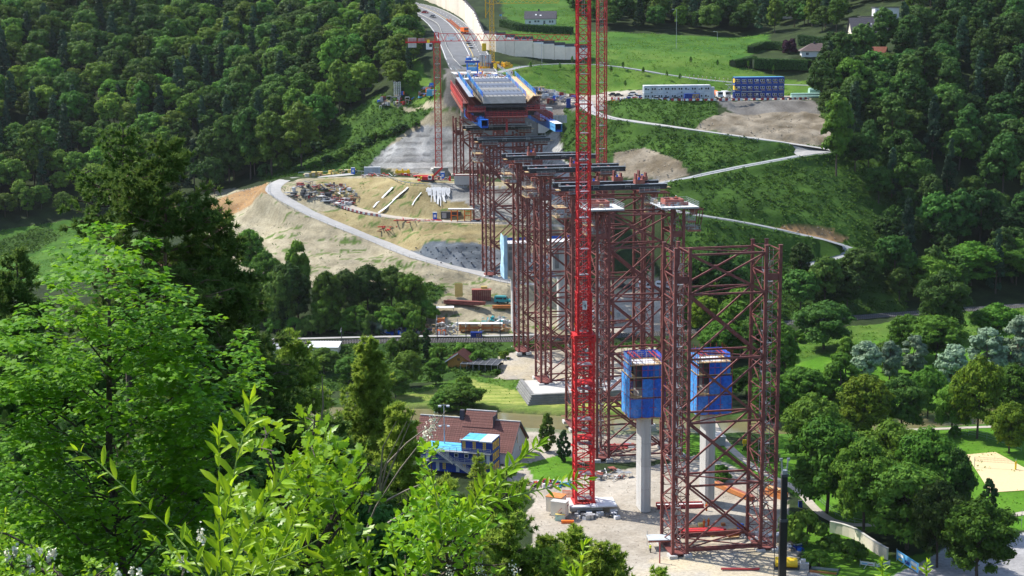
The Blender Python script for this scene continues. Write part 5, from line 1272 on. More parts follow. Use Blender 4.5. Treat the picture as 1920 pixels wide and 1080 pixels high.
# ---- single trees set where the photograph shows them: base place, top height and width in the view
def tree_at(px, py, top, wpx, key, mk_, label, group=None, name=None, cat='tree', d0=262.0):
 p = G(px, py, d0); s = p[1] / F_PX; h = max(1.0, (py - top) * s * 1.03); w = wpx * s
 nm = name or {'park_silver': 'silver_willow', 'bush': 'bush', 'column': 'columnar_tree', 'spruce': 'conifer_tree', 'conifer_round': 'thuja_tree'}.get(key, 'broadleaf_tree')
 return plant(nm, key, mk_, (p[0], p[1], p[2] - .25), h, w, label, group, cat)
PK = 'trees of the park and meadow on the right'
for a in [
 (1550, 962, 772, 150, 'park', 'leaf_park', 'large park tree with bare trunk standing on the sunny lawn beside the gravel path'),
 (1619, 1006, 818, 128, 'park', 'leaf_park', 'park tree directly left of the bright rounded one at the path end'),
 (1700, 1030, 858, 165, 'park', 'leaf_forest_yellow', 'bright rounded park tree in the middle of the clump left of the sand court'),
 (1757, 1064, 896, 110, 'park', 'leaf_shade', 'narrow dark park tree in front of the clump, beside the asphalt'),
 (1832, 1092, 930, 142, 'park', 'leaf_park', 'feathery tree standing on the asphalt corner at the lower right'),
 (1852, 966, 900, 34, 'conifer_round', 'leaf_hedge', 'small dark conifer at the near edge of the sand court'),
 (1738, 985, 792, 140, 'park', 'leaf_park', 'broad dark tree at the back of the clump touching the sand court'),
 (1665, 950, 786, 140, 'park', 'leaf_park', 'tree at the back of the park clump, left of the broadest one'),
 (1785, 1000, 830, 80, 'park', 'leaf_shade', 'dark tree on the right side of the clump, against the sand court'),
 (1545, 655, 563, 108, 'park', 'leaf_shade', 'round dark tree standing alone beside the railway'),
 (1764, 636, 512, 104, 'park', 'leaf_shade', 'large round dark tree above the farm track'),
 (1700, 668, 592, 80, 'park', 'leaf_park', 'low round tree right below the farm track end'),
 (1755, 682, 594, 110, 'park', 'leaf_park', 'wide green tree in front of the large round dark one'),
 (1868, 640, 572, 88, 'park', 'leaf_park', 'round tree on the meadow near the right edge'),
 (1622, 718, 640, 66, 'park_silver', 'leaf_silver', 'silvery willow, leftmost of the pale row'),
 (1668, 712, 640, 50, 'park_silver', 'leaf_silver', 'silvery willow, second from the left of the pale row'),
 (1712, 704, 634, 60, 'park_silver', 'leaf_silver', 'silvery willow in the middle of the pale row'),
 (1785, 722, 646, 70, 'park_silver', 'leaf_silver', 'silvery willow behind the golden crowned tree'),
 (1850, 712, 622, 90, 'park_silver', 'leaf_silver', 'wide silvery willow near the right edge'),
 (1908, 706, 600, 90, 'park_silver', 'leaf_silver', 'silvery willow cut by the right edge of the view'),
 (1586, 700, 632, 44, 'park_silver', 'leaf_park', 'small olive tree left of the pale row of willows'),
 (1832, 822, 668, 98, 'park', 'leaf_gold', 'tree with golden yellow crown beside the back path'),
 (1620, 830, 702, 112, 'park', 'leaf_gold', 'olive and gold crowned tree in the middle of the park'),
 (1892, 850, 750, 78, 'park', 'leaf_gold', 'small brownish gold tree near the right edge behind the sand court'),
 (1690, 815, 705, 92, 'park', 'leaf_shade', 'dark green tree between the olive and the bright one'),
 (1738, 795, 688, 74, 'park', 'leaf_bright', 'bright fresh green tree behind the park clump'),
 (1785, 812, 714, 70, 'park', 'leaf_forest_yellow', 'mid green tree left of the golden crowned one'),
 (1895, 790, 684, 90, 'park', 'leaf_park', 'green tree at the right edge above the golden one'),
 (1500, 778, 690, 108, 'park', 'leaf_park', 'tree beside the river directly right of the nearest falsework tower'),
 (1575, 770, 668, 82, 'park_silver', 'leaf_park', 'grey green tree below the leftmost willow'),
 (1522, 860, 738, 104, 'park', 'leaf_forest_yellow', 'yellow green tree at the left edge of the lawn'),
 (1566, 842, 776, 86, 'park', 'leaf_park', 'tree with pale green tips behind the large lawn tree'),
 (1655, 700, 640, 40, 'park', 'leaf_park', 'small tree hidden behind the willows'),
 (1470, 704, 610, 60, 'park_silver', 'leaf_park', 'thin tree right beside the nearest falsework tower'),
 (1820, 535, 458, 118, 'park', 'leaf_bright', 'bright yellow-green tree at the foot of the dark wood'),
 (1898, 530, 452, 108, 'park', 'leaf_bright', 'bright yellow-green tree at the foot of the wood, cut by the right edge'),
 (1745, 560, 480, 90, 'park', 'leaf_park', 'green tree left of the bright ones at the foot of the wood'),
 (1390, 662, 548, 96, 'park_silver', 'leaf_park', 'feathery grey green tree seen through the nearest tower'),
 (1350, 676, 600, 80, 'park', 'leaf_park', 'round tree above the right blue formwork box'),
 (1430, 690, 588, 84, 'park', 'leaf_shade', 'dark tree behind the right legs of the nearest tower'),
 (1322, 628, 558, 66, 'park', 'leaf_gold', 'olive yellow tree behind the nearest tower'),
 (1400, 745, 690, 76, 'park', 'leaf_park', 'green tree right of the blue formwork boxes'),
 (1442, 800, 700, 90, 'park', 'leaf_park', 'leafy tree behind the right front pier'),
]: tree_at(a[0], a[1], a[2] - 4, a[3] * 1.02, *a[4:], group=PK)
BK = 'bushes around the yard edge and park'
for a in [
 (1512, 1022, 952, 84, 'bush', 'leaf_forest_yellow', 'round bush beside the black boom at the yard edge'),
 (1478, 1000, 958, 50, 'bush', 'leaf_park', 'small bush between tower foot and black boom'),
 (1590, 1052, 1005, 70, 'bush', 'leaf_park', 'bush in front of the curved retaining wall'),
 (1560, 1028, 998, 60, 'bush', 'leaf_park', 'low bush left of the curved retaining wall'),
 (1535, 1062, 1028, 60, 'bush', 'leaf_park', 'low bush beside the dark steel trays'),
 (1790, 820, 795, 26, 'bush', 'leaf_bright', 'tiny fresh green bush by the back path'),
 (1492, 640, 618, 40, 'bush', 'leaf_park', 'bush beside the railway left of the round dark tree'),
 (1420, 860, 828, 60, 'bush', 'leaf_park', 'bush behind the right front pier on the lawn'),
 (1350, 900, 868, 50, 'bush', 'leaf_bright', 'light bush beside the right front pier'),
]: tree_at(*a, group=BK, cat='bush')
MG = 'trees between excavation and railway'
for a in [
 (528, 622, 505, 70, 'park', 'leaf_shade', 'dark tree right behind the tall pine, beside the railway'),
 (560, 600, 458, 60, 'park_silver', 'leaf_park', 'slender feathery tree rising above the row by the dug slope'),
 (545, 618, 490, 80, 'park', 'leaf_shade', 'broad dark tree in the row by the dug slope'),
 (615, 618, 508, 64, 'park', 'leaf_park', 'tree in the row by the dug slope, bright at its top'),
 (612, 622, 548, 56, 'park', 'leaf_park', 'small tree in front of the row by the dug slope'),
 (652, 596, 500, 62, 'park', 'leaf_shade', 'dark tree in the middle of the row by the dug slope'),
 (690, 585, 492, 66, 'park', 'leaf_shade', 'round dark tree in the right half of the row'),
 (735, 580, 498, 64, 'park', 'leaf_shade', 'dark tree near the right end of the row'),
 (772, 590, 508, 60, 'park', 'leaf_park', 'last tall tree at the right end of the row'),
 (800, 600, 560, 50, 'bush', 'leaf_bright', 'light green shrub at the right end of the row'),
 (765, 610, 560, 60, 'bush', 'leaf_forest_yellow', 'yellowish shrub below the last tall tree'),
 (730, 618, 572, 64, 'bush', 'leaf_park', 'shrub below the row near the site materials'),
 (756, 620, 592, 24, 'bush', 'leaf_purple', 'small reddish shrub beside the blue barrels'),
 (705, 622, 590, 46, 'bush', 'leaf_silver', 'pale flowering shrub beside the railway'),
 (668, 624, 572, 56, 'park', 'leaf_park', 'small tree by the railway left of the pale shrub'),
 (500, 560, 470, 60, 'park', 'leaf_forest', 'tree at the left end of the row'),
 (470, 520, 430, 60, 'park', 'leaf_forest', 'tree on the slope behind the tall pine'),
] + [(x, 622 + (k % 3) * 3, 622 - h, w, 'bush', ('leaf_park', 'leaf_bright', 'leaf_shade')[k % 3], lb) for k, (x, h, w, lb) in enumerate([(520, 34, 46, 'first low bush from the tall pine along the railway'), (552, 30, 44, 'low fresh green bush under the slender feathery tree'), (584, 36, 50, 'dark low bush between two trees of the row'), (632, 34, 46, 'low bush under the bright topped tree'), (650, 30, 40, 'light low bush beside the railway mast'), (686, 38, 46, 'shaded bush left of the pale flowering shrub'), (722, 34, 40, 'green bush right of the pale flowering shrub'), (778, 44, 40, 'light bush at the heap of blue drums')])] + [(478, 600, 520, 80, 'park', 'leaf_shade', 'dark tree in the gap beside the tall pine'), (508, 612, 548, 60, 'park', 'leaf_park', 'small leafy tree at the railway beside the tall pine')]:
 a = tuple('leaf_park' if x == 'leaf_forest' else x for x in a); tree_at(*a, group=MG, cat='bush' if a[4] == 'bush' else 'tree')
GG = 'trees in the gardens below the railway'
for a in [
 (768, 676, 616, 42, 'park', 'leaf_park', 'round dark garden tree just below the railway'),
 (778, 665, 610, 11, 'column', 'leaf_hedge', 'very slim dark cypress just below the railway'),
 (800, 672, 618, 24, 'conifer_round', 'leaf_hedge', 'small dark spruce right of the slim cypress'),
 (738, 680, 632, 30, 'park', 'leaf_park', 'small garden tree left of the round dark one'),
 (822, 680, 645, 40, 'bush', 'leaf_park', 'round garden bush left of the hut'),
 (870, 672, 640, 50, 'bush', 'leaf_bright', 'bright green bush behind the wooden hut'),
 (896, 682, 655, 44, 'bush', 'leaf_bright', 'bright green bush right behind the hut roof'),
 (765, 728, 655, 60, 'park', 'leaf_forest_yellow', 'yellow green garden tree in the middle of the gardens'),
 (742, 745, 690, 60, 'park', 'leaf_park', 'leafy garden tree left of the yellow green one'),
 (818, 722, 668, 48, 'park_silver', 'leaf_park', 'grey green garden tree left of the wooden hut'),
 (870, 738, 700, 34, 'bush', 'leaf_park', 'small tree in front of the hut'),
 (845, 748, 715, 50, 'bush', 'leaf_bright', 'bright low bush in front of the hut'),
 (608, 700, 650, 60, 'park', 'leaf_park', 'round tree beside the flat sheds'),
 (655, 718, 668, 60, 'park', 'leaf_park', 'tree right of the flat sheds'),
 (700, 712, 672, 56, 'park', 'leaf_park', 'garden tree beside the white wall'),
 (866, 775, 715, 88, 'park', 'leaf_park', 'large leafy tree directly behind the red roofed house'),
 (835, 780, 730, 60, 'park', 'leaf_park', 'tree behind the left end of the red roof'),
 (930, 700, 690, 18, 'bush', 'leaf_bright', 'tiny bush at the greenhouse corner'),
 (945, 672, 655, 22, 'bush', 'leaf_gold', 'yellowish bush beside the greenhouse'),
 (1026, 846, 776, 38, 'conifer_round', 'leaf_forest_yellow', 'rounded green thuja beside the house drive'),
 (1057, 866, 806, 28, 'conifer_round', 'leaf_hedge', 'dark blue-green conifer left of the tallest crane'),
 (1120, 660, 630, 40, 'bush', 'leaf_park', 'bush beside the falsework on the far bank'),
]: tree_at(*a, group=GG, cat='bush' if a[4] == 'bush' else 'tree')
for a in [
 (1480, 100, 71, 32, 'bush', 'leaf_purple', 'dark purple bush beside the hip roofed house', 'garden bushes on the upper slope', None, 'bush'),
 (1626, 66, 44, 22, 'conifer_round', 'leaf_forest_yellow', 'round green tree in front of the dark roofed house'),
 (1568, 330, 170, 62, 'forest_tall', 'leaf_forest', 'tall thin tree at the outer bend of the hairpin'),
 (1592, 200, 108, 66, 'forest', 'leaf_forest_yellow', 'light green tree beside the mint pipes'),
 (1540, 200, 108, 60, 'forest', 'leaf_shade', 'dark tree at the end of the cabin terrace'),
 (565, 318, 200, 66, 'forest_tall', 'leaf_forest_yellow', 'light tall tree on the wood edge above the scrub'),
 (430, 342, 212, 60, 'forest_tall', 'leaf_shade', 'tall dark tree with bare lower trunk at the wood edge'),
 (470, 336, 196, 58, 'forest_tall', 'leaf_shade', 'tall dark tree second from the left at the wood edge'),
 (400, 352, 240, 60, 'forest_tall', 'leaf_forest', 'tall feathery tree where the wood meets the tall pine'),
 (510, 330, 205, 60, 'forest_tall', 'leaf_forest', 'tall mid green tree at the wood edge above the haul road'),
]: tree_at(*a)
# bushes along the scrubby bank between the wood and the dug slope
for k, (x, y, w, h) in enumerate([(590, 286, 34, 24), (620, 272, 30, 20), (560, 300, 36, 26), (530, 318, 36, 30), (500, 330, 34, 26), (650, 290, 30, 16), (690, 270, 28, 16), (725, 256, 26, 16), (755, 244, 26, 14), (780, 236, 20, 10), (670, 282, 26, 14), (705, 262, 26, 16), (740, 250, 26, 14), (640, 300, 30, 14), (615, 306, 30, 16), (590, 316, 30, 14), (560, 322, 26, 12)]):
 tree_at(x, y, y - h, w, 'bush', 'leaf_park' if k % 2 else 'leaf_hedge', 'dark green bush on the bank between wood and dug slope', 'bushes on the bank above the dug slope', cat='bush')
# ---- clipped hedges
def hedge(px, h, w, label):
 P = dense(np.array([G(a, b) for a, b in px]), 1.6, 2); o = P[0].copy(); root = thing('hedge', label, 'hedge', tuple(o))
 n = len(P); N_ = int(np.linalg.norm(P[-1] - P[0]) * 170)
 k = rng.integers(0, n - 1, N_); t = rng.random(N_)[:, None]; base = P[k] * (1 - t) + P[k + 1] * t
 d = unit((P[k + 1] - P[k]) * [1, 1, 0]); nr = np.stack([d[:, 1], -d[:, 0], d[:, 2] * 0], 1)
 face = rng.integers(0, 3, N_); u = rng.uniform(-1, 1, N_); v = rng.random(N_)
 off = np.where(face == 0, u * w / 2, np.where(face == 1, w / 2, -w / 2)); z = np.where(face == 0, h, v * h)
 wob = rng.normal(0, .12, N_)
 Pt = base + nr * (off + wob)[:, None]; Pt[:, 2] += z + wob
 Nn = np.where((face == 0)[:, None], [[0, 0, 1.]], nr * np.sign(off)[:, None])
 V, Fq = leaf_quads(Pt - o, Nn, .42, 1.5, .6); link('foliage', npmesh('foliage', V, Fq, ['leaf_hedge']), root)
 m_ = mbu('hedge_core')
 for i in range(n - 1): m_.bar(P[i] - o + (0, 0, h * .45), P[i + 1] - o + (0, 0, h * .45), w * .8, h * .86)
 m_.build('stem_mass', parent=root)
hedge([(1412, 128), (1450, 130), (1490, 131), (1518, 132)], 4.6, 4.5, 'thick dark clipped hedge below the hip roofed house')
hedge([(1408, 100), (1430, 92), (1462, 92), (1478, 96)], 3.4, 4, 'dark hedge beside the lane left of the purple bush')
hedge([(1500, 84), (1560, 92), (1600, 96), (1655, 98)], 4.6, 3.5, 'long dark hedge behind the hip roofed house')
hedge([(1374, 126), (1395, 122), (1412, 118)], 3.0, 4, 'short dark hedge end beside the lane')
hedge([(945, 50), (975, 58), (1030, 62), (1075, 64)], 3.6, 5, 'dark shrubbery row below the white hillside house')
# ---- weeds and grass that nobody could count
def scatter(kinds, n, size, mk_, name, label, per=5, lo=0, hi=1e9, clump=.6, up=.6, thresh=0.0):
 X, Y, Zg, zi = GV; names = list(ZC)
 dens = 0
 # random places in front of the camera
 Yr = rng.uniform(280, 900, n * 6); Xr = Yr * rng.uniform(math.tan(math.radians(-21)), math.tan(math.radians(21)), n * 6)
 z = zone_of(Xr, Yr); k = np.isin(z, [names.index(q) for q in kinds]) & (Yr > lo) & (Yr < hi) & (fbm(Xr + 9, Yr + 4, 9) > thresh)
 for key, (Q, w, bl) in ROADS.items():
  r, _ = polydist(Xr, Yr, Q, w / 2 + 4); k &= r > w / 2 + .6
 r, _ = polydist(Xr, Yr, RIV, 12); k &= r > 7.6
 Xr = Xr[k][:n]; Yr = Yr[k][:n]; Zr = hgrid(Xr, Yr, HF)
 m = len(Xr); idx = np.repeat(np.arange(m), per)
 P = np.stack([Xr[idx], Yr[idx], Zr[idx]], 1) + rng.normal(0, clump, (m * per, 3)) * [1, 1, .25]
 P[:, 2] += size * .35 + .12
 N_ = rdir(m * per) * .8 + np.array([0, 0, up]); V, Fq = leaf_quads(P, N_, size, 1.7, .3)
 tag(link(name, npmesh(name, V, Fq, [mk_])), label, kind='stuff')
scatter(('scrub',), 22000, .55, 'weeds', 'undergrowth', 'knee high green weeds covering the banks', per=6, thresh=.30)
scatter(('meadow', 'field'), 9000, .42, 'grass_blades', 'tall_grass', 'tufts of tall grass on the meadows', per=4, thresh=.42)
scatter(('mown', 'lawn'), 5000, .30, 'grass_blades', 'grass_tufts', 'tufts of grass on the lawns', per=3, thresh=.5)
scatter(('straw', 'pale_soil'), 1500, .34, 'weeds', 'sparse_weeds', 'sparse weeds on the bare dug slope', per=4, thresh=.52)
# stones on the bare slopes
def stones(kinds, n, s0, s1, name, label, mk_='rock', thresh=.4):
 names = list(ZC); Yr = rng.uniform(280, 760, n * 14); Xr = Yr * rng.uniform(-.36, .36, n * 14)
 z = zone_of(Xr, Yr); k = np.isin(z, [names.index(q) for q in kinds]) & (fbm(Xr, Yr, 7) > thresh)
 for key, (Q, w, bl) in ROADS.items():
  r, _ = polydist(Xr, Yr, Q, w / 2 + 4); k &= r > w / 2 + .8
 Xr = Xr[k][:n]; Yr = Yr[k][:n]; Zr = hgrid(Xr, Yr, HF); m = len(Xr)
 T = np.array([(1, 0, 0), (-.5, .87, 0), (-.5, -.87, 0), (.2, .1, .9), (0, 0, -.6)]); Ft = np.array([(0, 1, 3), (1, 2, 3), (2, 0, 3), (1, 0, 4), (2, 1, 4), (0, 2, 4)])
 s = rng.uniform(s0, s1, m)[:, None, None] ** 1.0; a = rng.uniform(0, 6.28, m); ca, sa = np.cos(a), np.sin(a)
 V = (T[None] + rng.normal(0, .2, (m, 5, 3))) * s * np.array([1, 1, .8]); x = V[..., 0] * ca[:, None] - V[..., 1] * sa[:, None]; y = V[..., 0] * sa[:, None] + V[..., 1] * ca[:, None]
 V = np.stack([x + Xr[:, None], y + Yr[:, None], V[..., 2] + Zr[:, None]], -1).reshape(-1, 3)
 Fq = (Ft[None] + (np.arange(m) * 5)[:, None, None]).reshape(-1, 3)
 tag(link(name, npmesh(name, V, Fq, [mk_])), label, kind='stuff')
stones(('stony', 'brown_soil'), 3600, .15, .5, 'stones', 'loose pale stones on the bare slopes', thresh=.3)
stones(('gravel', 'yard', 'pale_soil'), 2600, .05, .22, 'gravel_stones', 'small stones on the gravel yard', thresh=.4)
# ------------------------------------------------------------------ plants close to the camera
def npleaves(name, P, A, N, L, template, mk_, parent, curl=.0):
 """one flat leaf outline (x along, y across, z fold) copied to P, pointing along A with face normal N"""
 A = unit(A); B = unit(np.cross(N, A)); C = np.cross(A, B); T, F_ = template
 T = np.array(T); n = len(P); L = np.asarray(L).reshape(-1, 1, 1)
 V = P[:, None] + L * (A[:, None] * T[None, :, 0:1] + B[:, None] * T[None, :, 1:2] + C[:, None] * T[None, :, 2:3])
 V = V.reshape(-1, 3); F_ = np.array(F_); Fq = (F_[None] + (np.arange(n) * len(T))[:, None, None]).reshape(-1, F_.shape[1])
 return link(name, npmesh(name, V, Fq, [mk_]), parent)
LANCE = ([(0, 0, 0), (.25, .10, .05), (.25, 0, 0), (.25, -.10, .05), (.6, .12, .02), (.6, 0, -.04), (.6, -.12, .02), (1, 0, -.16), (.85, .06, -.06), (.85, -.06, -.06), (.85, 0, -.1)],
   [(0, 2, 1, 1), (0, 3, 2, 2), (1, 2, 5, 4), (2, 3, 6, 5), (4, 5, 10, 8), (5, 6, 9, 10), (8, 10, 7, 7), (10, 9, 7, 7)])
def tri_fix(t):      # quads only: split the three-cornered ends in quads that touch
 T, F_ = t; out = []
 for f in F_:
  out.append((f[0], f[1], f[2])); 
  if len(f) == 4 and f[3] != f[2]: out.append((f[0], f[2], f[3]))
 return T, out
LANCE = tri_fix(LANCE)
OVAL = ([(0, 0, 0), (.2, .17, .05), (.2, 0, 0), (.2, -.17, .05), (.55, .27, .06), (.55, 0, 0), (.55, -.27, .06), (.85, .15, 0), (.85, 0, -.04), (.85, -.15, 0), (1, 0, -.1)],
  [(0, 2, 1), (0, 3, 2), (1, 2, 5), (1, 5, 4), (2, 3, 6), (2, 6, 5), (4, 5, 8), (4, 8, 7), (5, 6, 9), (5, 9, 8), (7, 8, 10), (8, 9, 10)])
def star(pts):       # maple leaf: lobes round a middle point
 T = [(.35, 0, .0)] + [(x, y, -.10 * (abs(y) + max(0, x - .4))) for x, y in pts]; n = len(pts)
 return T, [(0, 1 + i, 1 + (i + 1) % n) for i in range(n)]
MAPLE = star([(0, .0), (.02, .28), (.12, .52), (.30, .32), (.55, .50), (.62, .22), (1.0, 0), (.62, -.22), (.55, -.50), (.30, -.32), (.12, -.52), (.02, -.28)])
LOBED = star([(0, 0), (.12, .10), (.22, .24), (.34, .13), (.48, .30), (.60, .16), (.76, .24), (.85, .08), (1, 0), (.85, -.08), (.76, -.24), (.60, -.16), (.48, -.30), (.34, -.13), (.22, -.24), (.12, -.10)])
def top_at(px, py, D): return W(px, py, D)
# ---- large maple on the left, in the sun from behind
def maple():
 D0 = 30.0; base = W(215, 1500, D0); base[2] = TZ(base[0], base[1]); root = thing('maple_tree', 'large sunlit maple with fresh green leaves filling the lower left corner', 'tree', tuple(base))
 EL = np.array([(195, 545, 42, 118), (132, 590, 40, 125), (262, 580, 48, 120), (328, 640, 42, 115), (60, 700, 70, 120), (452, 730, 32, 92), (400, 850, 78, 150), (215, 800, 170, 230), (10, 830, 110, 230), (340, 770, 90, 150), (200, 1040, 240, 130), (0, 1040, 160, 120)], float)
 Ps = []; wE = EL[:, 2] * EL[:, 3]; wE /= wE.sum()
 while len(Ps) < 1200:
  e = EL[rng.choice(len(EL), p=wE)]; a = rng.uniform(0, 6.28); r = math.sqrt(rng.random()); x = e[0] + e[2] * r * math.cos(a); y = e[1] + e[3] * r * math.sin(a)
  if fbm(np.array([x]), np.array([y * 1.6]), 52)[0] < .36: continue
  dep = rng.uniform(-1, 1) * 2.6 * math.sqrt(max(.03, 1 - r * r)) + (e[0] * 7 % 3 - 1.5) * .8
  Ps.append(W(x, y, D0 + dep))
 for x, y in [(128, 470), (150, 440), (190, 430), (215, 422), (232, 470), (260, 500), (270, 450), (100, 515), (300, 510), (330, 540), (470, 690), (455, 640), (445, 720), (380, 590), (340, 560), (60, 570), (20, 600), (385, 780)]:
  for q in range(2): Ps.append(W(x + rng.normal(0, 8), y + rng.normal(0, 5), D0 + rng.normal(0, .4)))
 Ps = np.array(Ps) - base; n = len(Ps); per = 24; idx = np.repeat(np.arange(n), per)
 ang = rng.uniform(0, 6.28, n * per); rad = .36 * np.sqrt(rng.random(n * per)) * rng.uniform(.5, 1.1, n)[idx]
 out = np.stack([np.cos(ang), np.sin(ang), rng.normal(-.18, .12, n * per)], 1)
 P = Ps[idx] + out * rad[:, None]; P[:, 2] += rng.normal(0, .025, n * per) - rad * .15
 N_ = np.array([0, 0, 1.0]) + rng.normal(0, .33, (n * per, 3)); L = rng.uniform(.085, .155, n * per)
 lv = npleaves('leaf_mass', P, out, N_, L, MAPLE, 'leaf_maple', root); lv.name = 'crown'; lv['kind'] = 'stuff'
 m_ = mbu('bark'); top = W(205, 540, D0) - base; ctr = np.array([0, 0, 0.])
 trunk = [ctr + (0, 0, -.5), ctr + (top - ctr) * .3 + (.3, 0, 0), ctr + (top - ctr) * .6, ctr + (top - ctr) * .85, top]; m_.tube(trunk, .13, 8, .02)
 ls = rng.choice(n, 60, replace=False); tz = np.array([t[2] for t in trunk])
 for i in ls:
  p = Ps[i]; z = max(.3, p[2] - np.hypot(*(p[:2] - np.array([np.interp(p[2], tz, [t[0] for t in trunk]), np.interp(p[2], tz, [t[1] for t in trunk])]))) * .9)
  q = np.array([np.interp(z, tz, [t[0] for t in trunk]), np.interp(z, tz, [t[1] for t in trunk]), z]); m_.tube([q, q * .7 + p * .3 + rng.normal(0, .1, 3), q * .35 + p * .65 + rng.normal(0, .12, 3) + (0, 0, -.1), p], .026, 4, .005, cap=False)
 m_.build('trunk', parent=root)
maple()
# ---- pines: tufts of needles at the branch ends
def needle_tufts(P, A, r, per, mk_, parent, name='needles', w=.045):
 n = len(P); idx = np.repeat(np.arange(n), per); d = unit(rdir(n * per) + unit(A)[idx] * .75); L = r * rng.uniform(.7, 1.15, n * per)[:, None] if np.isscalar(r) else r[idx][:, None]
 s = unit(np.cross(d, rdir(n * per))) * w * L / .25 * .25
 B = P[idx] + rdir(n * per) * L * .18
 V = np.stack([B - s, B + s, B + d * L], 1).reshape(-1, 3); o = link(name, npmesh(name, V, np.arange(len(V)).reshape(-1, 3), [mk_]), parent); return o
def pine(px, py, D, wpx, label, mk_='needle_dark', dens=1.0, tuft=.34, lean=0.0, height=None, group=None, flat=1.0, per=15, seed=0, hcrown=None, tw=1.0):
 r_ = random.Random(seed * 7 + 3); top = W(px, py, D); gz = TZ(top[0], top[1]) if height is None else top[2] - height
 H = top[2] - gz; root = thing('pine_tree', label, 'tree', (top[0], top[1], gz), 0, group); R = wpx * D / F_PX / 2
 hc = min(H * .92, hcrown or R * 3.4); m_ = mbu('bark' if dens < 4 else 'bark_red'); pts = [(lean * (z / H - 1) + .1 * math.sin(z), .1 * math.cos(z * .8), z) for z in np.linspace(-.4, H, 9)]
 m_.tube(pts, max(.12, H * .011), 7, .03); tz = [p[2] for p in pts]; tx = [p[0] for p in pts]; ty = [p[1] for p in pts]
 TP = []; TA = []; z = H - hc
 while z < H - .15:
  f = (H - z) / hc; nb = r_.randint(4, 6)
  for k in range(nb):
   a = r_.uniform(0, 6.28); L = R * (1.05 * f ** .7 + .10) * r_.uniform(.55, 1.1) * (1 if f < .8 else 1.35 - f * .4)
   b0 = Vector((np.interp(z, tz, tx), np.interp(z, tz, ty), z)); dv = Vector((math.cos(a), math.sin(a), 0)); rise = L * (.15 + .45 * (1 - f))
   p1 = b0 + dv * L * .5 + Vector((0, 0, rise * .25)); p2 = b0 + dv * L + Vector((0, 0, rise))
   m_.tube([b0, p1, p2], .02 + .012 * L, 4, .012, cap=False)
   nt_ = max(3, int(L * 3.4 * dens * flat))
   for j in range(nt_):
    t = .25 + .75 * (j + r_.random()) / nt_; q = b0.lerp(p1, t * 2) if t < .5 else p1.lerp(p2, t * 2 - 1)
    sp = L * .19 * (1.15 - t * .5); off = Vector((r_.gauss(0, sp), r_.gauss(0, sp), r_.gauss(0, sp * .35)))
    e = q + off
    if off.length > .3 and r_.random() < .5: m_.bar(q, e, .025)
    TP.append(e); ax = (dv + off.normalized() * .8 + Vector((0, 0, .9))).normalized(); TA.append(ax)
  z += r_.uniform(.35, .6) * max(.7, R / 3.0)
 TP.append(Vector(pts[-1])); TA.append(Vector((0, 0, 1)))
 m_.build('trunk', parent=root)
 needle_tufts(np.array(TP), np.array(TA), tuft, per, mk_, root, 'crown', w=.30 * tw)['kind'] = 'stuff'
 return root
pine(300, 262, 62, 330, 'tall dark pine with a bare red trunk rising in front of the left hillside', tuft=.26, per=30, seed=5, dens=4.2, hcrown=8.5, tw=.5)
pine(228, 236, 66, 210, 'thin leaning pine top left of the tall dark pine', tuft=.26, per=26, seed=9, dens=1.7, hcrown=4.6, lean=.6, tw=.5)
pine(398, 400, 64, 250, 'bushy dark pine right below the tall one', tuft=.27, per=28, seed=2, dens=3.9, hcrown=8, tw=.5)
pine(455, 520, 74, 210, 'dark pine hiding the railway end', tuft=.28, per=26, seed=3, dens=3.0, hcrown=8, tw=.55)
pine(30, 470, 80, 200, 'dark pine behind the maple at the left edge', tuft=.3, per=24, seed=4, dens=3.0, hcrown=9, tw=.55)
pine(545, 620, 105, 170, 'grey green pine top beside the flat sheds', mk_='needle_mid', tuft=.34, per=22, seed=6, dens=2.8, hcrown=9, tw=.6)
pine(500, 700, 82, 240, 'dark pine in the shade below the railway end', tuft=.32, per=24, seed=7, dens=3.0, hcrown=9, tw=.55)
pine(690, 636, 112, 150, 'round headed grey green pine in front of the gardens', mk_='needle_mid', tuft=.34, per=24, seed=8, dens=3.4, hcrown=11, tw=.6)
pine(610, 780, 78, 240, 'dark pine behind the light green shoots', tuft=.32, per=24, seed=10, dens=3.0, hcrown=9, tw=.55)
pine(745, 760, 98, 140, 'pine between the round headed one and the blue cabins', mk_='needle_mid', tuft=.34, per=24, seed=11, dens=3.2, hcrown=9, tw=.6)
pine(900, 850, 84, 58, 'thin young pine standing before the blue cabins', mk_='needle_mid', tuft=.24, per=16, seed=21, dens=2.0, hcrown=2.4, tw=.6)
pine(835, 905, 76, 246.5, 'green pine below the blue cabins', mk_='needle_mid', tuft=.3, per=24, seed=12, dens=3.2, hcrown=8, tw=.6)
pine(950, 884, 92, 246.5, 'broad dark pine left of the yard', mk_='needle_mid', tuft=.32, per=26, seed=13, dens=3.6, hcrown=9, tw=.6)
pine(1078, 985, 100, 130.5, 'slim pine top at the yard edge', mk_='needle_mid', tuft=.3, per=22, seed=14, dens=3.0, hcrown=6, tw=.6)
pine(1030, 1010, 94, 232, 'pine at the lower edge of the yard', mk_='needle_mid', tuft=.32, per=24, seed=15, dens=3.4, hcrown=8, tw=.6)
pine(1135, 1022, 96, 174, 'rounded pine top at the bottom edge of the view', mk_='needle_mid', tuft=.32, per=24, seed=16, dens=3.4, hcrown=7, tw=.6)
pine(1235, 1068, 98, 130.5, 'pine tip just showing at the bottom edge', mk_='needle_mid', tuft=.32, per=22, seed=17, dens=3.0, hcrown=6, tw=.6)
pine(700, 880, 70, 362.5, 'dark pine low behind the foreground leaves', tuft=.32, per=24, seed=18, dens=3.0, hcrown=9, tw=.55)
pine(340, 700, 56, 300, 'dark pine in the shade behind the maple', tuft=.32, per=22, seed=19, dens=2.8, hcrown=9, tw=.55)
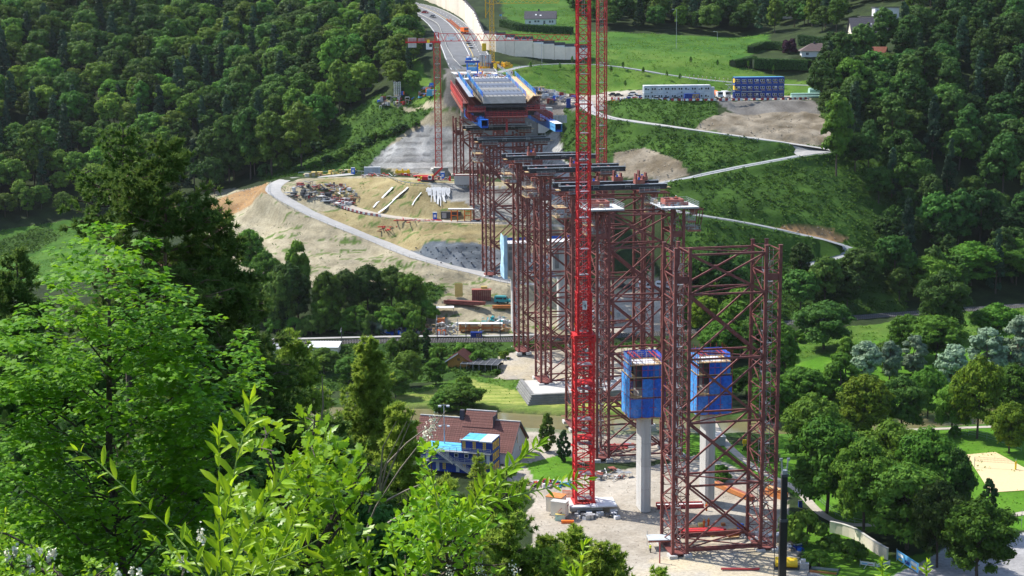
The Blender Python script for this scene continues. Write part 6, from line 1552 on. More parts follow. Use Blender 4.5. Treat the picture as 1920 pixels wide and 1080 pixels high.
def back_tree(px, py, D, wpx, key, mk_, label):
 t = W(px, py, D); z = TZ(t[0], t[1]); plant('broadleaf_tree', key, mk_, (t[0], t[1], z - .3), t[2] - z + .3, wpx * D / F_PX, label, 'trees filling the slope below the viewpoint')
for k, a in enumerate([(40, 650, 70, 330), (210, 620, 76, 330), (360, 700, 66, 300), (-60, 780, 60, 300), (120, 800, 55, 330), (300, 820, 56, 330), (480, 850, 60, 330), (620, 900, 62, 300), (30, 940, 46, 330), (220, 960, 46, 330), (400, 980, 50, 330), (700, 960, 60, 300)]):
 back_tree(*a, 'park', 'leaf_shade', 'dark leafy tree in deep shade behind the foreground leaves')
# ---- shoots and shrubs within arm's reach of the camera
def shoot(root, px, D, L, tmpl=LANCE, mk_='leaf_shoot', step=.034, r=.0028, name='shoot', spread=.95, droop=.0, tip=True, dd=None, pair=2, nz=.5):
 n = len(px); P = np.array([W(x, y, D + (dd[i] if dd else .04 * math.sin(i * 1.7))) for i, (x, y) in enumerate(px)]) - np.array(root.location)
 Q = []
 for i in range(n - 1):
  k = max(2, int(np.linalg.norm(P[i + 1] - P[i]) / .01))
  for j in range(k): Q.append(P[i] + (P[i + 1] - P[i]) * j / k)
 Q.append(P[-1]); Q = np.array(Q)
 for _ in range(6): Q[1:-1] = (Q[:-2] + Q[2:] + Q[1:-1] * 2) / 4
 m_ = mbu('stem_green'); m_.tube([tuple(q) for q in Q[::3]] + [tuple(Q[-1])], r * .5, 5, r, cap=False)       # px runs from the tip down
 sh = m_.build(name, parent=root)
 ln = np.r_[0, np.cumsum(np.linalg.norm(np.diff(Q, axis=0), axis=1))]; s = .004; k = 0; LPs, A, N_, Ls = [], [], [], []
 if tip:
  d = unit(Q[0] - Q[4])
  for q in range(3): LPs.append(Q[0]); A.append(d + rng.normal(0, .28, 3)); N_.append(np.array([0, -.6, .8]) + rng.normal(0, .4, 3)); Ls.append(L * rng.uniform(.55, .8))
 while s < ln[-1]:
  i = min(len(Q) - 2, int(np.searchsorted(ln, s))); d = unit(Q[max(i - 1, 0)] - Q[i + 1])
  f = min(1, .5 + s / (.12))
  side = unit(np.cross(d, np.array([0.25, 1.0, .1]) if k % 2 == 0 else np.array([.9, .3, .2])))
  for q in range(pair):
   sg = 1 if q == 0 else -1
   if pair == 1: sg = 1 if k % 2 else -1; side = unit(np.cross(d, np.array([0.15, 1.0, .1])))
   a = d * .75 + side * sg * spread + np.array([0, 0, .18 - droop]) + rng.normal(0, .16, 3)
   nn = np.cross(a, np.cross(np.array([0, -nz, .85]), a)) + rng.normal(0, .25, 3)
   LPs.append(Q[i]); A.append(a); N_.append(nn); Ls.append(L * f * rng.uniform(.75, 1.12))
  s += step * rng.uniform(.8, 1.3); k += 1
 LPs, A, N_ = np.array(LPs), np.array(A), np.array(N_)
 T, F_ = tmpl; T = np.array(T)
 for i in range(len(LPs)):
  a = unit(A[i]); b = unit(np.cross(N_[i], a)); c = np.cross(a, b)
  V = LPs[i] + Ls[i] * (a * T[:, 0:1] + b * T[:, 1:2] + c * T[:, 2:3])
  link('leaf', npmesh('leaf', V, np.array(F_), [mk_], smooth=True), sh)
 return sh
gnd = TZ(-1.0, 3.5)
def near_root(name, label, px, D, cat='shrub'):
 b = W(px, 1500, D); z = min(TZ(b[0], b[1]), b[2] - .2); return thing(name, label, cat, (b[0], b[1], z))
def down_to_ground(root, x, y, D, r=.008, mk_='stem_green'):
 p = W(x, y, D) - np.array(root.location); m_ = mbu(mk_); m_.tube([(0, 0, -.05), tuple(p * [.4, .4, .5]), tuple(p)], r * 1.5, 6, r, cap=False); m_.build('stem', parent=root)
s1 = near_root('young_shrub', 'young shrub with long fresh green shoots and narrow leaves close to the camera', 400, 4.4)
for px, L, pr in [([(146, 845), (185, 866), (218, 900), (252, 930), (285, 962), (318, 990), (352, 1030), (385, 1085)], .062, 1),
     ([(410, 818), (411, 870), (410, 930), (411, 1000), (416, 1085)], .075, 2), ([(469, 755), (463, 800), (446, 850), (433, 920), (420, 990), (405, 1085)], .078, 2),
     ([(545, 884), (505, 928), (478, 975), (450, 1020), (430, 1085)], .075, 2), ([(285, 1012), (310, 1028), (340, 1050), (370, 1085)], .062, 2),
     ([(600, 1010), (560, 1032), (500, 1058), (440, 1085)], .07, 2), ([(350, 1000), (372, 1030), (395, 1085)], .066, 2), ([(500, 1005), (490, 1040), (470, 1085)], .07, 2), ([(460, 985), (450, 1020), (440, 1085)], .07, 2), ([(560, 960), (540, 1000), (500, 1085)], .075, 2)]:
 shoot(s1, px, 4.4 + rng.normal(0, .12), L * 1.05, pair=pr)
down_to_ground(s1, 420, 1085, 4.4)
def leafy_mass(root, outline_cells, D, depth, n, L, tmpl, mk_, mk_b='bark', name='leafy_branch'):
 """branches with dense leaves inside an outline given by circles (x, y, radius)"""
 C = np.array(outline_cells, float); w = C[:, 2] ** 2; k = rng.choice(len(C), n, p=w / w.sum()); a = rng.uniform(0, 6.28, n); r = C[k, 2] * np.sqrt(rng.random(n))
 P = np.array([W(x, y, d) for x, y, d in zip(C[k, 0] + np.cos(a) * r, C[k, 1] + np.sin(a) * r, D + rng.uniform(-depth, depth, n))]) - np.array(root.location); q_ = fbm(C[k, 0] + np.cos(a) * r + 40, C[k, 1] + np.sin(a) * r, 46) > .40; P = P[q_]; n = len(P)
 m_ = mbu(mk_b); hub = W(C[:, 0].mean(), C[:, 1].max(), D) - np.array(root.location)
 for c in C:
  e = W(c[0], c[1], D) - np.array(root.location); m_.tube([tuple(hub), tuple((hub + e) / 2 + rng.normal(0, .02, 3)), tuple(e)], .009, 5, .003, cap=False)
  for q in range(4):
   f = W(c[0] + rng.normal(0, c[2] * .5), c[1] + rng.normal(0, c[2] * .5), D + rng.normal(0, depth * .5)) - np.array(root.location); m_.tube([tuple(e), tuple(f)], .003, 4, .0015, cap=False)
 br = m_.build('branch', parent=root)
 per = 5; idx = np.repeat(np.arange(n), per); A = rdir(n * per) * [1, 1, .7] + np.array([0, 0, .45]); N_ = np.array([-.3, -.1, 1.0]) + rng.normal(0, .55, (n * per, 3))
 Pn = P[idx] + unit(A) * .012; Ln = L * rng.uniform(.55, 1.15, n * per); Am = A
 lv = npleaves(name, Pn, Am, N_, Ln, tmpl, mk_, root); lv['kind'] = 'stuff'; return br
o1 = near_root('oak_shrub', 'bright green leafy shrub with lobed leaves in the middle of the foreground', 560, 5.6)
leafy_mass(o1, [(590, 790, 22), (582, 830, 34), (560, 870, 50), (500, 815, 26), (490, 840, 30), (620, 900, 70), (680, 930, 34), (560, 940, 70), (640, 985, 66), (540, 1010, 70), (600, 1060, 80), (480, 1050, 60), (690, 870, 22), (455, 945, 40), (650, 1060, 50)], 5.6, .5, 400, .058, LOBED, 'leaf_privet')
down_to_ground(o1, 575, 1085, 5.6, .02, 'bark')
o2 = near_root('privet_shrub', 'privet shrub with small glossy leaves and long arching shoots toward the yard', 840, 6.4)
leafy_mass(o2, [(805, 848, 14), (800, 885, 20), (815, 925, 30), (800, 965, 46), (860, 970, 42), (780, 1010, 58), (850, 1020, 50), (900, 985, 34), (760, 1065, 50), (880, 1070, 40), (950, 925, 22), (925, 1060, 22)], 6.4, .42, 330, .044, OVAL, 'leaf_privet')
down_to_ground(o2, 820, 1085, 6.4, .02, 'bark')
for px, L in [([(1012, 832), (985, 850), (962, 880), (930, 918), (900, 945), (868, 975), (835, 1010), (800, 1080)], .075), ([(1100, 898), (1060, 905), (1015, 918), (965, 930), (915, 945), (880, 965)], .062),
    ([(1005, 840), (975, 862), (935, 890), (905, 915), (885, 950)], .07), ([(735, 1015), (740, 1045), (748, 1085)], .06), ([(800, 870), (812, 900), (822, 950), (828, 1000)], .06), ([(790, 905), (815, 930), (830, 960)], .06)]:
 shoot(o2, px, 6.0, L, pair=2, step=.034, r=.004)
s2 = near_root('young_sprout', 'single young sprout with pale green leaves at the bottom edge', 1088, 4.6, 'sprout')
shoot(s2, [(1096, 1022), (1090, 1045), (1088, 1095)], 4.6, .055, pair=2, step=.02)
shoot(s2, [(1062, 1062), (1075, 1080), (1085, 1100)], 4.6, .05, pair=2, step=.02)
down_to_ground(s2, 1088, 1095, 4.6, .004)
for nm, x, y in (('sprout at the bottom edge right of the black boom', 1655, 1052), ('sprout at the bottom edge near the banners', 1738, 1056)):
 s_ = near_root('young_sprout', 'small reddish ' + nm, x, 4.8, 'sprout'); shoot(s_, [(x, y), (x - 2, y + 20), (x, 1095)], 4.8, .038, step=.012); down_to_ground(s_, x, 1095, 4.8, .003)
# bare pale twigs
tw = near_root('dry_twigs', 'bundle of thin bare pale twigs before the dark pines', 720, 7.0, 'dead branches')
for px in ([(835, 770), (790, 830), (750, 880), (705, 950), (680, 1010)], [(800, 800), (760, 830), (725, 870), (705, 945)], [(765, 790), (735, 850), (710, 900), (690, 960)], [(780, 770), (750, 840), (715, 920)], [(600, 705), (606, 760), (600, 800)], [(745, 790), (720, 840), (712, 915)], [(820, 940), (760, 960), (720, 985)], [(800, 905), (760, 920), (725, 940)]):
 m_ = mbu('twig'); Q = [tuple(W(x + rng.normal(0, 2), y, 7.0 + .1 * i) - np.array(tw.location)) for i, (x, y) in enumerate(px)]; m_.tube(Q, .0022, 4, .006, cap=False); m_.build('twig', parent=tw)
m_ = mbu('twig'); m_.tube([(0, 0, 0), tuple(W(690, 1000, 7.2) - np.array(tw.location))], .01, 5, .006); m_.build('twig', parent=tw)
# pale flower heads
def flower_spray(root, px, py, D, n, r, s=.008, nm='flower_head'):
 c = W(px, py, D) - np.array(root.location); P = c + rng.normal(0, 1, (n, 3)) * np.array([.5, .5, 1.0]) * r; V, Fq = leaf_quads(P, rdir(n), s, 1.0, .5); link(nm, npmesh(nm, V, Fq, ['flower']), root)
for x, y, r in ((814, 792, .022), (796, 818, .02), (806, 806, .02), (898, 1070, .03), (842, 1076, .03), (965, 1076, .025), (845, 1034, .015), (378, 1006, .012)): flower_spray(o2 if x > 500 else s1, x, y, 6.3 if x > 500 else 4.3, 70, r)
rs = near_root('rose_bush', 'wild rose with small pale pink flowers in the lower left corner', 60, 5.0, 'rose bush')
leafy_mass(rs, [(20, 1060, 40), (60, 1060, 36), (95, 1060, 30), (10, 1000, 24), (180, 1080, 30), (340, 1085, 40)], 5.2, .25, 150, .026, OVAL, 'leaf_privet')
for x, y in ((28, 1032), (15, 1040), (55, 1052), (74, 1036), (92, 1043), (101, 1036), (60, 1072), (222, 1076), (246, 1074), (262, 1076), (338, 1054), (345, 1048), (350, 1062)): flower_spray(rs, x, y, 5.0, 26, .009, .012)
down_to_ground(rs, 60, 1085, 5.1, .006)
shoot(rs, [(12, 960), (8, 985), (0, 1010), (-15, 1060)], 5.0, .03, OVAL, step=.03)
# ------------------------------------------------------------------ houses, cabins, vehicles and the many small things of the site
def scale_at(p): return p[1] / F_PX
def text_mesh(txt, size, depth, mk_):
 c = bpy.data.curves.new('lettering', 'FONT'); c.body = txt; c.size = size; c.extrude = depth; c.align_x = 'CENTER'; c.align_y = 'CENTER'; c.offset = .02 * size
 o = bpy.data.objects.new('lettering', c); COL.objects.link(o); bpy.context.view_layer.update()
 me = bpy.data.meshes.new_from_object(o.evaluated_get(bpy.context.evaluated_depsgraph_get())); me.name = 'lettering'
 COL.objects.unlink(o); bpy.data.objects.remove(o); me.materials.clear(); me.materials.append(M[mk_]); return me
def window(parent, x, y, z, w, h, face='y', sgn=-1, fr='white_paint', bars=1):
 """a window in a wall: frame standing proud, pane set back inside it"""
 m_ = mbu(fr); t_ = .09; o = sgn * .05
 def bx(a0, a1, b0, b1, d0, d1):
  if face == 'y': m_.b2((x + a0, y + sgn * d0, z + b0), (x + a1, y + sgn * d1, z + b1))
  else: m_.b2((x + sgn * d0, y + a0, z + b0), (x + sgn * d1, y + a1, z + b1))
 bx(-w / 2, w / 2, h / 2 - t_, h / 2, .0, .09); bx(-w / 2, w / 2, -h / 2, -h / 2 + t_, .0, .12); bx(-w / 2, -w / 2 + t_, -h / 2 + t_, h / 2 - t_, .0, .09); bx(w / 2 - t_, w / 2, -h / 2 + t_, h / 2 - t_, .0, .09)
 if bars: bx(-.03, .03, -h / 2 + t_, h / 2 - t_, .01, .07)
 f = m_.build('window', parent=parent); m_ = mbu('glass'); bx(-w / 2 + t_, w / 2 - t_, -h / 2 + t_, h / 2 - t_, .005, .03); m_.build('pane', parent=f); return f
def tiled_roof(root, x0, x1, ya, za, yb, zb, mk_, rows, th=.12):
 """one roof slope from eave (ya, za) to ridge (yb, zb): courses of tiles lapping like steps"""
 m_ = mbu(mk_); dy, dz = (yb - ya) / rows, (zb - za) / rows
 for i in range(rows):
  y0, z0, y1, z1 = ya + dy * i, za + dz * i, ya + dy * (i + 1.06), za + dz * (i + 1.06); l = .07
  m_.add([(x0, y0, z0 + l), (x1, y0, z0 + l), (x1, y1, z1), (x0, y1, z1), (x0, y0, z0 - th), (x1, y0, z0 - th), (x1, y1, z1 - th), (x0, y1, z1 - th)], [(0, 1, 2, 3), (7, 6, 5, 4), (0, 4, 5, 1), (1, 5, 6, 2), (3, 2, 6, 7), (0, 3, 7, 4)])
 if x1 - x0 < 30:
  m_.use(mk_)
  for x_ in np.arange(x0 + .5, x1, 1.0): m_.bar((x_, ya + .05, za + .10), (x_, yb, zb + .06), .05, .03)
 o = m_.build('roof', parent=root); o['kind'] = 'stuff'; return o
def gable_house(label, p, w, d, h, hr, rz, wall, roof, wins=(), over=.5, name='house', chimney=None, rows=14):
 root = thing(name, label, 'house', tuple(p), rz); 
 m_ = mbu(wall); m_.b2((-w / 2, 0, -1.5), (w / 2, d, h)); 
 for x in (-w / 2, w / 2 - .2): m_.add([(x, 0, h), (x, d, h), (x, d / 2, hr), (x + .2, 0, h), (x + .2, d, h), (x + .2, d / 2, hr)], [(0, 2, 1), (3, 4, 5), (0, 3, 5, 2), (1, 2, 5, 4)])
 m_.build('wall', parent=root); k = (hr - h) / (d / 2)
 tiled_roof(root, -w / 2 - over, w / 2 + over, -over, h - over * k + .1, d / 2, hr + .12, roof, rows); tiled_roof(root, -w / 2 - over, w / 2 + over, d + over, h - over * k + .1, d / 2, hr + .12, roof, rows)
 for x, z, ww, hh in wins: window(root, x, 0, z, ww, hh)
 if chimney: m_ = mbu('tile_grey'); m_.b2((chimney[0] - .4, d / 2 - .4 + chimney[1], hr - 1.2), (chimney[0] + .4, d / 2 + .4 + chimney[1], hr + 1.3)); m_.build('chimney', parent=root)
 return root
R = math.radians
# hillside houses
p = G(1013, 47); p[2] -= .3
h = gable_house('white house with dark grey roof on the hillside beyond the yellow crane', p, 16.5, 9.5, 3.9, 7.6, R(-4), 'white_wall', 'tile_grey', [(-5.6, 1.9, 1.2, 1.3), (-2.6, 2.3, 1.3, 1.2), (-1.0, 2.3, 1.3, 1.2), (2.2, 1.7, 1.2, 2.1), (5.2, 2.1, 1.1, 1.4), (6.6, 2.1, 1.1, 1.4)], chimney=(-1.0, 1.0))
m_ = mbu('white_paint'); m_.add([(-2.8, 1.7, 5.5), (-2.0, 1.7, 5.5), (-2.0, 2.5, 6.15), (-2.8, 2.5, 6.15)], [(0, 1, 2, 3)]); m_.add([(-.4, 1.3, 5.2), (.6, 1.3, 5.2), (.6, 2.0, 5.75), (-.4, 2.0, 5.75)], [(0, 1, 2, 3)]); m_.build('skylight', parent=h)
p = G(1532, 107)
h = thing('house', 'low white bungalow with brown hipped roof between the hedges', 'house', tuple(p), R(-6))
m_ = mbu('white_wall'); m_.b2((-7, 0, -1.5), (7.5, 10, 2.9)); m_.build('wall', parent=h)
m_ = mbu('tile_brown'); e = 1.0
P = [(-7 - e, -e, 2.8), (7.5 + e, -e, 2.8), (7.5 + e, 10 + e, 2.8), (-7 - e, 10 + e, 2.8), (-2.5, 5, 6.2), (2.5, 5, 6.2)]
m_.add(P, [(0, 1, 5, 4), (1, 2, 5), (2, 3, 4, 5), (3, 0, 4), (3, 2, 1, 0)])
for k in range(1, 12):      # tile courses
 t = k / 12; a = np.array(P[0]) * (1 - t) + np.array(P[4]) * t; b = np.array(P[1]) * (1 - t) + np.array(P[5]) * t; c_ = np.array(P[2]) * (1 - t) + np.array(P[5]) * t; m_.bar(a + [0, 0, .03], b + [0, 0, .03], .10, .05); m_.bar(b + [0, 0, .03], c_ + [0, 0, .03], .10, .05)
m_.build('roof', parent=h); m_ = mbu('tile_grey'); m_.b2((-1.4, 4.6, 5.6), (-.6, 5.4, 7.0)); m_.build('chimney', parent=h)
for x, z, ww, hh in ((-4.5, 1.5, 1.4, 1.3), (1.0, 1.3, 1.1, 2.1), (2.3, 1.3, 1.0, 2.1), (5.2, 1.6, 1.3, 1.2)): window(h, x, 0, z, ww, hh)
m_ = mbu('timber'); m_.b2((3.6, -.08, .2), (7.4, -.01, 2.7)); m_.build('timber_front', parent=h)
p = G(1633, 68)
h = gable_house('house with a large dark slate roof and one small skylight', p, 17.5, 12, 2.6, 8.6, R(-2), 'cream_wall', 'tile_grey', [(-5, 1.4, 1.2, 1.2), (2, 1.4, 1.2, 1.2)], over=.8)
m_ = mbu('white_paint'); m_.add([(.2, 2.6, 5.35), (1.0, 2.6, 5.35), (1.0, 3.4, 6.15), (.2, 3.4, 6.15)], [(0, 1, 2, 3)]); m_.build('skylight', parent=h)
p = G(1650, 44)
h = thing('house', 'white flat roofed modern house above the dark slate roof', 'house', tuple(p), R(-3))
m_ = mbu('white_paint'); m_.b2((-2.5, 0, -3), (9.0, 9, 7.6)); m_.build('wall', parent=h); m_ = mbu('cream_wall'); m_.b2((-9.5, -2.5, -3), (-2.55, 5, 3.2)); m_.build('garage', parent=h)
m_ = mbu('tile_grey'); m_.b2((-3.0, -.5, 7.6), (9.5, 9.5, 7.95)); m_.b2((-10, -3, 3.2), (-2.0, 5.4, 3.5)); m_.build('roof', parent=h)
for x, z, ww, hh in ((-1.4, 4.6, .5, 3.6), (2.8, 5, .6, 2), (3.9, 5, .6, 2), (6.6, 4.0, 2.6, 1.2), (6.6, 1.2, 2.0, 1.6)): window(h, x, 0, z, ww, hh, fr='tile_grey', bars=0)
p = G(1500, 30)
h = gable_house('narrow cream house among trees at the top edge of the view', p, 7.5, 9, 7.2, 9.6, R(38), 'cream_wall', 'tile_far_red', [(-1.6, 5.2, 1.1, 1.3), (1.4, 5.2, 1.1, 1.3)])
p = G(1645, 108)
h = gable_house('small house with red tiled roof half hidden by the wood', p, 6.5, 7, 2.4, 4.6, R(-20), 'white_wall', 'tile_far_red', [(-1.2, 1.4, 1, 1)])
# large red roofed house by the river
o = PZ(957, 870, 0.0); hz = math.atan2(-.29, .957)
h = thing('house', 'white house with a long brown-red tiled roof behind the blue cabins', 'house', tuple(o), hz)
L, Dp, he, hr = 24.0, 12.4, 3.1, 8.5
m_ = mbu('white_wall'); m_.b2((-L, 0, -.6), (0, Dp, he)); m_.add([(-.25, 0, he), (-.25, Dp, he), (-.25, Dp / 2, hr - .1), (0, 0, he), (0, Dp, he), (0, Dp / 2, hr - .1)], [(0, 2, 1), (3, 4, 5), (0, 3, 5, 2), (1, 2, 5, 4)]); m_.build('wall', parent=h)
def course_roof(root, x0, x1, ya, za, yb, zb, rows, mk_='tile_red'):
 # every course is a part of its own
 dy, dz = (yb - ya) / rows, (zb - za) / rows; mesh = None
 for i in range(rows):
  if mesh is None:
   m_ = mbu(mk_); n = max(2, int((x1 - x0) / .62)); w_ = (x1 - x0) / n
   for k in range(n):
    a = x0 + k * w_; m_.add([(a, 0, .07), (a + w_ * .9, 0, .07), (a + w_ * .9, dy * 1.08, dz * 1.08 + .02), (a, dy * 1.08, dz * 1.08 + .02), (a, 0, -.05), (a + w_ * .9, 0, -.05)], [(0, 1, 2, 3), (4, 5, 1, 0)])
   m_.add([(x0, 0, -.02), (x1, 0, -.02), (x1, dy, dz - .02), (x0, dy, dz - .02)], [(0, 1, 2, 3)]); mesh = m_.mesh('tile_course')
  link('tile_course', mesh, root, (0, ya + dy * i, za + dz * i))
rf = bpy.data.objects.new('roof', None); COL.objects.link(rf); rf.parent = h
ov = .7; k_ = (hr - he) / (Dp / 2)
course_roof(rf, -L - .5, ov, -ov, he - ov * k_ + .12, Dp / 2, hr + .12, 17); course_roof(rf, -L - .5, ov, Dp + ov, he - ov * k_ + .12, Dp / 2, hr + .12, 17)
course_roof(rf, -13.2, -5.6, 4.2, he + 4.2 * k_ + .3, Dp / 2 + 1.4, hr + 1.75, 6)
m_ = mbu('timber'); m_.b2((-13.2, Dp / 2 + 1.4, hr - 1.5), (-5.6, Dp / 2 + 1.6, hr + 1.7)); m_.use('tile_grey'); m_.b2((-5.55, 4.3, hr - 1.4), (-5.45, Dp / 2 + 1.5, hr + 1.4)); m_.build('raised_roof_side', parent=rf)
m_ = mbu('concrete'); m_.bar((-L - .5, Dp / 2, hr + .2), (-13.3, Dp / 2, hr + .2), .35, .2); m_.bar((-5.4, Dp / 2, hr + .2), (ov, Dp / 2, hr + .2), .35, .2); m_.bar((-13.2, Dp / 2 + 1.5, hr + 1.85), (-5.6, Dp / 2 + 1.5, hr + 1.85), .35, .2); m_.build('ridge', parent=rf)
m_ = mbu('tile_grey'); m_.b2((-14.3, Dp / 2 - .5, hr - .8), (-13.35, Dp / 2 + .5, hr + 2.1)); m_.build('chimney', parent=h)
m_ = mbu('tile_grey'); m_.bar((ov, -ov, he - .2), (ov, Dp / 2, hr + .05), .12, .35); m_.bar((ov, Dp + ov, he - .2), (ov, Dp / 2, hr + .05), .12, .35); m_.bar((-L, -ov - .1, he - .45), (ov, -ov - .1, he - .45), .16); m_.build('verge_board', parent=h)
m_ = mbu('cabin_white'); m_.b2((-3.6, -.12, 0), (-.9, -.02, 2.5)); m_.build('garage_door', parent=h)
m_ = mbu('glass'); m_.b2((.01, 5.5, 3.5), (.08, 6.3, 6.1)); m_.b2((.01, 7.6, 1.2), (.07, 8.1, 2.2)); m_.build('window', parent=h)
m_ = mbu('tile_grey'); m_.add([(-11, 1.6, 5.0), (-9.4, 1.6, 5.0), (-10.2, 1.6, 6.2), (-10.2, 3.6, 6.2), (-11, 2.2, 5.0), (-9.4, 2.2, 5.0)], [(0, 1, 2), (0, 2, 3, 4), (1, 5, 3, 2)]); m_.build('dormer', parent=h)
# ---- container cabins
LET = text_mesh('DOKA', 1.0, .012, 'yellow')
def cabin_mesh(w, h, d, mk_, roof_mk):
 m_ = mbu(mk_); m_.b2((0, 0, 0), (w - .04, d, h - .06)); 
 for z in (0, h - .26): m_.b2((0, -.04, z), (w - .04, 0, z + .2))
 for x in (0, w - .16): m_.b2((x, -.045, .2), (x + .12, 0, h - .26))
 for y in np.arange(.3, d, .35): m_.b2((-.03, y, .2), (0, y + .15, h - .3)); m_.b2((w - .04, y, .2), (w - .01, y + .15, h - .3))
 m_.use(roof_mk); m_.b2((0, -.02, h - .06), (w - .04, d, h - .01)); return m_.mesh('cabin')
def cabins(label, p, rz, ncol, nlev, w, hh, d, mk_, roof_mk, win, text=None, lo=0, doors=()):
 root = thing('site_cabins', label, 'container cabins', tuple(p), rz); me = cabin_mesh(w, hh, d, mk_, roof_mk)
 for l in range(nlev):
  for c in range(ncol):
   x = (c - ncol / 2) * w; cab = link('cabin', me, root, (x, 0, l * hh))
   for wx in win:
    m_ = mbu('white_paint'); x0 = wx - .42; m_.b2((x0, -.10, 1.05), (x0 + .84, -.045, 2.05)); m_.use('glass'); m_.b2((x0 + .1, -.13, 1.14), (x0 + .74, -.1, 1.96))
    if (c * 7 + l * 3 + int(wx * 2)) % 6 == 0: m_.use('white_wall'); m_.b2((x0 + .12, -.14, 1.5), (x0 + .72, -.131, 1.94))
    m_.build('window', parent=cab)
   if text:
    lt = link('lettering', LET, cab, (w * .55, -.06, .48)); lt.rotation_euler = (R(90), 0, 0); lt.scale = (.62, .42, 1)
 return root
p = G(1270, 187); cw = cabins('two storey row of white grey container cabins on the terrace', p, R(1.0), 10, 2, 2.75, 2.95, 6, 'cabin_white', 'white_paint', (.75, 1.75))
m_ = mbu('cabin_white'); m_.b2((13.8, .5, 0), (15.4, 4, 5.0)); m_.build('stair_box', parent=cw); m_ = mbu('black')
for x in (-10.8, -4.5, 1.5, 7.0): m_.b2((x, -.3, 2.9), (x + .5, -.12, 3.3))
m_.build('wall_lamp', parent=cw)
p = G(1424, 184); cb_ = cabins('three storey stack of blue container cabins with yellow lettering', p, R(1.0), 8, 3, 2.62, 2.95, 6, 'cabin_blue', 'girder_pale', (.7, 1.65), text=True)
m_ = mbu('galv'); m_.b2((-3 * 2.62, -1.6, 2.75), (.6, -.15, 2.9)); 
for x in (-7.8, -4, .4): m_.bar((x, -1.5, 0), (x, -1.5, 2.8), .1)
m_.build('canopy', parent=cb_)
m_ = mbu('galv')
for l in range(2):
 m_.bar((-11.5 - 2.5 * (l == 0), -.8, l * 2.95), (-11.5 - 2.5 * (l == 1), -.8, (l + 1) * 2.95), .9, .12); railing(m_, (-14, -1.3, l * 2.95), (-11.5, -1.3, (l + 1) * 2.95), 1.1, 1, .06)
m_.b2((-14.6, -1.4, 2.85), (-10.6, 1, 2.95)); m_.b2((-14.6, -1.4, 5.8), (-10.6, 1, 5.9)); m_.build('outside_stairs', parent=cb_)
m_ = mbu('yellow'); m_.b2((-10.54, .9, 3.4), (-10.5, 4.6, 5.2)); m_.b2((-10.54, .9, 6.4), (-10.5, 4.6, 8.2)); m_.b2((-10.4, -.1, 6.9), (-9.3, -.06, 8.1)); m_.b2((-10.4, -.1, 3.5), (-9.5, -.06, 5.0)); m_.build('yellow_panel', parent=cb_)
def container(label, p, rz, L, w, h, mk_, text=None, group=None, top=None):
 root = thing('container', label, 'container', tuple(p), rz, group); m_ = mbu(mk_); m_.b2((-L / 2, 0, 0), (L / 2, w, h)); 
 for x in np.arange(-L / 2 + .2, L / 2 - .1, .36): m_.b2((x, -.05, .2), (x + .18, 0, h - .2))
 for z in (0, h - .18): m_.b2((-L / 2 - .03, -.07, z), (L / 2 + .03, 0, z + .18))
 m_.build('body', parent=root)
 if top: m_ = mbu(top); m_.b2((-L / 2, 0, h + .002), (L / 2, w, h + .05)); m_.build('roof', parent=root)
 if text:
  m_ = mbu('yellow'); m_.build
  for i in range(4): q = mbu('yellow'); q.b2((L * .02 - .0 + i * L * .105 - .0, -.10, .35), (L * .02 + i * L * .105 + L * .09, -.07, h - .35)); pl = q.build('letter_panel', parent=root); c = text_mesh(text[i], h * .85, .01, 'cabin_blue'); lt = link('lettering', c, pl, (L * .02 + i * L * .105 + L * .045, -.11, h / 2)); lt.rotation_euler = (R(90), 0, 0); lt.scale = (.7, .9, 1)
 return root
container('blue steel container with four yellow letter panels before the white cabins', G(1298, 189), R(1), 6.3, 2.4, 2.9, 'cabin_blue', 'DOKA')
container('blue container with yellow letter panels beside the railway', G(893, 633), R(-1), 3.6, 1.2, 1.7, 'cabin_blue', 'DOKA')
# blue cabins in the valley, three storeys, with galleries
o = PZ(920, 894, 0.0); vr = R(-17)
vc = thing('site_cabins', 'blue cabins stacked in three steps with outside galleries and stairs, beside the red roofed house', 'container cabins', tuple(o), vr)
me = cabin_mesh(2.45, 2.62, 6.2, 'cabin_blue', 'roof_blue')
for l, cols in enumerate((7, 7, 3)):
 for c in range(cols):
  x = -(c + 1) * 2.45; cab = link('cabin', me, vc, (x, 1.2, l * 2.62))
  if l == 1 and c in (2, 3): window(cab, 1.2, -.04, 1.5, .95, .95, bars=0)
  elif (c + l) % 2 == 0 or l == 2:
   m_ = mbu('yellow')
   for q in range(4): m_.b2((.3, -.07, .6 + q * .45), (1.0, -.045, .95 + q * .45)); m_.use('cabin_blue'); m_.b2((.5, -.075, .7 + q * .45), (.8, -.071, .85 + q * .45)); m_.use('yellow')
   m_.build('door_lettering', parent=cab)
  else: m_ = mbu('cabin_white'); m_.b2((1.1, -.06, .15), (1.9, -.04, 2.2)); m_.build('door', parent=cab)
for l in range(3):
 for q in range(4):
  m_ = mbu('yellow'); y = 1.9 + q * 1.25; m_.b2((-.02, y, l * 2.62 + .45), (.03, y + .8, l * 2.62 + 2.2)); pl = m_.build('letter_panel', parent=vc)
  m_ = mbu('cabin_blue'); m_.b2((.031, y + .28, l * 2.62 + .8), (.04, y + .52, l * 2.62 + (1.85 if q != 1 else 1.3))); m_.build('letter', parent=pl)
m_ = mbu('white_paint'); m_.b2((-7.6, .75, 7.8), (-3.1, 1.15, 8.05)); m_.b2((-3.0, .75, 7.7), (.1, 1.15, 7.95)); m_.build('roof_edge', parent=vc)
m_ = mbu('cabin_white'); m_.b2((-2.9, 1.2, 7.86), (-.05, 7.3, 7.95)); m_.build('pale_roof', parent=vc)
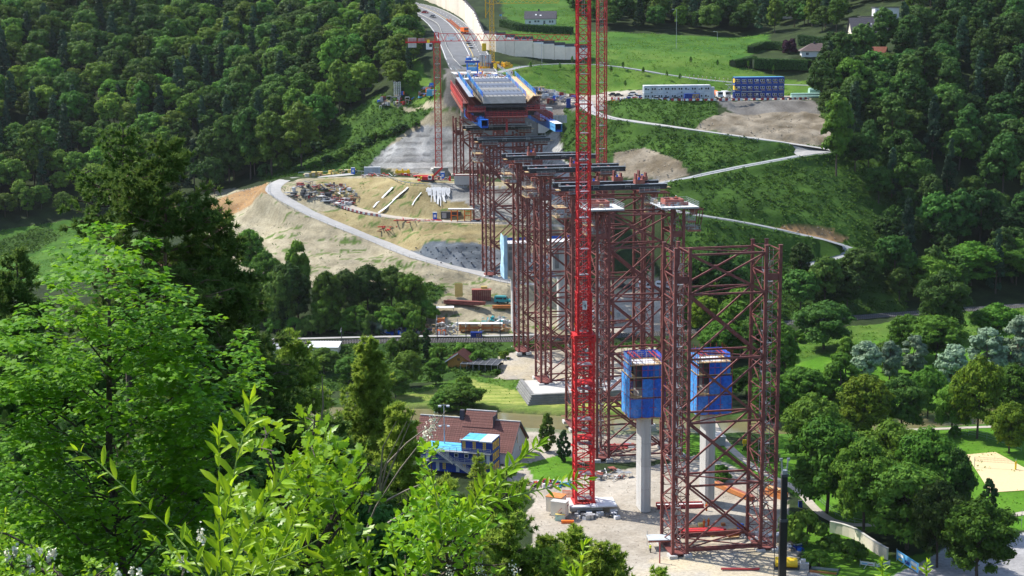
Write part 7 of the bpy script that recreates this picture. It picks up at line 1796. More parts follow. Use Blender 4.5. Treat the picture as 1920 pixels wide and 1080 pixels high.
for l in (1, 2):
 m_ = mbu('galv'); m_.b2((-17.2, -.1, l * 2.62 - .14), (.1, 1.15, l * 2.62)); railing(m_, (-17.2 if l == 1 else -13, -.08, l * 2.62), (.1, -.08, l * 2.62), 1.1, 1.6, .07); m_.build('gallery', parent=vc)
m_ = mbu('galv')
for (x0, z0, x1, z1) in ((-12.6, 5.24, -8.6, 2.62), (-8.2, 2.62, -3.6, 0)):
 n = 12
 for i in range(n): t = (i + .5) / n; m_.box((x0 + (x1 - x0) * t, -.75, z0 + (z1 - z0) * t), (.3, 1.0, .07))
 for yy in (-1.25, -.25): m_.bar((x0, yy, z0), (x1, yy, z1), .08, .22); railing(m_, (x0, yy, z0), (x1, yy, z1), 1.0, 1.2, .06)
m_.build('outside_stairs', parent=vc)
# floodlight mast
p = PZ(834, 872, 0); fl = thing('floodlight_mast', 'grey floodlight mast with white lamps standing before the red roof', 'floodlight mast', tuple(p)); m_ = mbu('galv'); m_.tube([(0, 0, 0), (0, 0, 14.6)], .16, 8, .10); m_.build('pole', parent=fl)
for z, n in ((14.4, (-1, 1)), (9.6, (-1, 1))):
 m_ = mbu('galv'); m_.b2((-1.1, -.06, z), (1.1, .06, z + .1)); m_.build('cross_arm', parent=fl)
 for s in n: m_ = mbu('white_paint'); m_.box((s * .95, -.2, z - .15), (.75 if z > 10 else .6, .5, .35 if z > 10 else .25)); m_.build('lamp', parent=fl)
# ---- garden hut, run, sheds
p = G(860, 690); hut = thing('garden_hut', 'orange wooden garden hut with ribbed brown-red roof', 'hut', tuple(p), R(-12))
m_ = mbu('wood_wall'); m_.b2((-3.3, 0, -.5), (3.2, 6.5, 2.3)); m_.add([(-3.3, 0, 2.3), (3.2, 0, 2.3), (0, 0, 4.4), (-3.3, .2, 2.3), (3.2, .2, 2.3), (0, .2, 4.4)], [(0, 1, 2), (5, 4, 3)]); m_.build('wall', parent=hut)
for s in (-1, 1):
 m_ = mbu('tile_red')
 m_.add([(s * 4.2, -.8, 1.75), (0, -.8, 4.6), (0, 7.2, 4.6), (s * 4.2, 7.2, 1.75), (s * 4.2, -.8, 1.6), (0, -.8, 4.45), (0, 7.2, 4.45), (s * 4.2, 7.2, 1.6)], [(0, 1, 2, 3), (7, 6, 5, 4), (0, 4, 5, 1), (0, 3, 7, 4), (1, 5, 6, 2), (3, 2, 6, 7)])
 for y in np.arange(-.6, 7.2, .55): m_.bar((s * 4.2, y, 1.8), (0, y, 4.66), .1, .08)
 m_.build('roof', parent=hut)
m_ = mbu('white_paint'); m_.bar((-4.2, -.85, 1.7), (0, -.85, 4.52), .08, .3); m_.build('verge_board', parent=hut); window(hut, 0, 0, 2.6, .9, .9, fr='wood_wall')
p = G(898, 697); run = thing('dog_run', 'flat grey wire roofed run beside the wooden hut', 'cage', tuple(p), R(-12)); m_ = mbu('steel_grey')
for i in range(7):
 x = -5.5 + i * 1.85
 m_.bar((x, 0, 0), (x, 0, 2.2), .1); m_.bar((x, 8, 0), (x, 8, 2.2), .1); m_.bar((x, 0, 2.2), (x, 8, 2.2), .1)
for y in (0, 2, 4, 6, 8): m_.bar((-5.5, y, 2.2), (5.6, y, 2.2), .1)
m_.build('frame', parent=run); m_ = mbu('steel_dark'); m_.b2((-5.5, 0, 2.05), (5.6, 4.0, 2.12)); m_.b2((-5.5, 4.1, 2.05), (5.6, 8, 2.1)); m_.b2((-5.5, 7.9, 0), (5.6, 8, 1.2)); m_.build('roof_sheet', parent=run)
for a, b, w_, lb, mk_ in ((528, 668, 9, 'long low shed with grey roof beside the grey green pine', 'steel_grey'), (606, 664, 9, 'low shed with white roof behind the round tree', 'white_wall')):
 p = G(a, b); sh = thing('shed', lb, 'shed', tuple(p), R(-4)); m_ = mbu('cream_wall'); m_.b2((-w_ / 2, 0, -.4), (w_ / 2, 5, 2.2)); m_.build('wall', parent=sh); m_ = mbu(mk_); m_.add([(-w_ / 2 - .3, -.4, 2.2), (w_ / 2 + .3, -.4, 2.2), (w_ / 2 + .3, 5.4, 2.9), (-w_ / 2 - .3, 5.4, 2.9), (-w_ / 2 - .3, -.4, 2.05), (w_ / 2 + .3, -.4, 2.05), (w_ / 2 + .3, 5.4, 2.75), (-w_ / 2 - .3, 5.4, 2.75)], [(0, 1, 2, 3), (7, 6, 5, 4), (0, 4, 5, 1), (1, 5, 6, 2), (2, 6, 7, 3), (3, 7, 4, 0)]); m_.build('roof', parent=sh)
# ---- stepped concrete block that carries the fourth tower
bk = thing('foundation_block', 'dark stepped concrete block on the river bank under a falsework tower', 'foundation', BP(133.5, -5, 0), BRZ)
for k in range(5):
 z0 = -.5 + k * .56; i_ = k * .28
 for q in range(8):
  m_ = mbu('concrete_dark'); xa, xb = -1.5 + q * 4.3, -1.5 + (q + 1) * 4.3 - .03
  if q == 0: xa += i_
  m_.b2((xa, -11.5 + i_, z0), (xb, -10.4 + i_, z0 + .53)); m_.build('block', parent=bk)
 m_ = mbu('concrete_dark'); m_.b2((-1.5 + i_, -10.35 + i_, z0), (-.5 + i_, 8, z0 + .53)); m_.build('block', parent=bk)
m_ = mbu('concrete'); m_.b2((-.4, -9.2, -.5), (33, 9, 1.62)); m_.build('top_slab', parent=bk)
# ---- the tall wall along the motorway
rw = [(792, -2, -40), (818, 8, -30), (845, 22, -12), (868, 36, 2), (888, 58, 24), (899, 78, 50), (906, 92, 64), (930, 98, 67), (965, 105, 75), (1000, 108, 80), (1040, 111, 86), (1080, 112, 91), (1108, 107, 95)]
Pb = []; 
for a, b, c in rw:
 q = G(a, b); zt = CAM_Z + raydir(a, c)[0][2] * q[1]; Pb.append((q[0], q[1], q[2] - .6, zt))
Pb = np.array(Pb); Qd = []
for i in range(len(Pb) - 1):
 n = max(1, int(np.linalg.norm(Pb[i + 1, :2] - Pb[i, :2]) / 4.5))
 for k in range(n): Qd.append(Pb[i] + (Pb[i + 1] - Pb[i]) * k / n)
Qd.append(Pb[-1]); Qd = np.array(Qd)
wl = thing('retaining_wall', 'long pale concrete retaining wall along the motorway with panels on top', 'retaining wall', tuple(Qd[0][:3])); o_ = Qd[0][:3]
for i in range(len(Qd) - 1):
 a, b = Qd[i], Qd[i + 1]; d = unit(np.array([b[0] - a[0], b[1] - a[1], 0])); nr = np.array([-d[1], d[0], 0]) * .8
 e = b - (b - a) * .03; m_ = mbu('cream_wall')
 P = [np.array([a[0], a[1], a[2]]) - o_, np.array([e[0], e[1], e[2]]) - o_, np.array([e[0], e[1], a[3] if i % 2 else e[3]]) - o_, np.array([a[0], a[1], a[3]]) - o_]; P2 = [q + nr for q in P]
 m_.add(P + P2, [(0, 1, 2, 3), (7, 6, 5, 4), (0, 4, 5, 1), (1, 5, 6, 2), (3, 2, 6, 7), (0, 3, 7, 4)]); m_.build('wall_panel', parent=wl)
 m_ = mbu('tile_grey' if i > 18 else 'steel_dark'); zt = max(a[3], e[3]) - .3 - o_[2]; hgt = 1.9 if i > 18 else 1.4
 q0, q1 = P[3].copy(), P[2].copy(); q0 += nr * .5; q1 += nr * .5
 m_.add([(q0[0], q0[1], zt - .3), (q1[0], q1[1], zt - .3), (q1[0], q1[1], zt + hgt), (q0[0], q0[1], zt + hgt), (q0[0] + .2, q0[1] + .2, zt - .3), (q1[0] + .2, q1[1] + .2, zt - .3), (q1[0] + .2, q1[1] + .2, zt + hgt), (q0[0] + .2, q0[1] + .2, zt + hgt)], [(0, 1, 2, 3), (7, 6, 5, 4), (0, 4, 5, 1), (1, 5, 6, 2), (3, 2, 6, 7), (0, 3, 7, 4)])
 if i > 18: m_.use('white_wall'); m_.add([(q0[0] - .1, q0[1] - .1, zt - .35), (q1[0] - .1, q1[1] - .1, zt - .35), (q1[0] - .1, q1[1] - .1, zt + .5), (q0[0] - .1, q0[1] - .1, zt + .5)], [(0, 1, 2, 3)])
 m_.build('noise_panel', parent=wl)
p = G(908, 96); c = container('small yellow container against the retaining wall', p, R(5), 1.9, 2, 3.6, 'yellow')
# ---- vehicles
def car(label, p, rz, mk_, L=4.3, w=1.78, h=1.45, group='cars parked and driving', kind='car'):
 root = thing('car', label, 'car', tuple(p), rz, group)
 m_ = mbu(mk_); z1 = h * .55; prof = [(-L / 2, .35), (-L / 2 + .05, z1 * .85), (-L * .27, z1), (L * .34, z1 + .03), (L / 2 - .04, z1 * .92), (L / 2, .38), (L * .4, .25), (-L * .4, .25)]
 m_.side(prof, -w / 2, w / 2); m_.build('body', parent=root)
 m_ = mbu('glass'); m_.side([(-L * .26, z1), (-L * .10, h - .05), (L * .22, h - .05), (L * .36, z1 + .03)], -w / 2 + .14, w / 2 - .14); m_.build('window', parent=root)
 m_ = mbu(mk_); m_.side([(-L * .09, h - .05), (-L * .08, h), (L * .20, h), (L * .22, h - .05)], -w / 2 + .17, w / 2 - .17); m_.build('roof', parent=root)
 for sx in (-1, 1):
  for sy in (-.31, .31): m_ = mbu('tyre'); m_.tube([(sx * (w / 2 - .2), sy * L, .32), (sx * (w / 2 + .01), sy * L, .32)], .32, 10); m_.build('wheel', parent=root)
 for sx in (-1, 1): m_ = mbu('white_paint'); m_.box((sx * w * .36, -L / 2 + .01, z1 * .75), (.3, .06, .16)); m_.build('headlight', parent=root)
 return root
def van(label, p, rz, mk_, L=5.6, w=2.0, h=2.4):
 root = thing('van', label, 'van', tuple(p), rz); m_ = mbu(mk_); m_.side([(-L / 2, .4), (-L / 2, 1.15), (-L * .33, 1.35), (-L * .2, h - .15), (-L * .12, h), (L / 2 - .1, h), (L / 2, h - .2), (L / 2, .4)], -w / 2, w / 2); m_.build('body', parent=root)
 m_ = mbu('glass'); m_.side([(-L * .335, 1.38), (-L * .215, h - .25), (-L * .19, h - .25), (-L * .30, 1.38)], -w / 2 + .1, w / 2 - .1); 
 for sx in (-1, 1): m_.b2((sx * w / 2, -L * .22, 1.35), (sx * (w / 2 + .015), -L * .05, 1.95)); m_.b2((sx * w / 2, L * .0, 1.4), (sx * (w / 2 + .015), L * .4, 1.95))
 m_.build('window', parent=root)
 for sx in (-1, 1):
  for sy in (-.31, .31): m_ = mbu('tyre'); m_.tube([(sx * (w / 2 - .22), sy * L, .36), (sx * (w / 2 + .01), sy * L, .36)], .36, 10); m_.build('wheel', parent=root)
 return root
def truck(label, p, rz, cab_mk, body_mk, L=8.5, drum=False, group=None):
 root = thing('truck', label, 'truck', tuple(p), rz, group); w = 2.4
 m_ = mbu(cab_mk); m_.side([(-L / 2, .6), (-L / 2, 2.2), (-L / 2 + .3, 2.9), (-L / 2 + 2.0, 2.9), (-L / 2 + 2.0, .6)], -w / 2, w / 2); m_.build('cab', parent=root)
 m_ = mbu('glass'); m_.b2((-w / 2 + .15, -L / 2 - .03, 1.7), (w / 2 - .15, -L / 2 + .05, 2.6)); m_.build('windscreen', parent=root)
 m_ = mbu('steel_dark'); m_.b2((-.5, -L / 2 + 1, .55), (.5, L / 2, .95)); m_.build('chassis', parent=root)
 if drum: m_ = mbu(body_mk); m_.tube([(0, -L / 2 + 2.3, 1.7), (0, -L / 2 + 3.4, 2.1), (0, L / 2 - 2.5, 2.5), (0, L / 2 - .3, 3.1)], 1.2, 14, .75); m_.build('drum', parent=root)
 else: m_ = mbu(body_mk); m_.b2((-w / 2, -L / 2 + 2.2, 1.0), (w / 2, L / 2, 3.0)); m_.build('load_bed', parent=root)
 for sx in (-1, 1):
  for sy in (-L / 2 + 1.1, L / 2 - 2.6, L / 2 - 1.2): m_ = mbu('tyre'); m_.tube([(sx * (w / 2 - .35), sy, .5), (sx * w / 2, sy, .5)], .5, 10); m_.build('wheel', parent=root)
 return root
CG = 'cars parked on the terrace'
for a, b, rz, mk_, lb in ((1150, 180, 80, 'car_dark', 'dark estate car parked at the left end of the terrace'), (1160, 181, 85, 'car_dark', 'dark car second from the left end of the terrace'), (1183, 184, 70, 'car_white', 'white car parked diagonally left of the white cabins'), (1187, 178, 70, 'car_white', 'white car behind another white one left of the cabins'), (1199, 184, 60, 'car_white', 'white car next to the left end of the white cabins'),
      (1232, 188, 86, 'car_white', 'white estate car parked in front of the white cabins'), (1250, 188, 88, 'car_blue', 'blue car parked in front of the white cabins'), (1268, 188, 92, 'car_dark', 'dark red-black car left of the lettered container')):
 car(lb, G(a, b) + [0, 0, .05], R(rz), mk_, group=CG)
for a, b, rz, mk_, lb in ((877.5, 82, 12, 'car_silver', 'silver car driving on the motorway behind another'), (882.5, 90, 10, 'car_white', 'white car driving on the motorway nearest the deck'), (812, 33, 40, 'car_silver', 'pale car on the upper bend of the motorway'), (797, 25, 45, 'car_red', 'dark red van-like car on the upper bend of the motorway')):
 car(lb, G(a, b) + [0, 0, .1], R(rz), mk_, group='cars on the motorway')
truck('orange lorry parked on the motorway below the jib', G(871, 63) + [0, 0, .1], R(14), 'orange', 'orange')
truck('white and orange mixer truck left of the blue cabins', G(1342, 184), R(20), 'white_paint', 'orange', drum=True); truck('white lorry between white and blue cabins', G(1361, 184), R(8), 'white_paint', 'white_paint', L=7)
van('teal van parked by the left rear pier', G(943, 568), R(82), 'teal')
van('white van parked under the far falsework', G(1212, 541), R(75), 'car_white'); van('white van with bonnet toward the camera under the far falsework', G(1245, 541), R(60), 'car_white')
car('grey car parked below the white vans', G(1243, 556), R(30), 'car_silver', group='cars under the falsework'); car('dark car parked left of the white vans', G(1180, 541), R(80), 'car_dark', group='cars under the falsework'); car('black car at the left end of the row by the vans', G(1168, 539), R(80), 'car_dark', group='cars under the falsework')
# mint pipes and tank
mp = thing('pipe_stack', 'pale mint green pipes lying at the right end of the terrace', 'pipes', tuple(G(1510, 184)), R(2)); 
for y, z in ((0, .6), (1.2, .6), (.6, 1.6)): m_ = mbu('mint'); m_.tube([(-6, y, z), (6, y, z)], .55, 12); m_.build('pipe', parent=mp)
mp = thing('tank', 'mint green tank lying beside the pipes at the wood edge', 'tank', tuple(G(1532, 180)), R(6)); m_ = mbu('mint'); m_.tube([(-3.6, 0, 2), (-3.2, 0, 2), (3.6, 0, 2)], 1.5, 14); m_.build('barrel', parent=mp); m_ = mbu('steel_grey'); m_.b2((-2.5, -1, 0), (-2.1, 1, 1.2)); m_.b2((2.1, -1, 0), (2.5, 1, 1.2)); m_.build('stand', parent=mp)
# ---- barriers, fences, guard rails along roads
def barrier_row(px, label, n, L=2.4):
 P = dense(np.array([G(a, b) for a, b in px]), 1.0, 2); tot = len(P) - 1; first = None
 for i in range(n):
  k = i / n * tot; j = int(k); d = P[min(j + 1, tot)] - P[max(j - 1, 0)]; rz = math.atan2(d[1], d[0])
  if first is None:
   first = thing('traffic_barrier', label, 'barrier', tuple(P[j]), rz, label); m_ = mbu('rail_red'); m_.b2((-L / 2, -.12, .15), (0, .12, 1.05)); m_.build('red_half', parent=first); m_ = mbu('white_paint'); m_.b2((.02, -.12, .15), (L / 2, .12, 1.0)); m_.build('white_half', parent=first)
   m_ = mbu('black'); m_.b2((-L / 2 + .1, -.3, 0), (-L / 2 + .4, .3, .15)); m_.b2((L / 2 - .4, -.3, 0), (L / 2 - .1, .3, .15)); m_.build('foot', parent=first)
  else: copy_tree(first, loc=tuple(P[j]), rz=rz)
barrier_row([(1150, 187), (1250, 189.5), (1350, 189.5), (1520, 187)], 'red and white barriers along the edge of the cabin terrace', 32)
barrier_row([(645, 392), (680, 402), (720, 408)], 'red and white barriers along the middle bench', 9)
def fence_line(px, label, h=1.2, step=3.0, mk_='galv', w=.08, rails=2, off=0, name='fence', cat='fence', every=1):
 P = dense(np.array([G(a, b) for a, b in px]), step, 2); o = P[0].copy(); root = thing(name, label, cat, tuple(o))
 pm = mbu(mk_); pm.bar((0, 0, -.1), (0, 0, h), w); pm = pm.mesh('post')
 for i in range(len(P)): link('post', pm, root, tuple(P[i] - o))
 for k in range(1, rails + 1):
  m_ = mbu(mk_)
  for i in range(len(P) - 1): m_.bar(P[i] - o + (0, 0, h * k / rails - .05), P[i + 1] - o + (0, 0, h * k / rails - .05), w * .8, w * (1.6 if h < 1.1 else .8))
  m_.build('rail', parent=root)
 return root
fence_line([(952, 535), (900, 524), (840, 507), (780, 488), (720, 466), (660, 441), (600, 417), (552, 396), (520, 378), (503, 360), (508, 346)], 'wire fence following the outer edge of the haul road', 1.3, 3.5)
fence_line([(560, 327), (610, 325), (670, 324), (720, 332), (745, 341), (770, 347), (830, 350), (900, 351)], 'grey guard rail along the edge of the upper bench', .9, 3.0, rails=1, w=.16)
fence_line([(600, 372), (640, 391), (700, 408), (760, 416), (830, 420), (900, 423), (980, 426)], 'railing along the lower edge of the middle bench', 1.2, 3.0)
fence_line([(1110, 212), (1160, 228), (1240, 240), (1330, 252), (1420, 265), (1480, 273)], 'grey guard rail along the upper leg of the hairpin road', .8, 3.5, rails=1, w=.14)
fence_line([(1560, 288), (1500, 297), (1430, 309), (1360, 322), (1300, 335)], 'grey guard rail along the middle leg of the hairpin road', .8, 3.5, rails=1, w=.14)
fence_line([(1310, 408), (1380, 419), (1450, 433), (1500, 443)], 'grey guard rail along the lowest leg of the hairpin road', .8, 3.5, rails=1, w=.14)
fence_line([(940, 131), (1000, 125), (1090, 123), (1160, 129), (1240, 142), (1310, 152), (1372, 158)], 'grey guard rail along the access road above the cabins', .8, 4, rails=1, w=.14)
fence_line([(863, 128), (850, 112), (838, 92), (830, 70), (820, 48), (800, 36), (775, 24)], 'pale guard rail on the left side of the motorway', 1.0, 4, rails=1, w=.2, mk_='concrete')
fence_line([(920, 118), (905, 104), (893, 85), (884, 66), (868, 48)], 'guard rail between motorway and retaining wall', .8, 4, rails=1, w=.14)
fence_line([(1790, 812), (1850, 824), (1915, 846)], 'green wire fence behind the sand court', 1.8, 3, mk_='steel_grey', w=.05, rails=3)
fence_line([(1462, 880), (1500, 910), (1540, 945), (1580, 975), (1620, 985)], 'thin wire fence beside the gravel park path', 1.2, 3, w=.05)
# ---- posts, lamps, masts
def post(px, py, top, label, name='post', r=.14, mk_='steel_dark', arm=None, cat='pole', group=None):
 p = G(px, py); H = (py - top) * scale_at(p); root = thing(name, label, cat, tuple(p), 0, group); m_ = mbu(mk_); m_.tube([(0, 0, -.2), (0, 0, H)], r, 7, r * .7); m_.build('mast', parent=root)
 if arm == 'rail':
  m_ = mbu('steel_grey'); m_.bar((0, 0, H * .82), (0, -3.4, H * .86), .09); m_.bar((0, 0, H * .98), (0, -3.0, H * .87), .06); m_.build('bracket', parent=root)
 if arm == 'lamp':
  m_ = mbu('galv'); m_.bar((0, 0, H), (-1.4, 0, H + .25), .1); m_.build('arm', parent=root); m_ = mbu('white_paint'); m_.box((-1.7, 0, H + .2), (.9, .35, .18)); m_.build('lamp_head', parent=root)
 return root
for x, y, t, lb in ((820, 639, 588, 'railway mast between the timber racks and orange skip'), (874, 639, 604, 'railway mast left of the lettered blue container'), (938, 638, 586, 'railway mast nearest the left rear pier'), (641, 650, 612, 'railway mast below the tree row'), (1308, 622, 570, 'railway mast seen through the nearest tower')): post(x, y, t, lb, 'railway_mast', arm='rail', cat='railway mast', group='masts of the railway')
for x, y, t, lb in ((1016, 119, 78, 'lamp post before the retaining wall'), (1268, 92, 20, 'tall pole on the upper field'), (1345, 76, 60, 'street lamp at the upper lane')): post(x, y, t, lb, 'lamp_post', arm='lamp', r=.1, mk_='galv', cat='lamp post')
for i, (x, y) in enumerate([(1146, 140), (1168, 132), (1206, 142), (1295, 122), (1345, 128), (1250, 150), (1172, 168), (1275, 155), (1450, 140), (1403, 130), (1050, 135), (1073, 122), (995, 132)]):       # young roadside trees tied to stakes
 p = G(x, y); rt = plant('young_tree', 'bush', 'leaf_bright', (p[0], p[1], p[2] + 1.2), 3.0, 1.3, 'thin young tree tied to a stake on the grass above the cabins', 'young trees on the grass above the cabins')
 m_ = mbu('timber'); m_.b2((-.9, -.12, -1.0), (-.7, .12, 1.6)); m_.build('stake', parent=rt)
for i in range(15):
 p = G(1285 + i * 8.0, 146 + i * .8); b = thing('guide_post', 'small pale post along the access road above the cabins', 'guide post', tuple(p), 0, 'small posts along the access road'); m_ = mbu('timber'); m_.b2((-.1, -.1, 0), (.1, .1, 1.3)); m_.build('stem', parent=b); m_ = mbu('white_paint'); m_.b2((-.12, -.12, 1.3), (.12, .12, 1.55)); m_.build('cap', parent=b)
fg = thing('flag', 'small blue flag on a pole below the hillside house', 'flag', tuple(G(941, 44))); m_ = mbu('white_paint'); m_.tube([(0, 0, 0), (0, 0, 5)], .06, 6); m_.build('pole', parent=fg); m_ = mbu('girder_pale'); m_.add([(0, 0, 4.9), (-1.3, .1, 4.7), (-1.2, .1, 3.9), (0, 0, 4.1), (0, .03, 4.9), (-1.3, .13, 4.7), (-1.2, .13, 3.9), (0, .03, 4.1)], [(0, 1, 2, 3), (7, 6, 5, 4)]); m_.build('cloth', parent=fg)
# cones on the motorway
first = None
for i in range(26):
 a = 838 + i * .9 + (i % 2) * 5; b = 38 + i * .75; p = G(a, b) + [0, 0, .1]
 if first is None: first = thing('traffic_cone', 'orange traffic cone between the lanes of the motorway', 'traffic cone', tuple(p), 0, 'orange cones on the motorway'); m_ = mbu('orange'); m_.tube([(0, 0, 0), (0, 0, 1.0)], .34, 8, .06); m_.build('cone', parent=first); m_ = mbu('black'); m_.b2((-.4, -.4, 0), (.4, .4, .06)); m_.build('foot', parent=first)
 else: copy_tree(first, loc=tuple(p))
# ---- materials lying about: beams, boards, boxes, each piece its own part
def pile(label, px, py, rz, items, name='material_pile', cat='material pile', group=None, dz=0.0):
 p = G(px, py) + [0, 0, dz]; root = thing(name, label, cat, tuple(p), R(rz), group)
 for nm, mk_, a, b in items: m_ = mbu(mk_); m_.b2(a, b); m_.build(nm, parent=root)
 return root
def beams(n, L, w, h, mk_, lay=2, gap=.12, jit=.4, seed=1, nm='beam'):
 r_ = random.Random(seed); out = []
 for l in range(lay):
  for i in range(n - l):
   o = r_.uniform(-jit, jit); y = (i - n / 2) * (w + gap) + l * w * .5; z = .15 + l * (h + .08); out.append((nm, mk_ if isinstance(mk_, str) else r_.choice(mk_), (-L / 2 + o, y, z), (L / 2 + o, y + w, z + h)))
 return out
RB = ('oxide_bright', 'oxide_steel', 'rail_red')
pile('stack of bright red beams lying inside the foot of the nearest tower', 1310, 1003, 4, beams(4, 10.5, .55, .5, ('crane_red', 'rail_red'), 2), 'beam_stack', 'steel beams')
pile('flat red girder with pale top lying between pier and tower', 1276, 954, 3, [('girder', 'rail_red', (-5, 0, 0), (5, .25, .9)), ('girder', 'rail_red', (-5, 1.9, 0), (5, 2.15, .9)), ('deck', 'white_wall', (-4.8, .3, .5), (4.8, 1.85, .6))], 'girder_frame', 'steel girder')
pile('long rusty orange beam lying diagonally by the right front pier', 1376, 925, -60, beams(2, 13, .7, .9, ('rust_orange', 'oxide_bright'), 1, jit=.1), 'beam', 'steel beams')
pile('rusty orange heap of plates beside the right legs of the nearest tower', 1452, 930, -50, [('plate', 'rust_orange', (-3, -1, 0), (3, 1, 1.2)), ('plate', 'rust_orange', (-2.4, -.6, 1.22), (2.2, 1.1, 1.7)), ('plate', 'timber', (-1.5, -.9, 1.72), (1.7, .4, 1.9))], 'plate_stack', 'steel plates')
pile('long thin red pipe lying on the yard near the bottom edge', 1388, 1069, -3, beams(2, 7.2, .22, .25, 'rail_red', 1, jit=.1), 'pipe', 'steel pipe')
pile('brown plates and timber scattered inside the tower foot', 1378, 1000, 25, [('plate', 'rust_orange', (-2.5, -1.5, 0), (1.0, 1.2, .5)), ('plank', 'timber', (-4.2, -2.6, 0), (-.6, -2.2, .25)), ('plank', 'timber', (.4, -2.8, 0), (.8, 1.0, .3)), ('plank', 'timber_yellow', (-5.5, .2, 0), (-3.1, .5, .3)), ('plate', 'rust_orange', (1.4, -.6, 0), (3.3, .9, .35)), ('box', 'girder_blue', (2.2, 1.8, 0), (3.3, 2.6, .9)), ('plank', 'plywood', (-1.5, 2.0, 0), (1.9, 2.5, .22))], dz=.02)
pile('timber boards and small crates by the workers in orange', 1313, 990, 8, [('board', 'timber', (-2.8, 0, 0), (-.6, 1.5, .3)), ('crate', 'timber_yellow', (-.2, .3, 0), (.9, 1.2, .8)), ('board', 'plywood', (1.4, -.4, 0), (4.2, .3, .2)), ('crate', 'rust_orange', (4.6, .2, 0), (5.4, 1.0, .6)), ('board', 'white_wall', (-1.2, -1.4, 0), (1.6, -1.0, .15))])
pl = pile('low work platform with pale roof at the left foot of the nearest tower', 1237, 1032, 3, [('roof_sheet', 'cabin_white', (-2.2, 0, 2.0), (2.4, 3.4, 2.14)), ('post', 'galv', (-2.1, .05, 0), (-2.0, .15, 2)), ('post', 'galv', (2.2, .05, 0), (2.3, .15, 2)), ('post', 'galv', (-2.1, 3.2, 0), (-2.0, 3.3, 3)), ('post', 'galv', (2.2, 3.2, 0), (2.3, 3.3, 3)), ('beam', 'oxide_bright', (-2.3, -.1, 1.7), (2.5, .04, 1.98))], 'work_platform', 'platform')
post(1237, 1056, 1014, 'upright red pole at the left foot of the nearest tower', 'marker_pole', r=.14, mk_='rail_red')
# huts and boxes at the crane foot
hc = thing('tool_hut', 'pair of weathered plywood huts with rusty roofs at the foot of the tallest crane', 'hut', tuple(PZ(1040, 967, 0)), R(-24))
m_ = mbu('cream_wall'); m_.b2((-2.8, 2.0, 0), (.6, 5.0, 3.2)); m_.build('wall', parent=hc); m_ = mbu('rust_orange'); m_.b2((-2.9, 1.9, 3.2), (.7, 5.1, 3.35)); m_.build('roof', parent=hc)
m_ = mbu('cream_wall'); m_.b2((-.9, 0, 0), (2.4, 1.95, 3.0)); m_.build('wall', parent=hc); m_ = mbu('concrete'); m_.b2((-1.0, -.1, 3.0), (2.5, 1.95, 3.1)); m_.build('roof', parent=hc)
pile('pale green box standing before the tool huts', 1050, 977, -10, [('body', 'mint', (-1.0, 0, 0), (1.0, 1.4, 1.3)), ('lid', 'timber_yellow', (-1.05, -.05, 1.3), (1.05, 1.45, 1.4))], 'tool_box', 'box')
pile('small orange red block before the pale green box', 1064, 982, -4, [('body', 'orange', (-1.3, 0, 0), (1.3, .7, .6))], 'block', 'block')
of = thing('orange_fence', 'short orange safety fence left of the crane foot', 'fence', tuple(PZ(1066, 935, 0)), R(-3))
for i in range(12): m_ = mbu('orange'); m_.b2((-1.3 + i * .24, 0, 0), (-1.16 + i * .24, .06, 1.9)); m_.build('bar', parent=of)
for z in (.3, 1.0, 1.75): m_ = mbu('orange'); m_.b2((-1.35, -.05, z), (1.6, -.002, z + .1)); m_.build('rail', parent=of)
rl = thing('red_steps', 'short red steps leading to the crane base', 'steps', tuple(PZ(1057, 968, 0)), R(30))
for i in range(5): m_ = mbu('rail_red'); m_.b2((-1.4 + i * .5, 0, i * .4), (-1.0 + i * .5, 1.0, i * .4 + .12)); m_.build('step', parent=rl)
m_ = mbu('rail_red'); m_.bar((-1.5, 0, .2), (1.3, 0, 2.4), .1); m_.bar((-1.5, 0, 1.1), (1.3, 0, 3.2), .07); m_.build('handrail', parent=rl)
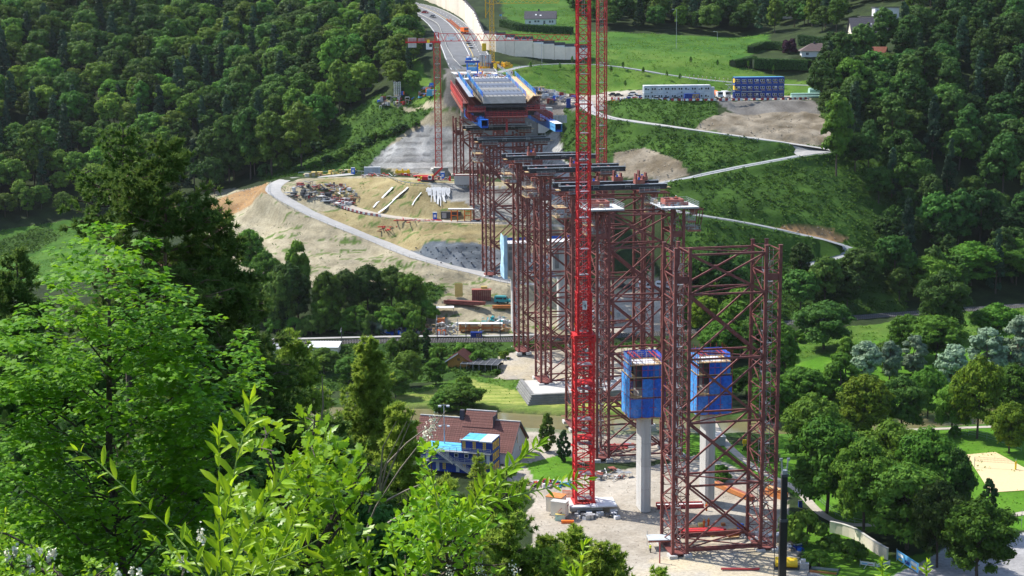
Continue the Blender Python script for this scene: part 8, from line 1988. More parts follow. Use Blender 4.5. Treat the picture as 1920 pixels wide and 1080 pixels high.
def clutter(label, px, py, rz, w, d, n, mats_, hmax=1.0, seed=0, smin=.3, smax=1.8, name='clutter_heap', cat='material heap', dz=0.0, long_=.0, group=None, on=None):
 r_ = random.Random(seed); p = (G(px, py) if on is None else np.array(on)) + [0, 0, dz]; root = thing(name, label, cat, tuple(p), R(rz), group); ca, sa = math.cos(R(rz)), math.sin(R(rz))
 for i in range(n):
  x, y = r_.uniform(-w / 2, w / 2), r_.uniform(-d / 2, d / 2); wx, wy = r_.uniform(p[0] * 0, 0), 0
  gz = (TZ(p[0] + x * ca - y * sa, p[1] + x * sa + y * ca) - p[2]) if on is None else 0; mk_ = r_.choice(mats_); t = r_.random(); m_ = mbu(mk_); a = r_.uniform(0, 3.14)
  if r_.random() < long_: L = r_.uniform(2.5, 6.0); dx, dy = math.cos(a) * L / 2, math.sin(a) * L / 2; m_.bar((x - dx, y - dy, gz + r_.uniform(.1, hmax)), (x + dx, y + dy, gz + r_.uniform(.1, hmax)), r_.uniform(.12, .35)); m_.build('beam', parent=root)
  elif t < .5: s = r_.uniform(smin, smax); hh = r_.uniform(.2, hmax); m_.box((x, y, gz + hh / 2), (s, s * r_.uniform(.4, 1), hh), a); m_.build('box', parent=root)
  elif t < .75: L = r_.uniform(1, 2.6); m_.tube([(x - L / 2 * math.cos(a), y - L / 2 * math.sin(a), gz + .2), (x + L / 2 * math.cos(a), y + L / 2 * math.sin(a), gz + .2 + r_.uniform(0, hmax * .5))], r_.uniform(.08, .22), 7); m_.build('pipe', parent=root)
  else:
   s = r_.uniform(smin, smax) * .9; h2 = hmax * r_.uniform(.5, 1)
   for dx, dy in ((-s / 2, -s / 2), (s / 2, -s / 2), (s / 2, s / 2), (-s / 2, s / 2)): m_.bar((x + dx, y + dy, gz), (x + dx, y + dy, gz + h2), .08)
   m_.box((x, y, gz + h2), (s, s, .1)); m_.build('rack', parent=root)
 return root
GMIX = ('galv', 'steel_grey', 'white_wall', 'steel_dark', 'oxide_bright', 'rail_red', 'timber', 'girder_blue', 'concrete')
clutter('low concrete blocks, struts and trestles on the yard below the second tower', 1140, 892, 20, 8, 7, 34, ('galv', 'concrete', 'white_wall', 'steel_dark', 'oxide_bright', 'concrete_dark'), 1.1, 3, long_=.2)
clutter('trestles and grey gear on the pale deck at the crane foot', 1118, 968, 0, 9, 4, 30, ('galv', 'steel_grey', 'white_wall', 'steel_dark'), 1.1, 4, dz=.1)
clutter('turquoise sheets and boxes at the lawn edge left of the crane', 1062, 912, 0, 4.5, 3, 14, ('roof_blue', 'teal', 'net_pale'), 1.3, 5)
clutter('dark drums and white bags left of the turquoise sheets', 1025, 910, 0, 7, 4, 34, ('steel_dark', 'black', 'white_wall', 'steel_grey', 'car_red'), 1.0, 6, smin=.4, smax=1.2)
clutter('red frames and beams on the yard by the foot of the second tower', 1158, 842, 5, 8, 5, 26, ('rail_red', 'oxide_bright', 'galv'), 1.0, 7, long_=.5)
clutter('steel parts and red beams laid out behind the crane on the pale deck', 1062, 805, -30, 10, 10, 30, ('oxide_bright', 'oxide_steel', 'white_wall', 'galv', 'timber'), .7, 8, long_=.5)
clutter('white and grey parts at the right foot of the nearest tower', 1440, 1012, 0, 7, 4, 24, ('white_wall', 'galv', 'concrete', 'steel_grey'), 1.4, 9)
clutter('dark blue barrels and small gear by the yard edge bushes', 1492, 1030, 0, 3, 4, 12, ('girder_blue', 'cabin_blue', 'steel_dark', 'white_wall'), 1.0, 10, smax=.9)
clutter('red and silver formwork frames heaped inside the hairpin bend', 606, 368, -25, 26, 13, 120, ('oxide_bright', 'steel_dark', 'galv', 'rail_red', 'galv', 'white_wall', 'steel_grey', 'steel_dark', 'concrete_dark'), 1.7, 11, long_=.35, smax=2.4)
clutter('more frames and white boxes at the right end of the hairpin heap', 640, 378, -30, 12, 6, 36, ('oxide_bright', 'rail_red', 'white_wall', 'galv'), 1.5, 12, long_=.3)
clutter('white bags and grey frames at the top of the hairpin heap', 620, 352, -10, 16, 6, 40, ('white_wall', 'galv', 'steel_grey', 'oxide_bright', 'steel_dark'), 1.3, 13, long_=.2)
clutter('machines, racks and small containers on the left upper platform', 760, 186, 0, 24, 7, 70, GMIX + ('roof_blue', 'orange'), 2.2, 14, long_=.12, smax=2.2)
clutter('parked vehicles parts, crates and scrap on the terrace right of the deck', 1040, 184, -20, 20, 12, 90, GMIX + ('car_dark', 'car_white', 'steel_dark'), 2.4, 15, long_=.12, smax=2.8)
clutter('rows of small gear lying before the lettered blue container', 1180, 187, 0, 14, 3, 24, ('orange', 'rail_red', 'white_wall', 'steel_dark', 'cabin_blue'), 1.4, 16, smax=1.4)
clutter('timber crates and beams lying along the upper bench', 617, 328, 2, 20, 3, 34, ('timber', 'plywood', 'timber_yellow', 'cream_wall'), 1.9, 17, smin=1.2, smax=2.6)
clutter('red beams and small parts spread along the upper bench', 735, 330, -2, 24, 5, 46, ('rail_red', 'oxide_bright', 'white_wall', 'crane_red', 'timber'), 1.0, 18, long_=.4)
clutter('red machine parts beneath the small crane on the upper bench', 815, 338, 0, 12, 5, 40, ('crane_red', 'rail_red', 'yellow', 'steel_dark', 'white_wall'), 1.8, 19, long_=.25)
clutter('red beams lying along the middle bench by the portal frames', 765, 414, -3, 22, 3, 26, ('rail_red', 'crane_red', 'oxide_bright'), .6, 20, long_=.8)
clutter('blue drums and white sacks heaped beside the railway', 738, 624, 0, 12, 5, 64, ('white_wall', 'cabin_blue', 'girder_blue', 'concrete', 'steel_dark'), 1.5, 21, smin=.5, smax=1.4)
clutter('wooden formwork parts and steel racks between drums and orange skip', 790, 620, 0, 9, 5, 50, ('timber', 'oxide_bright', 'galv', 'plywood', 'white_wall', 'cabin_blue'), 1.6, 22, long_=.2)
clutter('brown and silver steel gear before the left rear pier', 915, 618, 0, 12, 4, 44, ('rust_orange', 'galv', 'white_wall', 'oxide_bright', 'timber'), 1.5, 23, long_=.2)
clutter('grey scaffold parts behind the timber racks', 930, 604, 0, 10, 4, 30, ('galv', 'steel_grey', 'white_wall', 'teal'), 1.4, 24, long_=.2)
clutter('small tool boxes and cars parts under the far falsework', 1130, 600, 0, 22, 10, 50, ('steel_dark', 'white_wall', 'oxide_bright', 'cabin_blue', 'yellow', 'galv'), 1.4, 25, long_=.15)
clutter('equipment, tool cases and reinforcement stacked across the far end of the deck', 0, 0, 5.8, 18, 26, 190, GMIX + ('car_dark', 'girder_pale', 'orange', 'white_wall', 'steel_dark'), 2.0, 26, long_=.12, smax=1.8, on=(-11.3, 606, 79.1))
# timber racks with orange faces, gabions, skip
def rack(px, py, w, label):
 p = G(px, py); root = thing('formwork_stack', label, 'formwork stack', tuple(p), R(-2))
 for k in range(int(w / .75)): m_ = mbu('timber' if k % 4 else 'rust_orange'); m_.b2((-w / 2 + k * .75, 0, .2), (-w / 2 + k * .75 + .68, 2.4, 2.4 - .1 * (k % 2))); m_.build('panel', parent=root)
 m_ = mbu('rust_orange'); m_.b2((-w / 2, -.15, .9), (w / 2, -.02, 1.7)); m_.build('strap_board', parent=root); m_ = mbu('white_wall'); m_.b2((-w / 2 - .2, -.2, 2.5), (w / 2 + .2, 2.6, 2.62)); m_.build('cover', parent=root)
rack(880, 622, 6.6, 'timber formwork stack with orange band left of the railway mast'); rack(922, 622, 6.4, 'second timber formwork stack with orange band, nearer the rear pier')
gp = G(838, 632); gb = thing('stone_heap', 'scaffold cage filled with broken grey stones by the railway', 'stone heap', tuple(gp))
r_ = random.Random(5)
for i in range(110):
 x, y, z = r_.uniform(-3.2, 3.4), r_.uniform(0, 2.6), r_.uniform(0, 4.2); m_ = mbu(r_.choice(('rock', 'white_wall', 'concrete'))); s = r_.uniform(.35, .8); m_.box((x, y, z + .2), (s, s * .8, s * .5), r_.uniform(0, 3)); m_.build('stone', parent=gb)
m_ = mbu('galv')
for x in (-3.4, 0, 3.4): m_.bar((x, -.1, 0), (x, -.1, 5.6), .09); m_.bar((x, 2.7, 0), (x, 2.7, 5.6), .09)
for z in (1.4, 2.8, 4.2, 5.5): m_.bar((-3.4, -.1, z), (3.4, -.1, z), .08)
m_.build('cage', parent=gb)
pile('white sheet roof standing on posts above the stones', 835, 590, 4, [('roof_sheet', 'white_paint', (-2.9, 0, 2.2), (2.9, 3, 2.3)), ('post', 'galv', (-2.8, .1, 0), (-2.7, .2, 2.2)), ('post', 'galv', (2.7, .1, 0), (2.8, .2, 2.2)), ('post', 'galv', (-2.8, 2.8, 0), (-2.7, 2.9, 2.2)), ('post', 'galv', (2.7, 2.8, 0), (2.8, 2.9, 2.2))], 'sheet_roof', 'roof shelter')
pile('orange skip standing behind two orange and white cabins', 827, 614, 0, [('body', 'orange', (-1.1, 0, 1.2), (1.1, 1.6, 2.8)), ('rim', 'rust_orange', (-1.2, -.1, 2.8), (1.2, 1.7, 2.95))], 'skip', 'skip')
for dx, lb in ((-.8, 'left of two narrow orange and white cabins by the railway'), (.85, 'right of two narrow orange and white cabins by the railway')):
 p = G(828, 632); t_ = thing('portable_toilet', lb, 'portable toilet', (p[0] + dx, p[1], p[2]), 0); m_ = mbu('orange'); m_.b2((-.55, 0, 0), (.55, 1.1, 2.2)); m_.build('body', parent=t_); m_ = mbu('white_paint'); m_.b2((-.3, -.03, .1), (.3, -.002, 2.0)); m_.build('door', parent=t_)
def toilet(px, py, label):
 p = G(px, py); t_ = thing('portable_toilet', label, 'portable toilet', tuple(p), R(3)); m_ = mbu('girder_blue'); m_.b2((-.75, 0, 0), (.75, 1.4, 2.5)); m_.build('body', parent=t_); m_ = mbu('white_paint'); m_.b2((-.4, -.04, .9), (.4, -.002, 1.9)); m_.build('door_panel', parent=t_); m_ = mbu('cabin_white'); m_.b2((-.8, -.05, 2.5), (.8, 1.45, 2.7)); m_.build('roof', parent=t_)
toilet(662, 327, 'blue portable toilet on the upper bench beside the grey wall'); toilet(815.5, 412, 'blue portable toilet on the middle bench'); toilet(830, 336, 'blue portable toilet beside the small red crane foot')
pile('yellow formwork sheets leaning on the slope left of the red stack', 860, 560, 8, [('sheet', 'timber_yellow', (-1.2, 0, .6), (1.2, .1, 5.2)), ('sheet', 'timber_yellow', (-1.0, .2, .6), (1.4, .3, 5.0))], 'sheet_stack', 'sheets')
pile('dark red ribbed container left of the teal van', 903, 564, 0, [('panel', 'oxide_steel', (-3.2 + i * .64, 0, .1), (-3.2 + i * .64 + .58, 2.4, 3.6)) for i in range(10)] + [('lid', 'oxide_bright', (-3.3, -.1, 3.6), (3.3, 2.5, 3.75)), ('sheet', 'timber_yellow', (-.2, 1.2, 3.76), (1.9, 2.4, 4.6))], 'red_container', 'container')
pile('long brown steel beams lying on the slope below the yellow sheets', 872, 574, -18, beams(4, 12.5, .5, .55, ('oxide_steel', 'oxide_bright', 'white_wall'), 2, jit=1.2), 'beam_stack', 'steel beams', dz=.5)
pile('orange and brown beams lying before the teal van', 942, 578, 0, beams(3, 6.0, .5, .4, ('rust_orange', 'rail_red', 'oxide_bright'), 2), 'beam_stack', 'steel beams')
pile('grey white segmented wall of panels on the upper bench', 698, 327, 3, [('panel', 'cabin_white', (-3.3 + i * .83, 0, 0), (-3.3 + i * .83 + .78, 2.4, 2.9)) for i in range(8)], 'panel_wall', 'panel wall')
pile('yellow steel formwork cradle on the upper bench', 755, 325, 4, [('frame', 'yellow', (-3.0, 0, 0), (3.0, .4, 1.0)), ('frame', 'yellow', (-3.0, 1.6, 0), (3.0, 2.0, 1.0)), ('frame', 'yellow', (-2.6, .4, .8), (-2.0, 1.6, 1.6)), ('frame', 'yellow', (-.4, .4, .8), (.3, 1.6, 1.7)), ('frame', 'yellow', (1.9, .4, .8), (2.6, 1.6, 1.5))], 'yellow_cradle', 'steel cradle')
pile('dark grey concrete box beside the foot of the complete red crane', 826, 330, 0, [('body', 'concrete_dark', (-2.8, 0, 0), (3.0, 4, 3.2)), ('rim', 'concrete', (-2.9, -.1, 3.2), (3.1, 4.1, 3.4))], 'concrete_box', 'foundation')
pile('tan concrete pier foot with red edging on the upper bench', 874, 346, 0, [('body', 'concrete', (-4.4, 0, 0), (4.4, 5, 3.4)), ('edge', 'rail_red', (-4.5, -.15, 3.4), (4.6, 0, 3.7)), ('edge', 'rail_red', (-4.6, 0, 2.9), (-4.4, 5, 3.7))], 'pier_foot', 'foundation')
pile('dark steel container behind the red portal frames', 846, 411, 0, [('body', 'steel_dark', (-3.8, 1.2, 0), (3.4, 3.4, 2.5)), ('door', 'steel_grey', (-3.4, 1.15, .2), (-1.8, 1.195, 2.2))], 'dark_container', 'container')
for x, lb in ((854, 'left of two bright red portal frames on the middle bench'), (879, 'right of two bright red portal frames on the middle bench')):
 pile(lb, x, 415, 0, [('leg', 'orange', (-1.7, 0, 0), (-1.35, .5, 4.3)), ('leg', 'orange', (.6, 0, 0), (.95, .5, 4.3)), ('tie', 'orange', (-1.35, .1, 2.0), (.6, .3, 2.25)), ('tie', 'orange', (-1.35, .1, 3.4), (.6, .3, 3.65)), ('top_beam', 'white_wall', (-2.6, -.4, 4.35), (2.2, 2.0, 4.6)), ('top_beam', 'rust_orange', (-2.6, -.45, 4.1), (2.2, -.1, 4.32))], 'portal_frame', 'steel frame')
# small red crawler crane on the upper bench
mc = thing('crawler_crane', 'small bright red crawler crane with lattice boom on the upper bench', 'crawler crane', tuple(G(800, 342)), R(-20))
m_ = mbu('steel_dark'); m_.b2((-2.2, 0, 0), (2.2, .7, .8)); m_.b2((-2.2, 2.0, 0), (2.2, 2.7, .8)); m_.build('track', parent=mc); m_ = mbu('crane_red'); m_.b2((-2, .2, .85), (2.0, 2.5, 2.1)); m_.build('body', parent=mc); m_ = mbu('white_paint'); m_.b2((.6, -.1, 1.1), (2.1, .15, 2.6)); m_.use('glass'); m_.b2((.8, -.14, 1.6), (1.9, -.101, 2.4)); m_.build('cab', parent=mc)
m_ = mbu('crane_red'); m_.bar((1.8, 1.3, 1.8), (6.0, 1.3, 5.6), .5); m_.bar((1.8, 1.3, 2.4), (6.0, 1.3, 6.1), .12); m_.build('boom', parent=mc); m_ = mbu('yellow'); m_.b2((-3.0, .5, 1.0), (-2.05, 2.2, 2.0)); m_.build('counterweight', parent=mc)
# gear at the deck end: blue gantry, silo, yellow machines
def at_deck(px, py, z=None): return W(px, py, 655)
bg_ = thing('blue_gantry', 'blue steel gantry machine at the far end of the deck', 'gantry', tuple(W(886, 138, 640)), R(4))
for x in (-2.4, 1.8): m_ = mbu('girder_blue'); m_.b2((x, 0, 0), (x + .5, .6, 4.4)); m_.build('leg', parent=bg_)
m_ = mbu('cabin_blue'); m_.b2((-3.0, -.4, 4.4), (3.0, 1.6, 5.2)); m_.build('top_beam', parent=bg_); m_ = mbu('girder_pale'); m_.b2((-2.2, .4, 1.0), (2.4, 1.8, 2.6)); m_.b2((-1.5, .2, 3.6), (1.0, 1.4, 4.8)); m_.build('winch', parent=bg_); m_ = mbu('white_paint'); m_.b2((-2.3, -.3, .2), (-.6, .3, 1.5)); m_.build('control_box', parent=bg_)
sl = thing('silo_pair', 'grey boxy twin silo beside the yellow crane', 'silo', tuple(W(911, 128, 652)), 0)
for x in (-2.4, .1): m_ = mbu('steel_grey'); m_.b2((x, 0, .8), (x + 2.2, 2.2, 5.6)); m_.use('steel_dark'); m_.b2((x + .9, -.05, .8), (x + 1.1, 0, 5.6)); m_.build('silo', parent=sl)
clutter('yellow machine parts and hoists around the yellow crane foot', 0, 0, 0, 14, 10, 60, ('yellow', 'crane_yellow', 'crane_yellow', 'steel_dark', 'orange'), 2.8, 31, long_=.2, on=tuple(W(925, 128, 655)), smax=2.6)
clutter('parked silver vehicles and white crates beside the silo', 0, 0, 0, 10, 8, 22, ('car_silver', 'white_paint', 'girder_blue', 'car_dark', 'orange'), 2.0, 32, on=tuple(W(897, 112, 690)), smax=2.6)
rt = thing('red_white_marker', 'red and white striped roller on the right edge of the deck', 'marker', tuple(W(957, 141, 620)), R(60))
for k in range(4): m_ = mbu('rail_red' if k % 2 else 'white_paint'); m_.tube([(-1.2 + k * .6, 0, 1), (-.62 + k * .6, 0, 1)], .8, 10); m_.build('stripe', parent=rt)
bc = thing('site_cabin', 'small blue and white cabin on the left upper platform', 'cabin', tuple(G(811, 180)), R(3)); m_ = mbu('roof_blue'); m_.b2((-2.6, 0, 0), (2.2, 2.4, 2.6)); m_.build('body', parent=bc); m_ = mbu('white_paint'); m_.b2((-.2, -.06, .4), (2.0, -.002, 2.2)); m_.build('front_panel', parent=bc)
for x in (741.5, 749): 
 t_ = thing('lattice_mast', 'short pale lattice mast on the left upper platform', 'mast', tuple(G(x, 182)), 0, 'short pale masts on the left upper platform'); m_ = mbu('white_wall'); mast(m_, 0, 0, 0, 6.5, 1.1, 1.1, .12, .08); m_.build('frame', parent=t_)
gr = thing('gravel_bin', 'grey walled gravel bin right below the terrace clutter', 'gravel bin', tuple(W(1038, 226, 632)), R(-4)); 
for k in range(10): m_ = mbu('steel_grey'); m_.b2((-6 + k * 1.15, 0, -1), (-6 + k * 1.15 + 1.05, .4, 2.2)); m_.build('wall_sheet', parent=gr)
pile('blue upright tank beside the gravel bin', 1066, 204, 0, [('body', 'cabin_blue', (-.9, 0, 0), (.9, 1.6, 4.2)), ('cap', 'steel_grey', (-.5, .3, 4.2), (.5, 1.2, 4.5))], 'blue_tank', 'tank')
# yellow machine and dark trays at the bottom right
ym = thing('drum_machine', 'yellow drum shaped machine beside the black boom', 'machine', tuple(PZ(1474, 1070, 0)), R(-8))
for k in range(3): m_ = mbu('yellow'); m_.tube([(-2.0, .4 + k * .95, 1.2), (2.1, .4 + k * .95, 1.2)], .62, 12); m_.build('drum', parent=ym)
m_ = mbu('steel_dark'); m_.b2((-2.3, -.3, 0), (2.4, 2.9, .5)); m_.build('base_frame', parent=ym); m_ = mbu('galv'); m_.b2((2.5, 0, .2), (4.2, 2.0, 1.5)); m_.b2((2.7, .3, 1.52), (3.6, 1.2, 2.1)); m_.build('motor', parent=ym)
tr = thing('steel_trays', 'dark open steel trays lying in a row at the bottom edge', 'steel trays', tuple(PZ(1541, 1083, 0)), R(-20))
for k in range(3):
 y = 3.5 - k * 2.1; m_ = mbu('steel_dark'); m_.b2((-2.6, y, 0), (2.6, y + 1.8, .12)); m_.b2((-2.6, y, .12), (-2.5, y + 1.8, .6)); m_.b2((2.5, y, .12), (2.6, y + 1.8, .6)); m_.use('rust_orange' if k == 1 else 'steel_grey'); m_.b2((-2.5, y, .12), (2.5, y + .1, .7)); m_.build('tray', parent=tr)
# curved retaining wall with banners
cwp = [cast([q], HF)[0] for q in [(1556, 998), (1580, 1003), (1604, 1012), (1622, 1024), (1640, 1036), (1664, 1050)]]
Pw = dense(np.array(cwp), 2.0, 1); o_ = Pw[0].copy(); cwt = thing('garden_wall', 'curved tan concrete wall below the park lawn', 'wall', tuple(o_))
for i in range(len(Pw) - 1):
 a, b = Pw[i] - o_, Pw[i + 1] - o_; b = b - (b - a) * .02; m_ = mbu('cream_wall'); m_.bar(a + (0, 0, .9), b + (0, 0, .9), .35, 2.6); m_.build('wall_panel', parent=cwt)
 m_ = mbu('concrete'); m_.bar(a + (0, 0, 2.3), b + (0, 0, 2.3), .5, .15); m_.build('coping', parent=cwt)
def banner(px0, py0, px1, py1, h, base_mk, label, bits):
 a = G(px0, py0); b = G(px1, py1); L = float(np.linalg.norm((b - a)[:2])); rz = math.atan2(b[1] - a[1], b[0] - a[0]); root = thing('banner', label, 'banner', tuple(a), rz); dz = (b[2] - a[2])
 m_ = mbu(base_mk); m_.add([(0, 0, .4), (L, 0, .4 + dz), (L, 0, h + dz), (0, 0, h), (0, .04, .4), (L, .04, .4 + dz), (L, .04, h + dz), (0, .04, h)], [(0, 1, 2, 3), (7, 6, 5, 4), (3, 2, 6, 7)]); m_.build('cloth', parent=root)
 m_ = mbu('galv'); m_.b2((-.1, -.05, 0), (0, .05, h + .2)); m_.build('post', parent=root); m_ = mbu('galv'); m_.b2((L, -.05, dz - .3), (L + .1, .05, h + .2 + dz)); m_.build('post', parent=root); m_ = mbu('galv'); m_.bar((L * .5, 0, h * .7), (L * .5 - .4, -1.2, 0), .08); m_.build('prop', parent=root)
 for (x0, z0, x1, z1, mk_) in bits: m_ = mbu(mk_); m_.add([(L * x0, -.012, .4 + (h - .4) * z0 + dz * x0), (L * x1, -.012, .4 + (h - .4) * z0 + dz * x1), (L * x1, -.012, .4 + (h - .4) * z1 + dz * x1), (L * x0, -.012, .4 + (h - .4) * z1 + dz * x0)], [(0, 1, 2, 3)]); m_.build('print', parent=root)
banner(1681, 1052, 1722, 1079, 2.3, 'girder_pale', 'blue banner with white and yellow print at the lawn corner', [(.05, .5, .3, .8, 'white_paint'), (.38, .15, .6, .5, 'cabin_blue'), (.64, .5, .92, .82, 'white_paint'), (.68, .12, .9, .4, 'yellow'), (.1, .15, .25, .3, 'yellow')])
banner(1613, 1062, 1640, 1066, 1.1, 'white_paint', 'left of two low white banners before the curved wall', [(.1, .3, .5, .6, 'girder_pale'), (.55, .3, .9, .5, 'rail_red')]); banner(1643, 1068, 1668, 1062, 1.1, 'white_wall', 'right of two low white banners before the curved wall', [(.1, .3, .9, .5, 'steel_grey')])
# ---- sand court
A, B, C_, D4 = [cast([q], HF)[0] for q in [(1811, 853), (1866, 848), (1990, 916), (1857, 924)]]
m_ = mbu('sand'); n = 8; P = []
for i in range(n + 1):
 for j in range(n + 1):
  u, v = i / n, j / n; q = (A * (1 - u) + B * u) * (1 - v) + (D4 * (1 - u) + C_ * u) * v; P.append((q[0], q[1], max(q[2], TZ(q[0], q[1])) + .10))
m_.add(P, [(i * (n + 1) + j, (i + 1) * (n + 1) + j, (i + 1) * (n + 1) + j + 1, i * (n + 1) + j + 1) for i in range(n) for j in range(n)]); tag(m_.build('sand_court'), 'pale sand volleyball court on the lawn', kind='structure')
pa = cast([(1827, 876)], HF)[0]; pb = cast([(1904, 881)], HF)[0]
nt_ = thing('volleyball_net', 'volleyball net across the sand court with a yellow padded post', 'volleyball net', tuple(pa)); d = pb - pa
m_ = mbu('steel_grey'); m_.tube([(0, 0, 0), (0, 0, 2.5)], .07, 6); m_.build('post', parent=nt_); m_ = mbu('yellow'); m_.tube([tuple(d), tuple(d + [0, 0, 2.0])], .22, 8); m_.build('post_pad', parent=nt_); m_ = mbu('steel_grey'); m_.tube([tuple(d + [0, 0, 2.0]), tuple(d + [0, 0, 2.6])], .06, 6); m_.build('post', parent=nt_)
m_ = mbu('steel_dark')
for z in (1.5, 2.0, 2.45): m_.bar((0, 0, z), tuple(d + [0, 0, z]), .035)
for k in range(30): q = d * (k / 29); m_.bar(tuple(q + [0, 0, 1.5]), tuple(q + [0, 0, 2.45]), .02)
m_.build('net', parent=nt_)
pile('yellow litter bin on the lawn right of the right front pier', 1396, 838, 0, [('post', 'steel_grey', (-.06, 0, 0), (.06, .1, 1.0)), ('box', 'yellow', (-.45, -.2, .8), (.45, .3, 1.8)), ('foot', 'yellow', (-.3, -.1, .1), (.3, .2, .6))], 'litter_bin', 'bin')
pile('dark blue bin beside the park path', 1501, 953, 0, [('body', 'cabin_blue', (-.4, 0, 0), (.4, .6, 1.5)), ('lid', 'steel_dark', (-.45, -.05, 1.5), (.45, .65, 1.65))], 'litter_bin', 'bin')
pile('blue barrel at the yard edge by the right front pier', 1356, 896, 0, [('body', 'girder_blue', (-.4, 0, 0), (.4, .8, 1.5)), ('lid', 'cabin_blue', (-.42, -.02, 1.5), (.42, .82, 1.6))], 'barrel', 'barrel')
pile('grey site container at the river behind the right front pier', 1350, 836, 10, [('body', 'steel_grey', (-1.4, 0, 0), (1.4, 4.5, 2.2)), ('roof', 'concrete', (-1.5, -.1, 2.2), (1.5, 4.6, 2.3))], 'small_container', 'container')
post(1915, 990, 952, 'white sign post on the lawn at the right edge', 'sign_post', r=.05, mk_='galv')
# ---- people (small in the view): one body each, with helmet and clothes as its parts
def person(px, py, label, top_mk, legs_mk, rz=0, helm='white_paint', on=None, pose=0):
 p = (G(px, py) if on is None else np.array(on)); root = thing('person', label, 'person', tuple(p), R(rz)); m_ = mbu('skin')
 sp = .11 + .05 * pose
 m_.tube([(-sp, -.02, 0.0), (-.10, 0, .48), (-.09, 0, .90)], .07, 8, .10); m_.tube([(sp, .03, 0.0), (.10, -.02, .48), (.09, 0, .90)], .07, 8, .10); m_.tube([(0, 0, .86), (0, 0, 1.15), (0, 0, 1.44)], .16, 10, .19); m_.tube([(0, 0, 1.42), (0, -.01, 1.56)], .06, 8); m_.ball((0, -.01, 1.65), .115, 10, 8, (.9, 1, 1.15)); m_.ball((0, -.12, 1.64), .02, 5, 4)
 m_.tube([(-.2, 0, 1.40), (-.27, -.04, 1.14), (-.24, -.2, .95)], .055, 7, .04); m_.tube([(.2, 0, 1.40), (.28, -.02, 1.14), (.22, -.22 if pose else -.06, .98 if pose else .88)], .055, 7, .04); m_.build('body', parent=root)
 m_ = mbu(legs_mk); m_.tube([(-sp, -.02, 0.08), (-.10, 0, .48), (-.09, 0, .92)], .10, 8, .13); m_.tube([(sp, .03, 0.08), (.10, -.02, .48), (.09, 0, .92)], .10, 8, .13); m_.build('trousers', parent=root)
 m_ = mbu(top_mk); m_.tube([(0, 0, .84), (0, 0, 1.15), (0, 0, 1.45)], .19, 10, .22); m_.tube([(-.2, 0, 1.41), (-.275, -.04, 1.13), (-.25, -.15, 1.0)], .08, 7, .06); m_.tube([(.2, 0, 1.41), (.285, -.02, 1.13), (.25, -.12, 1.0)], .08, 7, .06); m_.build('jacket', parent=root)
 m_ = mbu(helm); m_.ball((0, 0, 1.73), .14, 10, 6, (1, 1.15, .7)); m_.build('helmet', parent=root); m_ = mbu('black'); m_.box((-sp, -.05, .04), (.12, .28, .1)); m_.build('boot', parent=root); m_ = mbu('black'); m_.box((sp, 0, .04), (.12, .28, .1)); m_.build('boot', parent=root)
person(1219.5, 1036, 'worker in yellow vest and dark trousers standing at the pale roofed platform', 'hi_vis', 'car_dark', 70)
person(1320, 989, 'left of two workers in orange standing by the red beams', 'orange', 'orange', 150, 'yellow'); person(1328.5, 987, 'right of two workers in orange standing by the red beams', 'orange', 'orange', 200, 'yellow', pose=1)
person(1324.5, 958, 'worker in orange at the end of the flat red girder', 'orange', 'orange', 30, 'yellow')
person(0, 0, 'worker in orange standing on the right tower platform', 'orange', 'car_dark', 10, 'white_paint', on=BP(73, 20.4, 59.68), pose=1)
person(0, 0, 'worker in white at the front left corner of the deck', 'white_paint', 'steel_grey', 10, 'orange', on=W(892, 168, 548))
person(0, 0, 'worker in orange among the gear at the far end of the deck', 'orange', 'orange', 0, 'white_paint', on=W(904.5, 140, 606), pose=1)
ut = thing('utility_lorry', 'red trailer standing by the left foot of the complete red crane', 'trailer', tuple(G(790, 334)), R(5)); m_ = mbu('crane_red'); m_.b2((-3, 0, .5), (3, 2, 1.0)); m_.build('bed', parent=ut)
for x in (-2, 2): m_ = mbu('tyre'); m_.tube([(x, -.02, .4), (x, .3, .4)], .4, 9); m_.build('wheel', parent=ut)
# white drain runs laid down the straw slope
for k, (pts, w_, lb) in enumerate([([(765, 352), (742, 372), (722, 392), (710, 400)], 1.4, 'broad white drain strip down the straw slope'), ([(736, 352), (716, 372), (700, 390)], 1.0, 'narrow white drain strip left of the broad one'), ([(790, 362), (780, 374), (773, 386)], .5, 'thin white strip on the straw slope by the splashes')]):
 Pd = dense(cast(pts, HF), 1.5, 2); o_ = Pd[0].copy(); Pd = Pd - o_; Pd[:, 2] += .25; r0 = ribbon('drain_strip', Pd, w_, 'white_wall', kind=None); r0.location = tuple(o_); tag(r0, lb, 'drain strip')
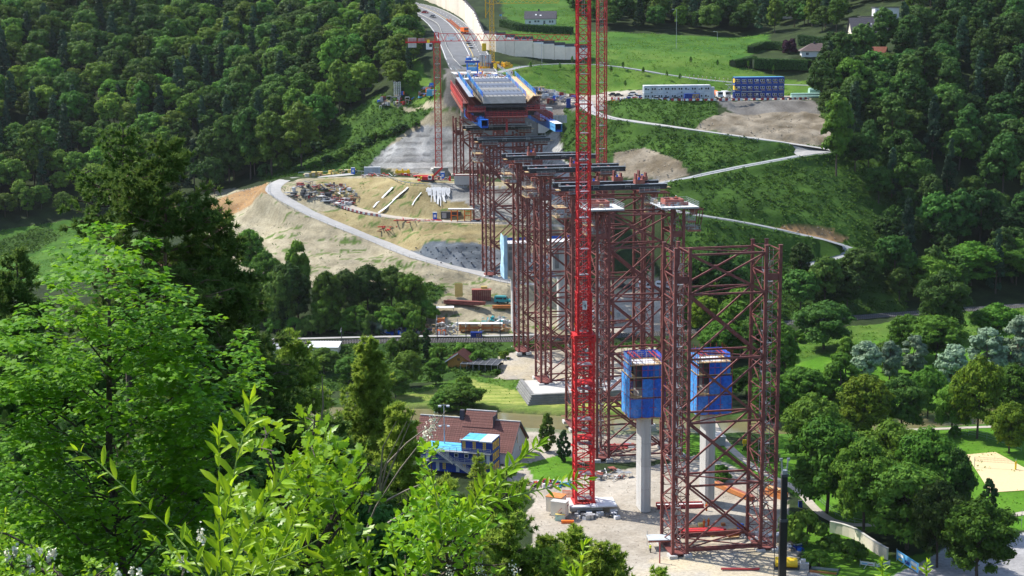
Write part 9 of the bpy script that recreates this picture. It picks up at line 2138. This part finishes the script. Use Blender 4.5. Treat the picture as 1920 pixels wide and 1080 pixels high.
# cement splashes under the bench edge
rs_ = random.Random(8); m_ = mbu('white_wall')
for i in range(26):
 x = 800 + i * 1.7 + rs_.uniform(-.8, .8); y0 = 353 + rs_.uniform(-1, 2); y1 = y0 + rs_.uniform(10, 42) * (1 - abs(i - 12) / 22)
 Pd = cast([(x, y0), (x + rs_.uniform(-1, 2), (y0 + y1) / 2), (x + rs_.uniform(-1, 4), y1)], HF); w_ = rs_.uniform(.15, .5)
 for a, b in zip(Pd[:-1], Pd[1:]): m_.add([a + (-w_, 0, .35), a + (w_, 0, .35), b + (w_ * .6, -.1, .35), b + (-w_ * .6, -.1, .35)], [(0, 1, 2, 3)])
tag(m_.build('cement_splashes'), 'white cement runs below the upper bench', kind='stuff')
# anchor heads on the blue-grey rock face
m_ = mbu('steel_dark')
for j, y in enumerate((466, 474, 486, 494)):
 for i in range(9):
  x = 780 + i * 19 + (j % 2) * 9
  if y > 480 and x < 815: continue
  q = cast([(x, y)], HF)[0]; m_.box(tuple(q + [0, -.05, .3]), (.5, .3, .4))
tag(m_.build('anchor_heads'), 'dark square anchor heads in rows on the blue-grey rock face', kind='stuff')
for t, lb in ((0.5, 'left'), (18.6, 'right')): clutter('boxes, jacks and steel parts lying on the %s pale tower platform' % lb, 0, 0, 9.8, 7, 8, 16, ('galv', 'oxide_bright', 'timber', 'steel_grey', 'oxide_steel'), 1.0, 40 + int(t), on=tuple(BP(71, t, 59.7)), smax=1.3)
hz_ = mbu('ground'); hz_.b2((-6100, -3100, -60), (6100, 7100, 300)); hz_.cur = 0; ho = hz_.build('haze'); tag(ho, 'thin summer haze in the valley air', kind='stuff')
hm = bpy.data.materials.new('haze'); hm.use_nodes = True; nt = hm.node_tree; nt.nodes.remove(nt.nodes['Principled BSDF']); pv = nt.nodes.new('ShaderNodeVolumePrincipled'); pv.inputs['Density'].default_value = HAZE; pv.inputs['Color'].default_value = (.86, .92, 1, 1); pv.inputs['Anisotropy'].default_value = .2
nt.links.new(pv.outputs[0], nt.nodes['Material Output'].inputs['Volume']); ho.data.materials[0] = hm
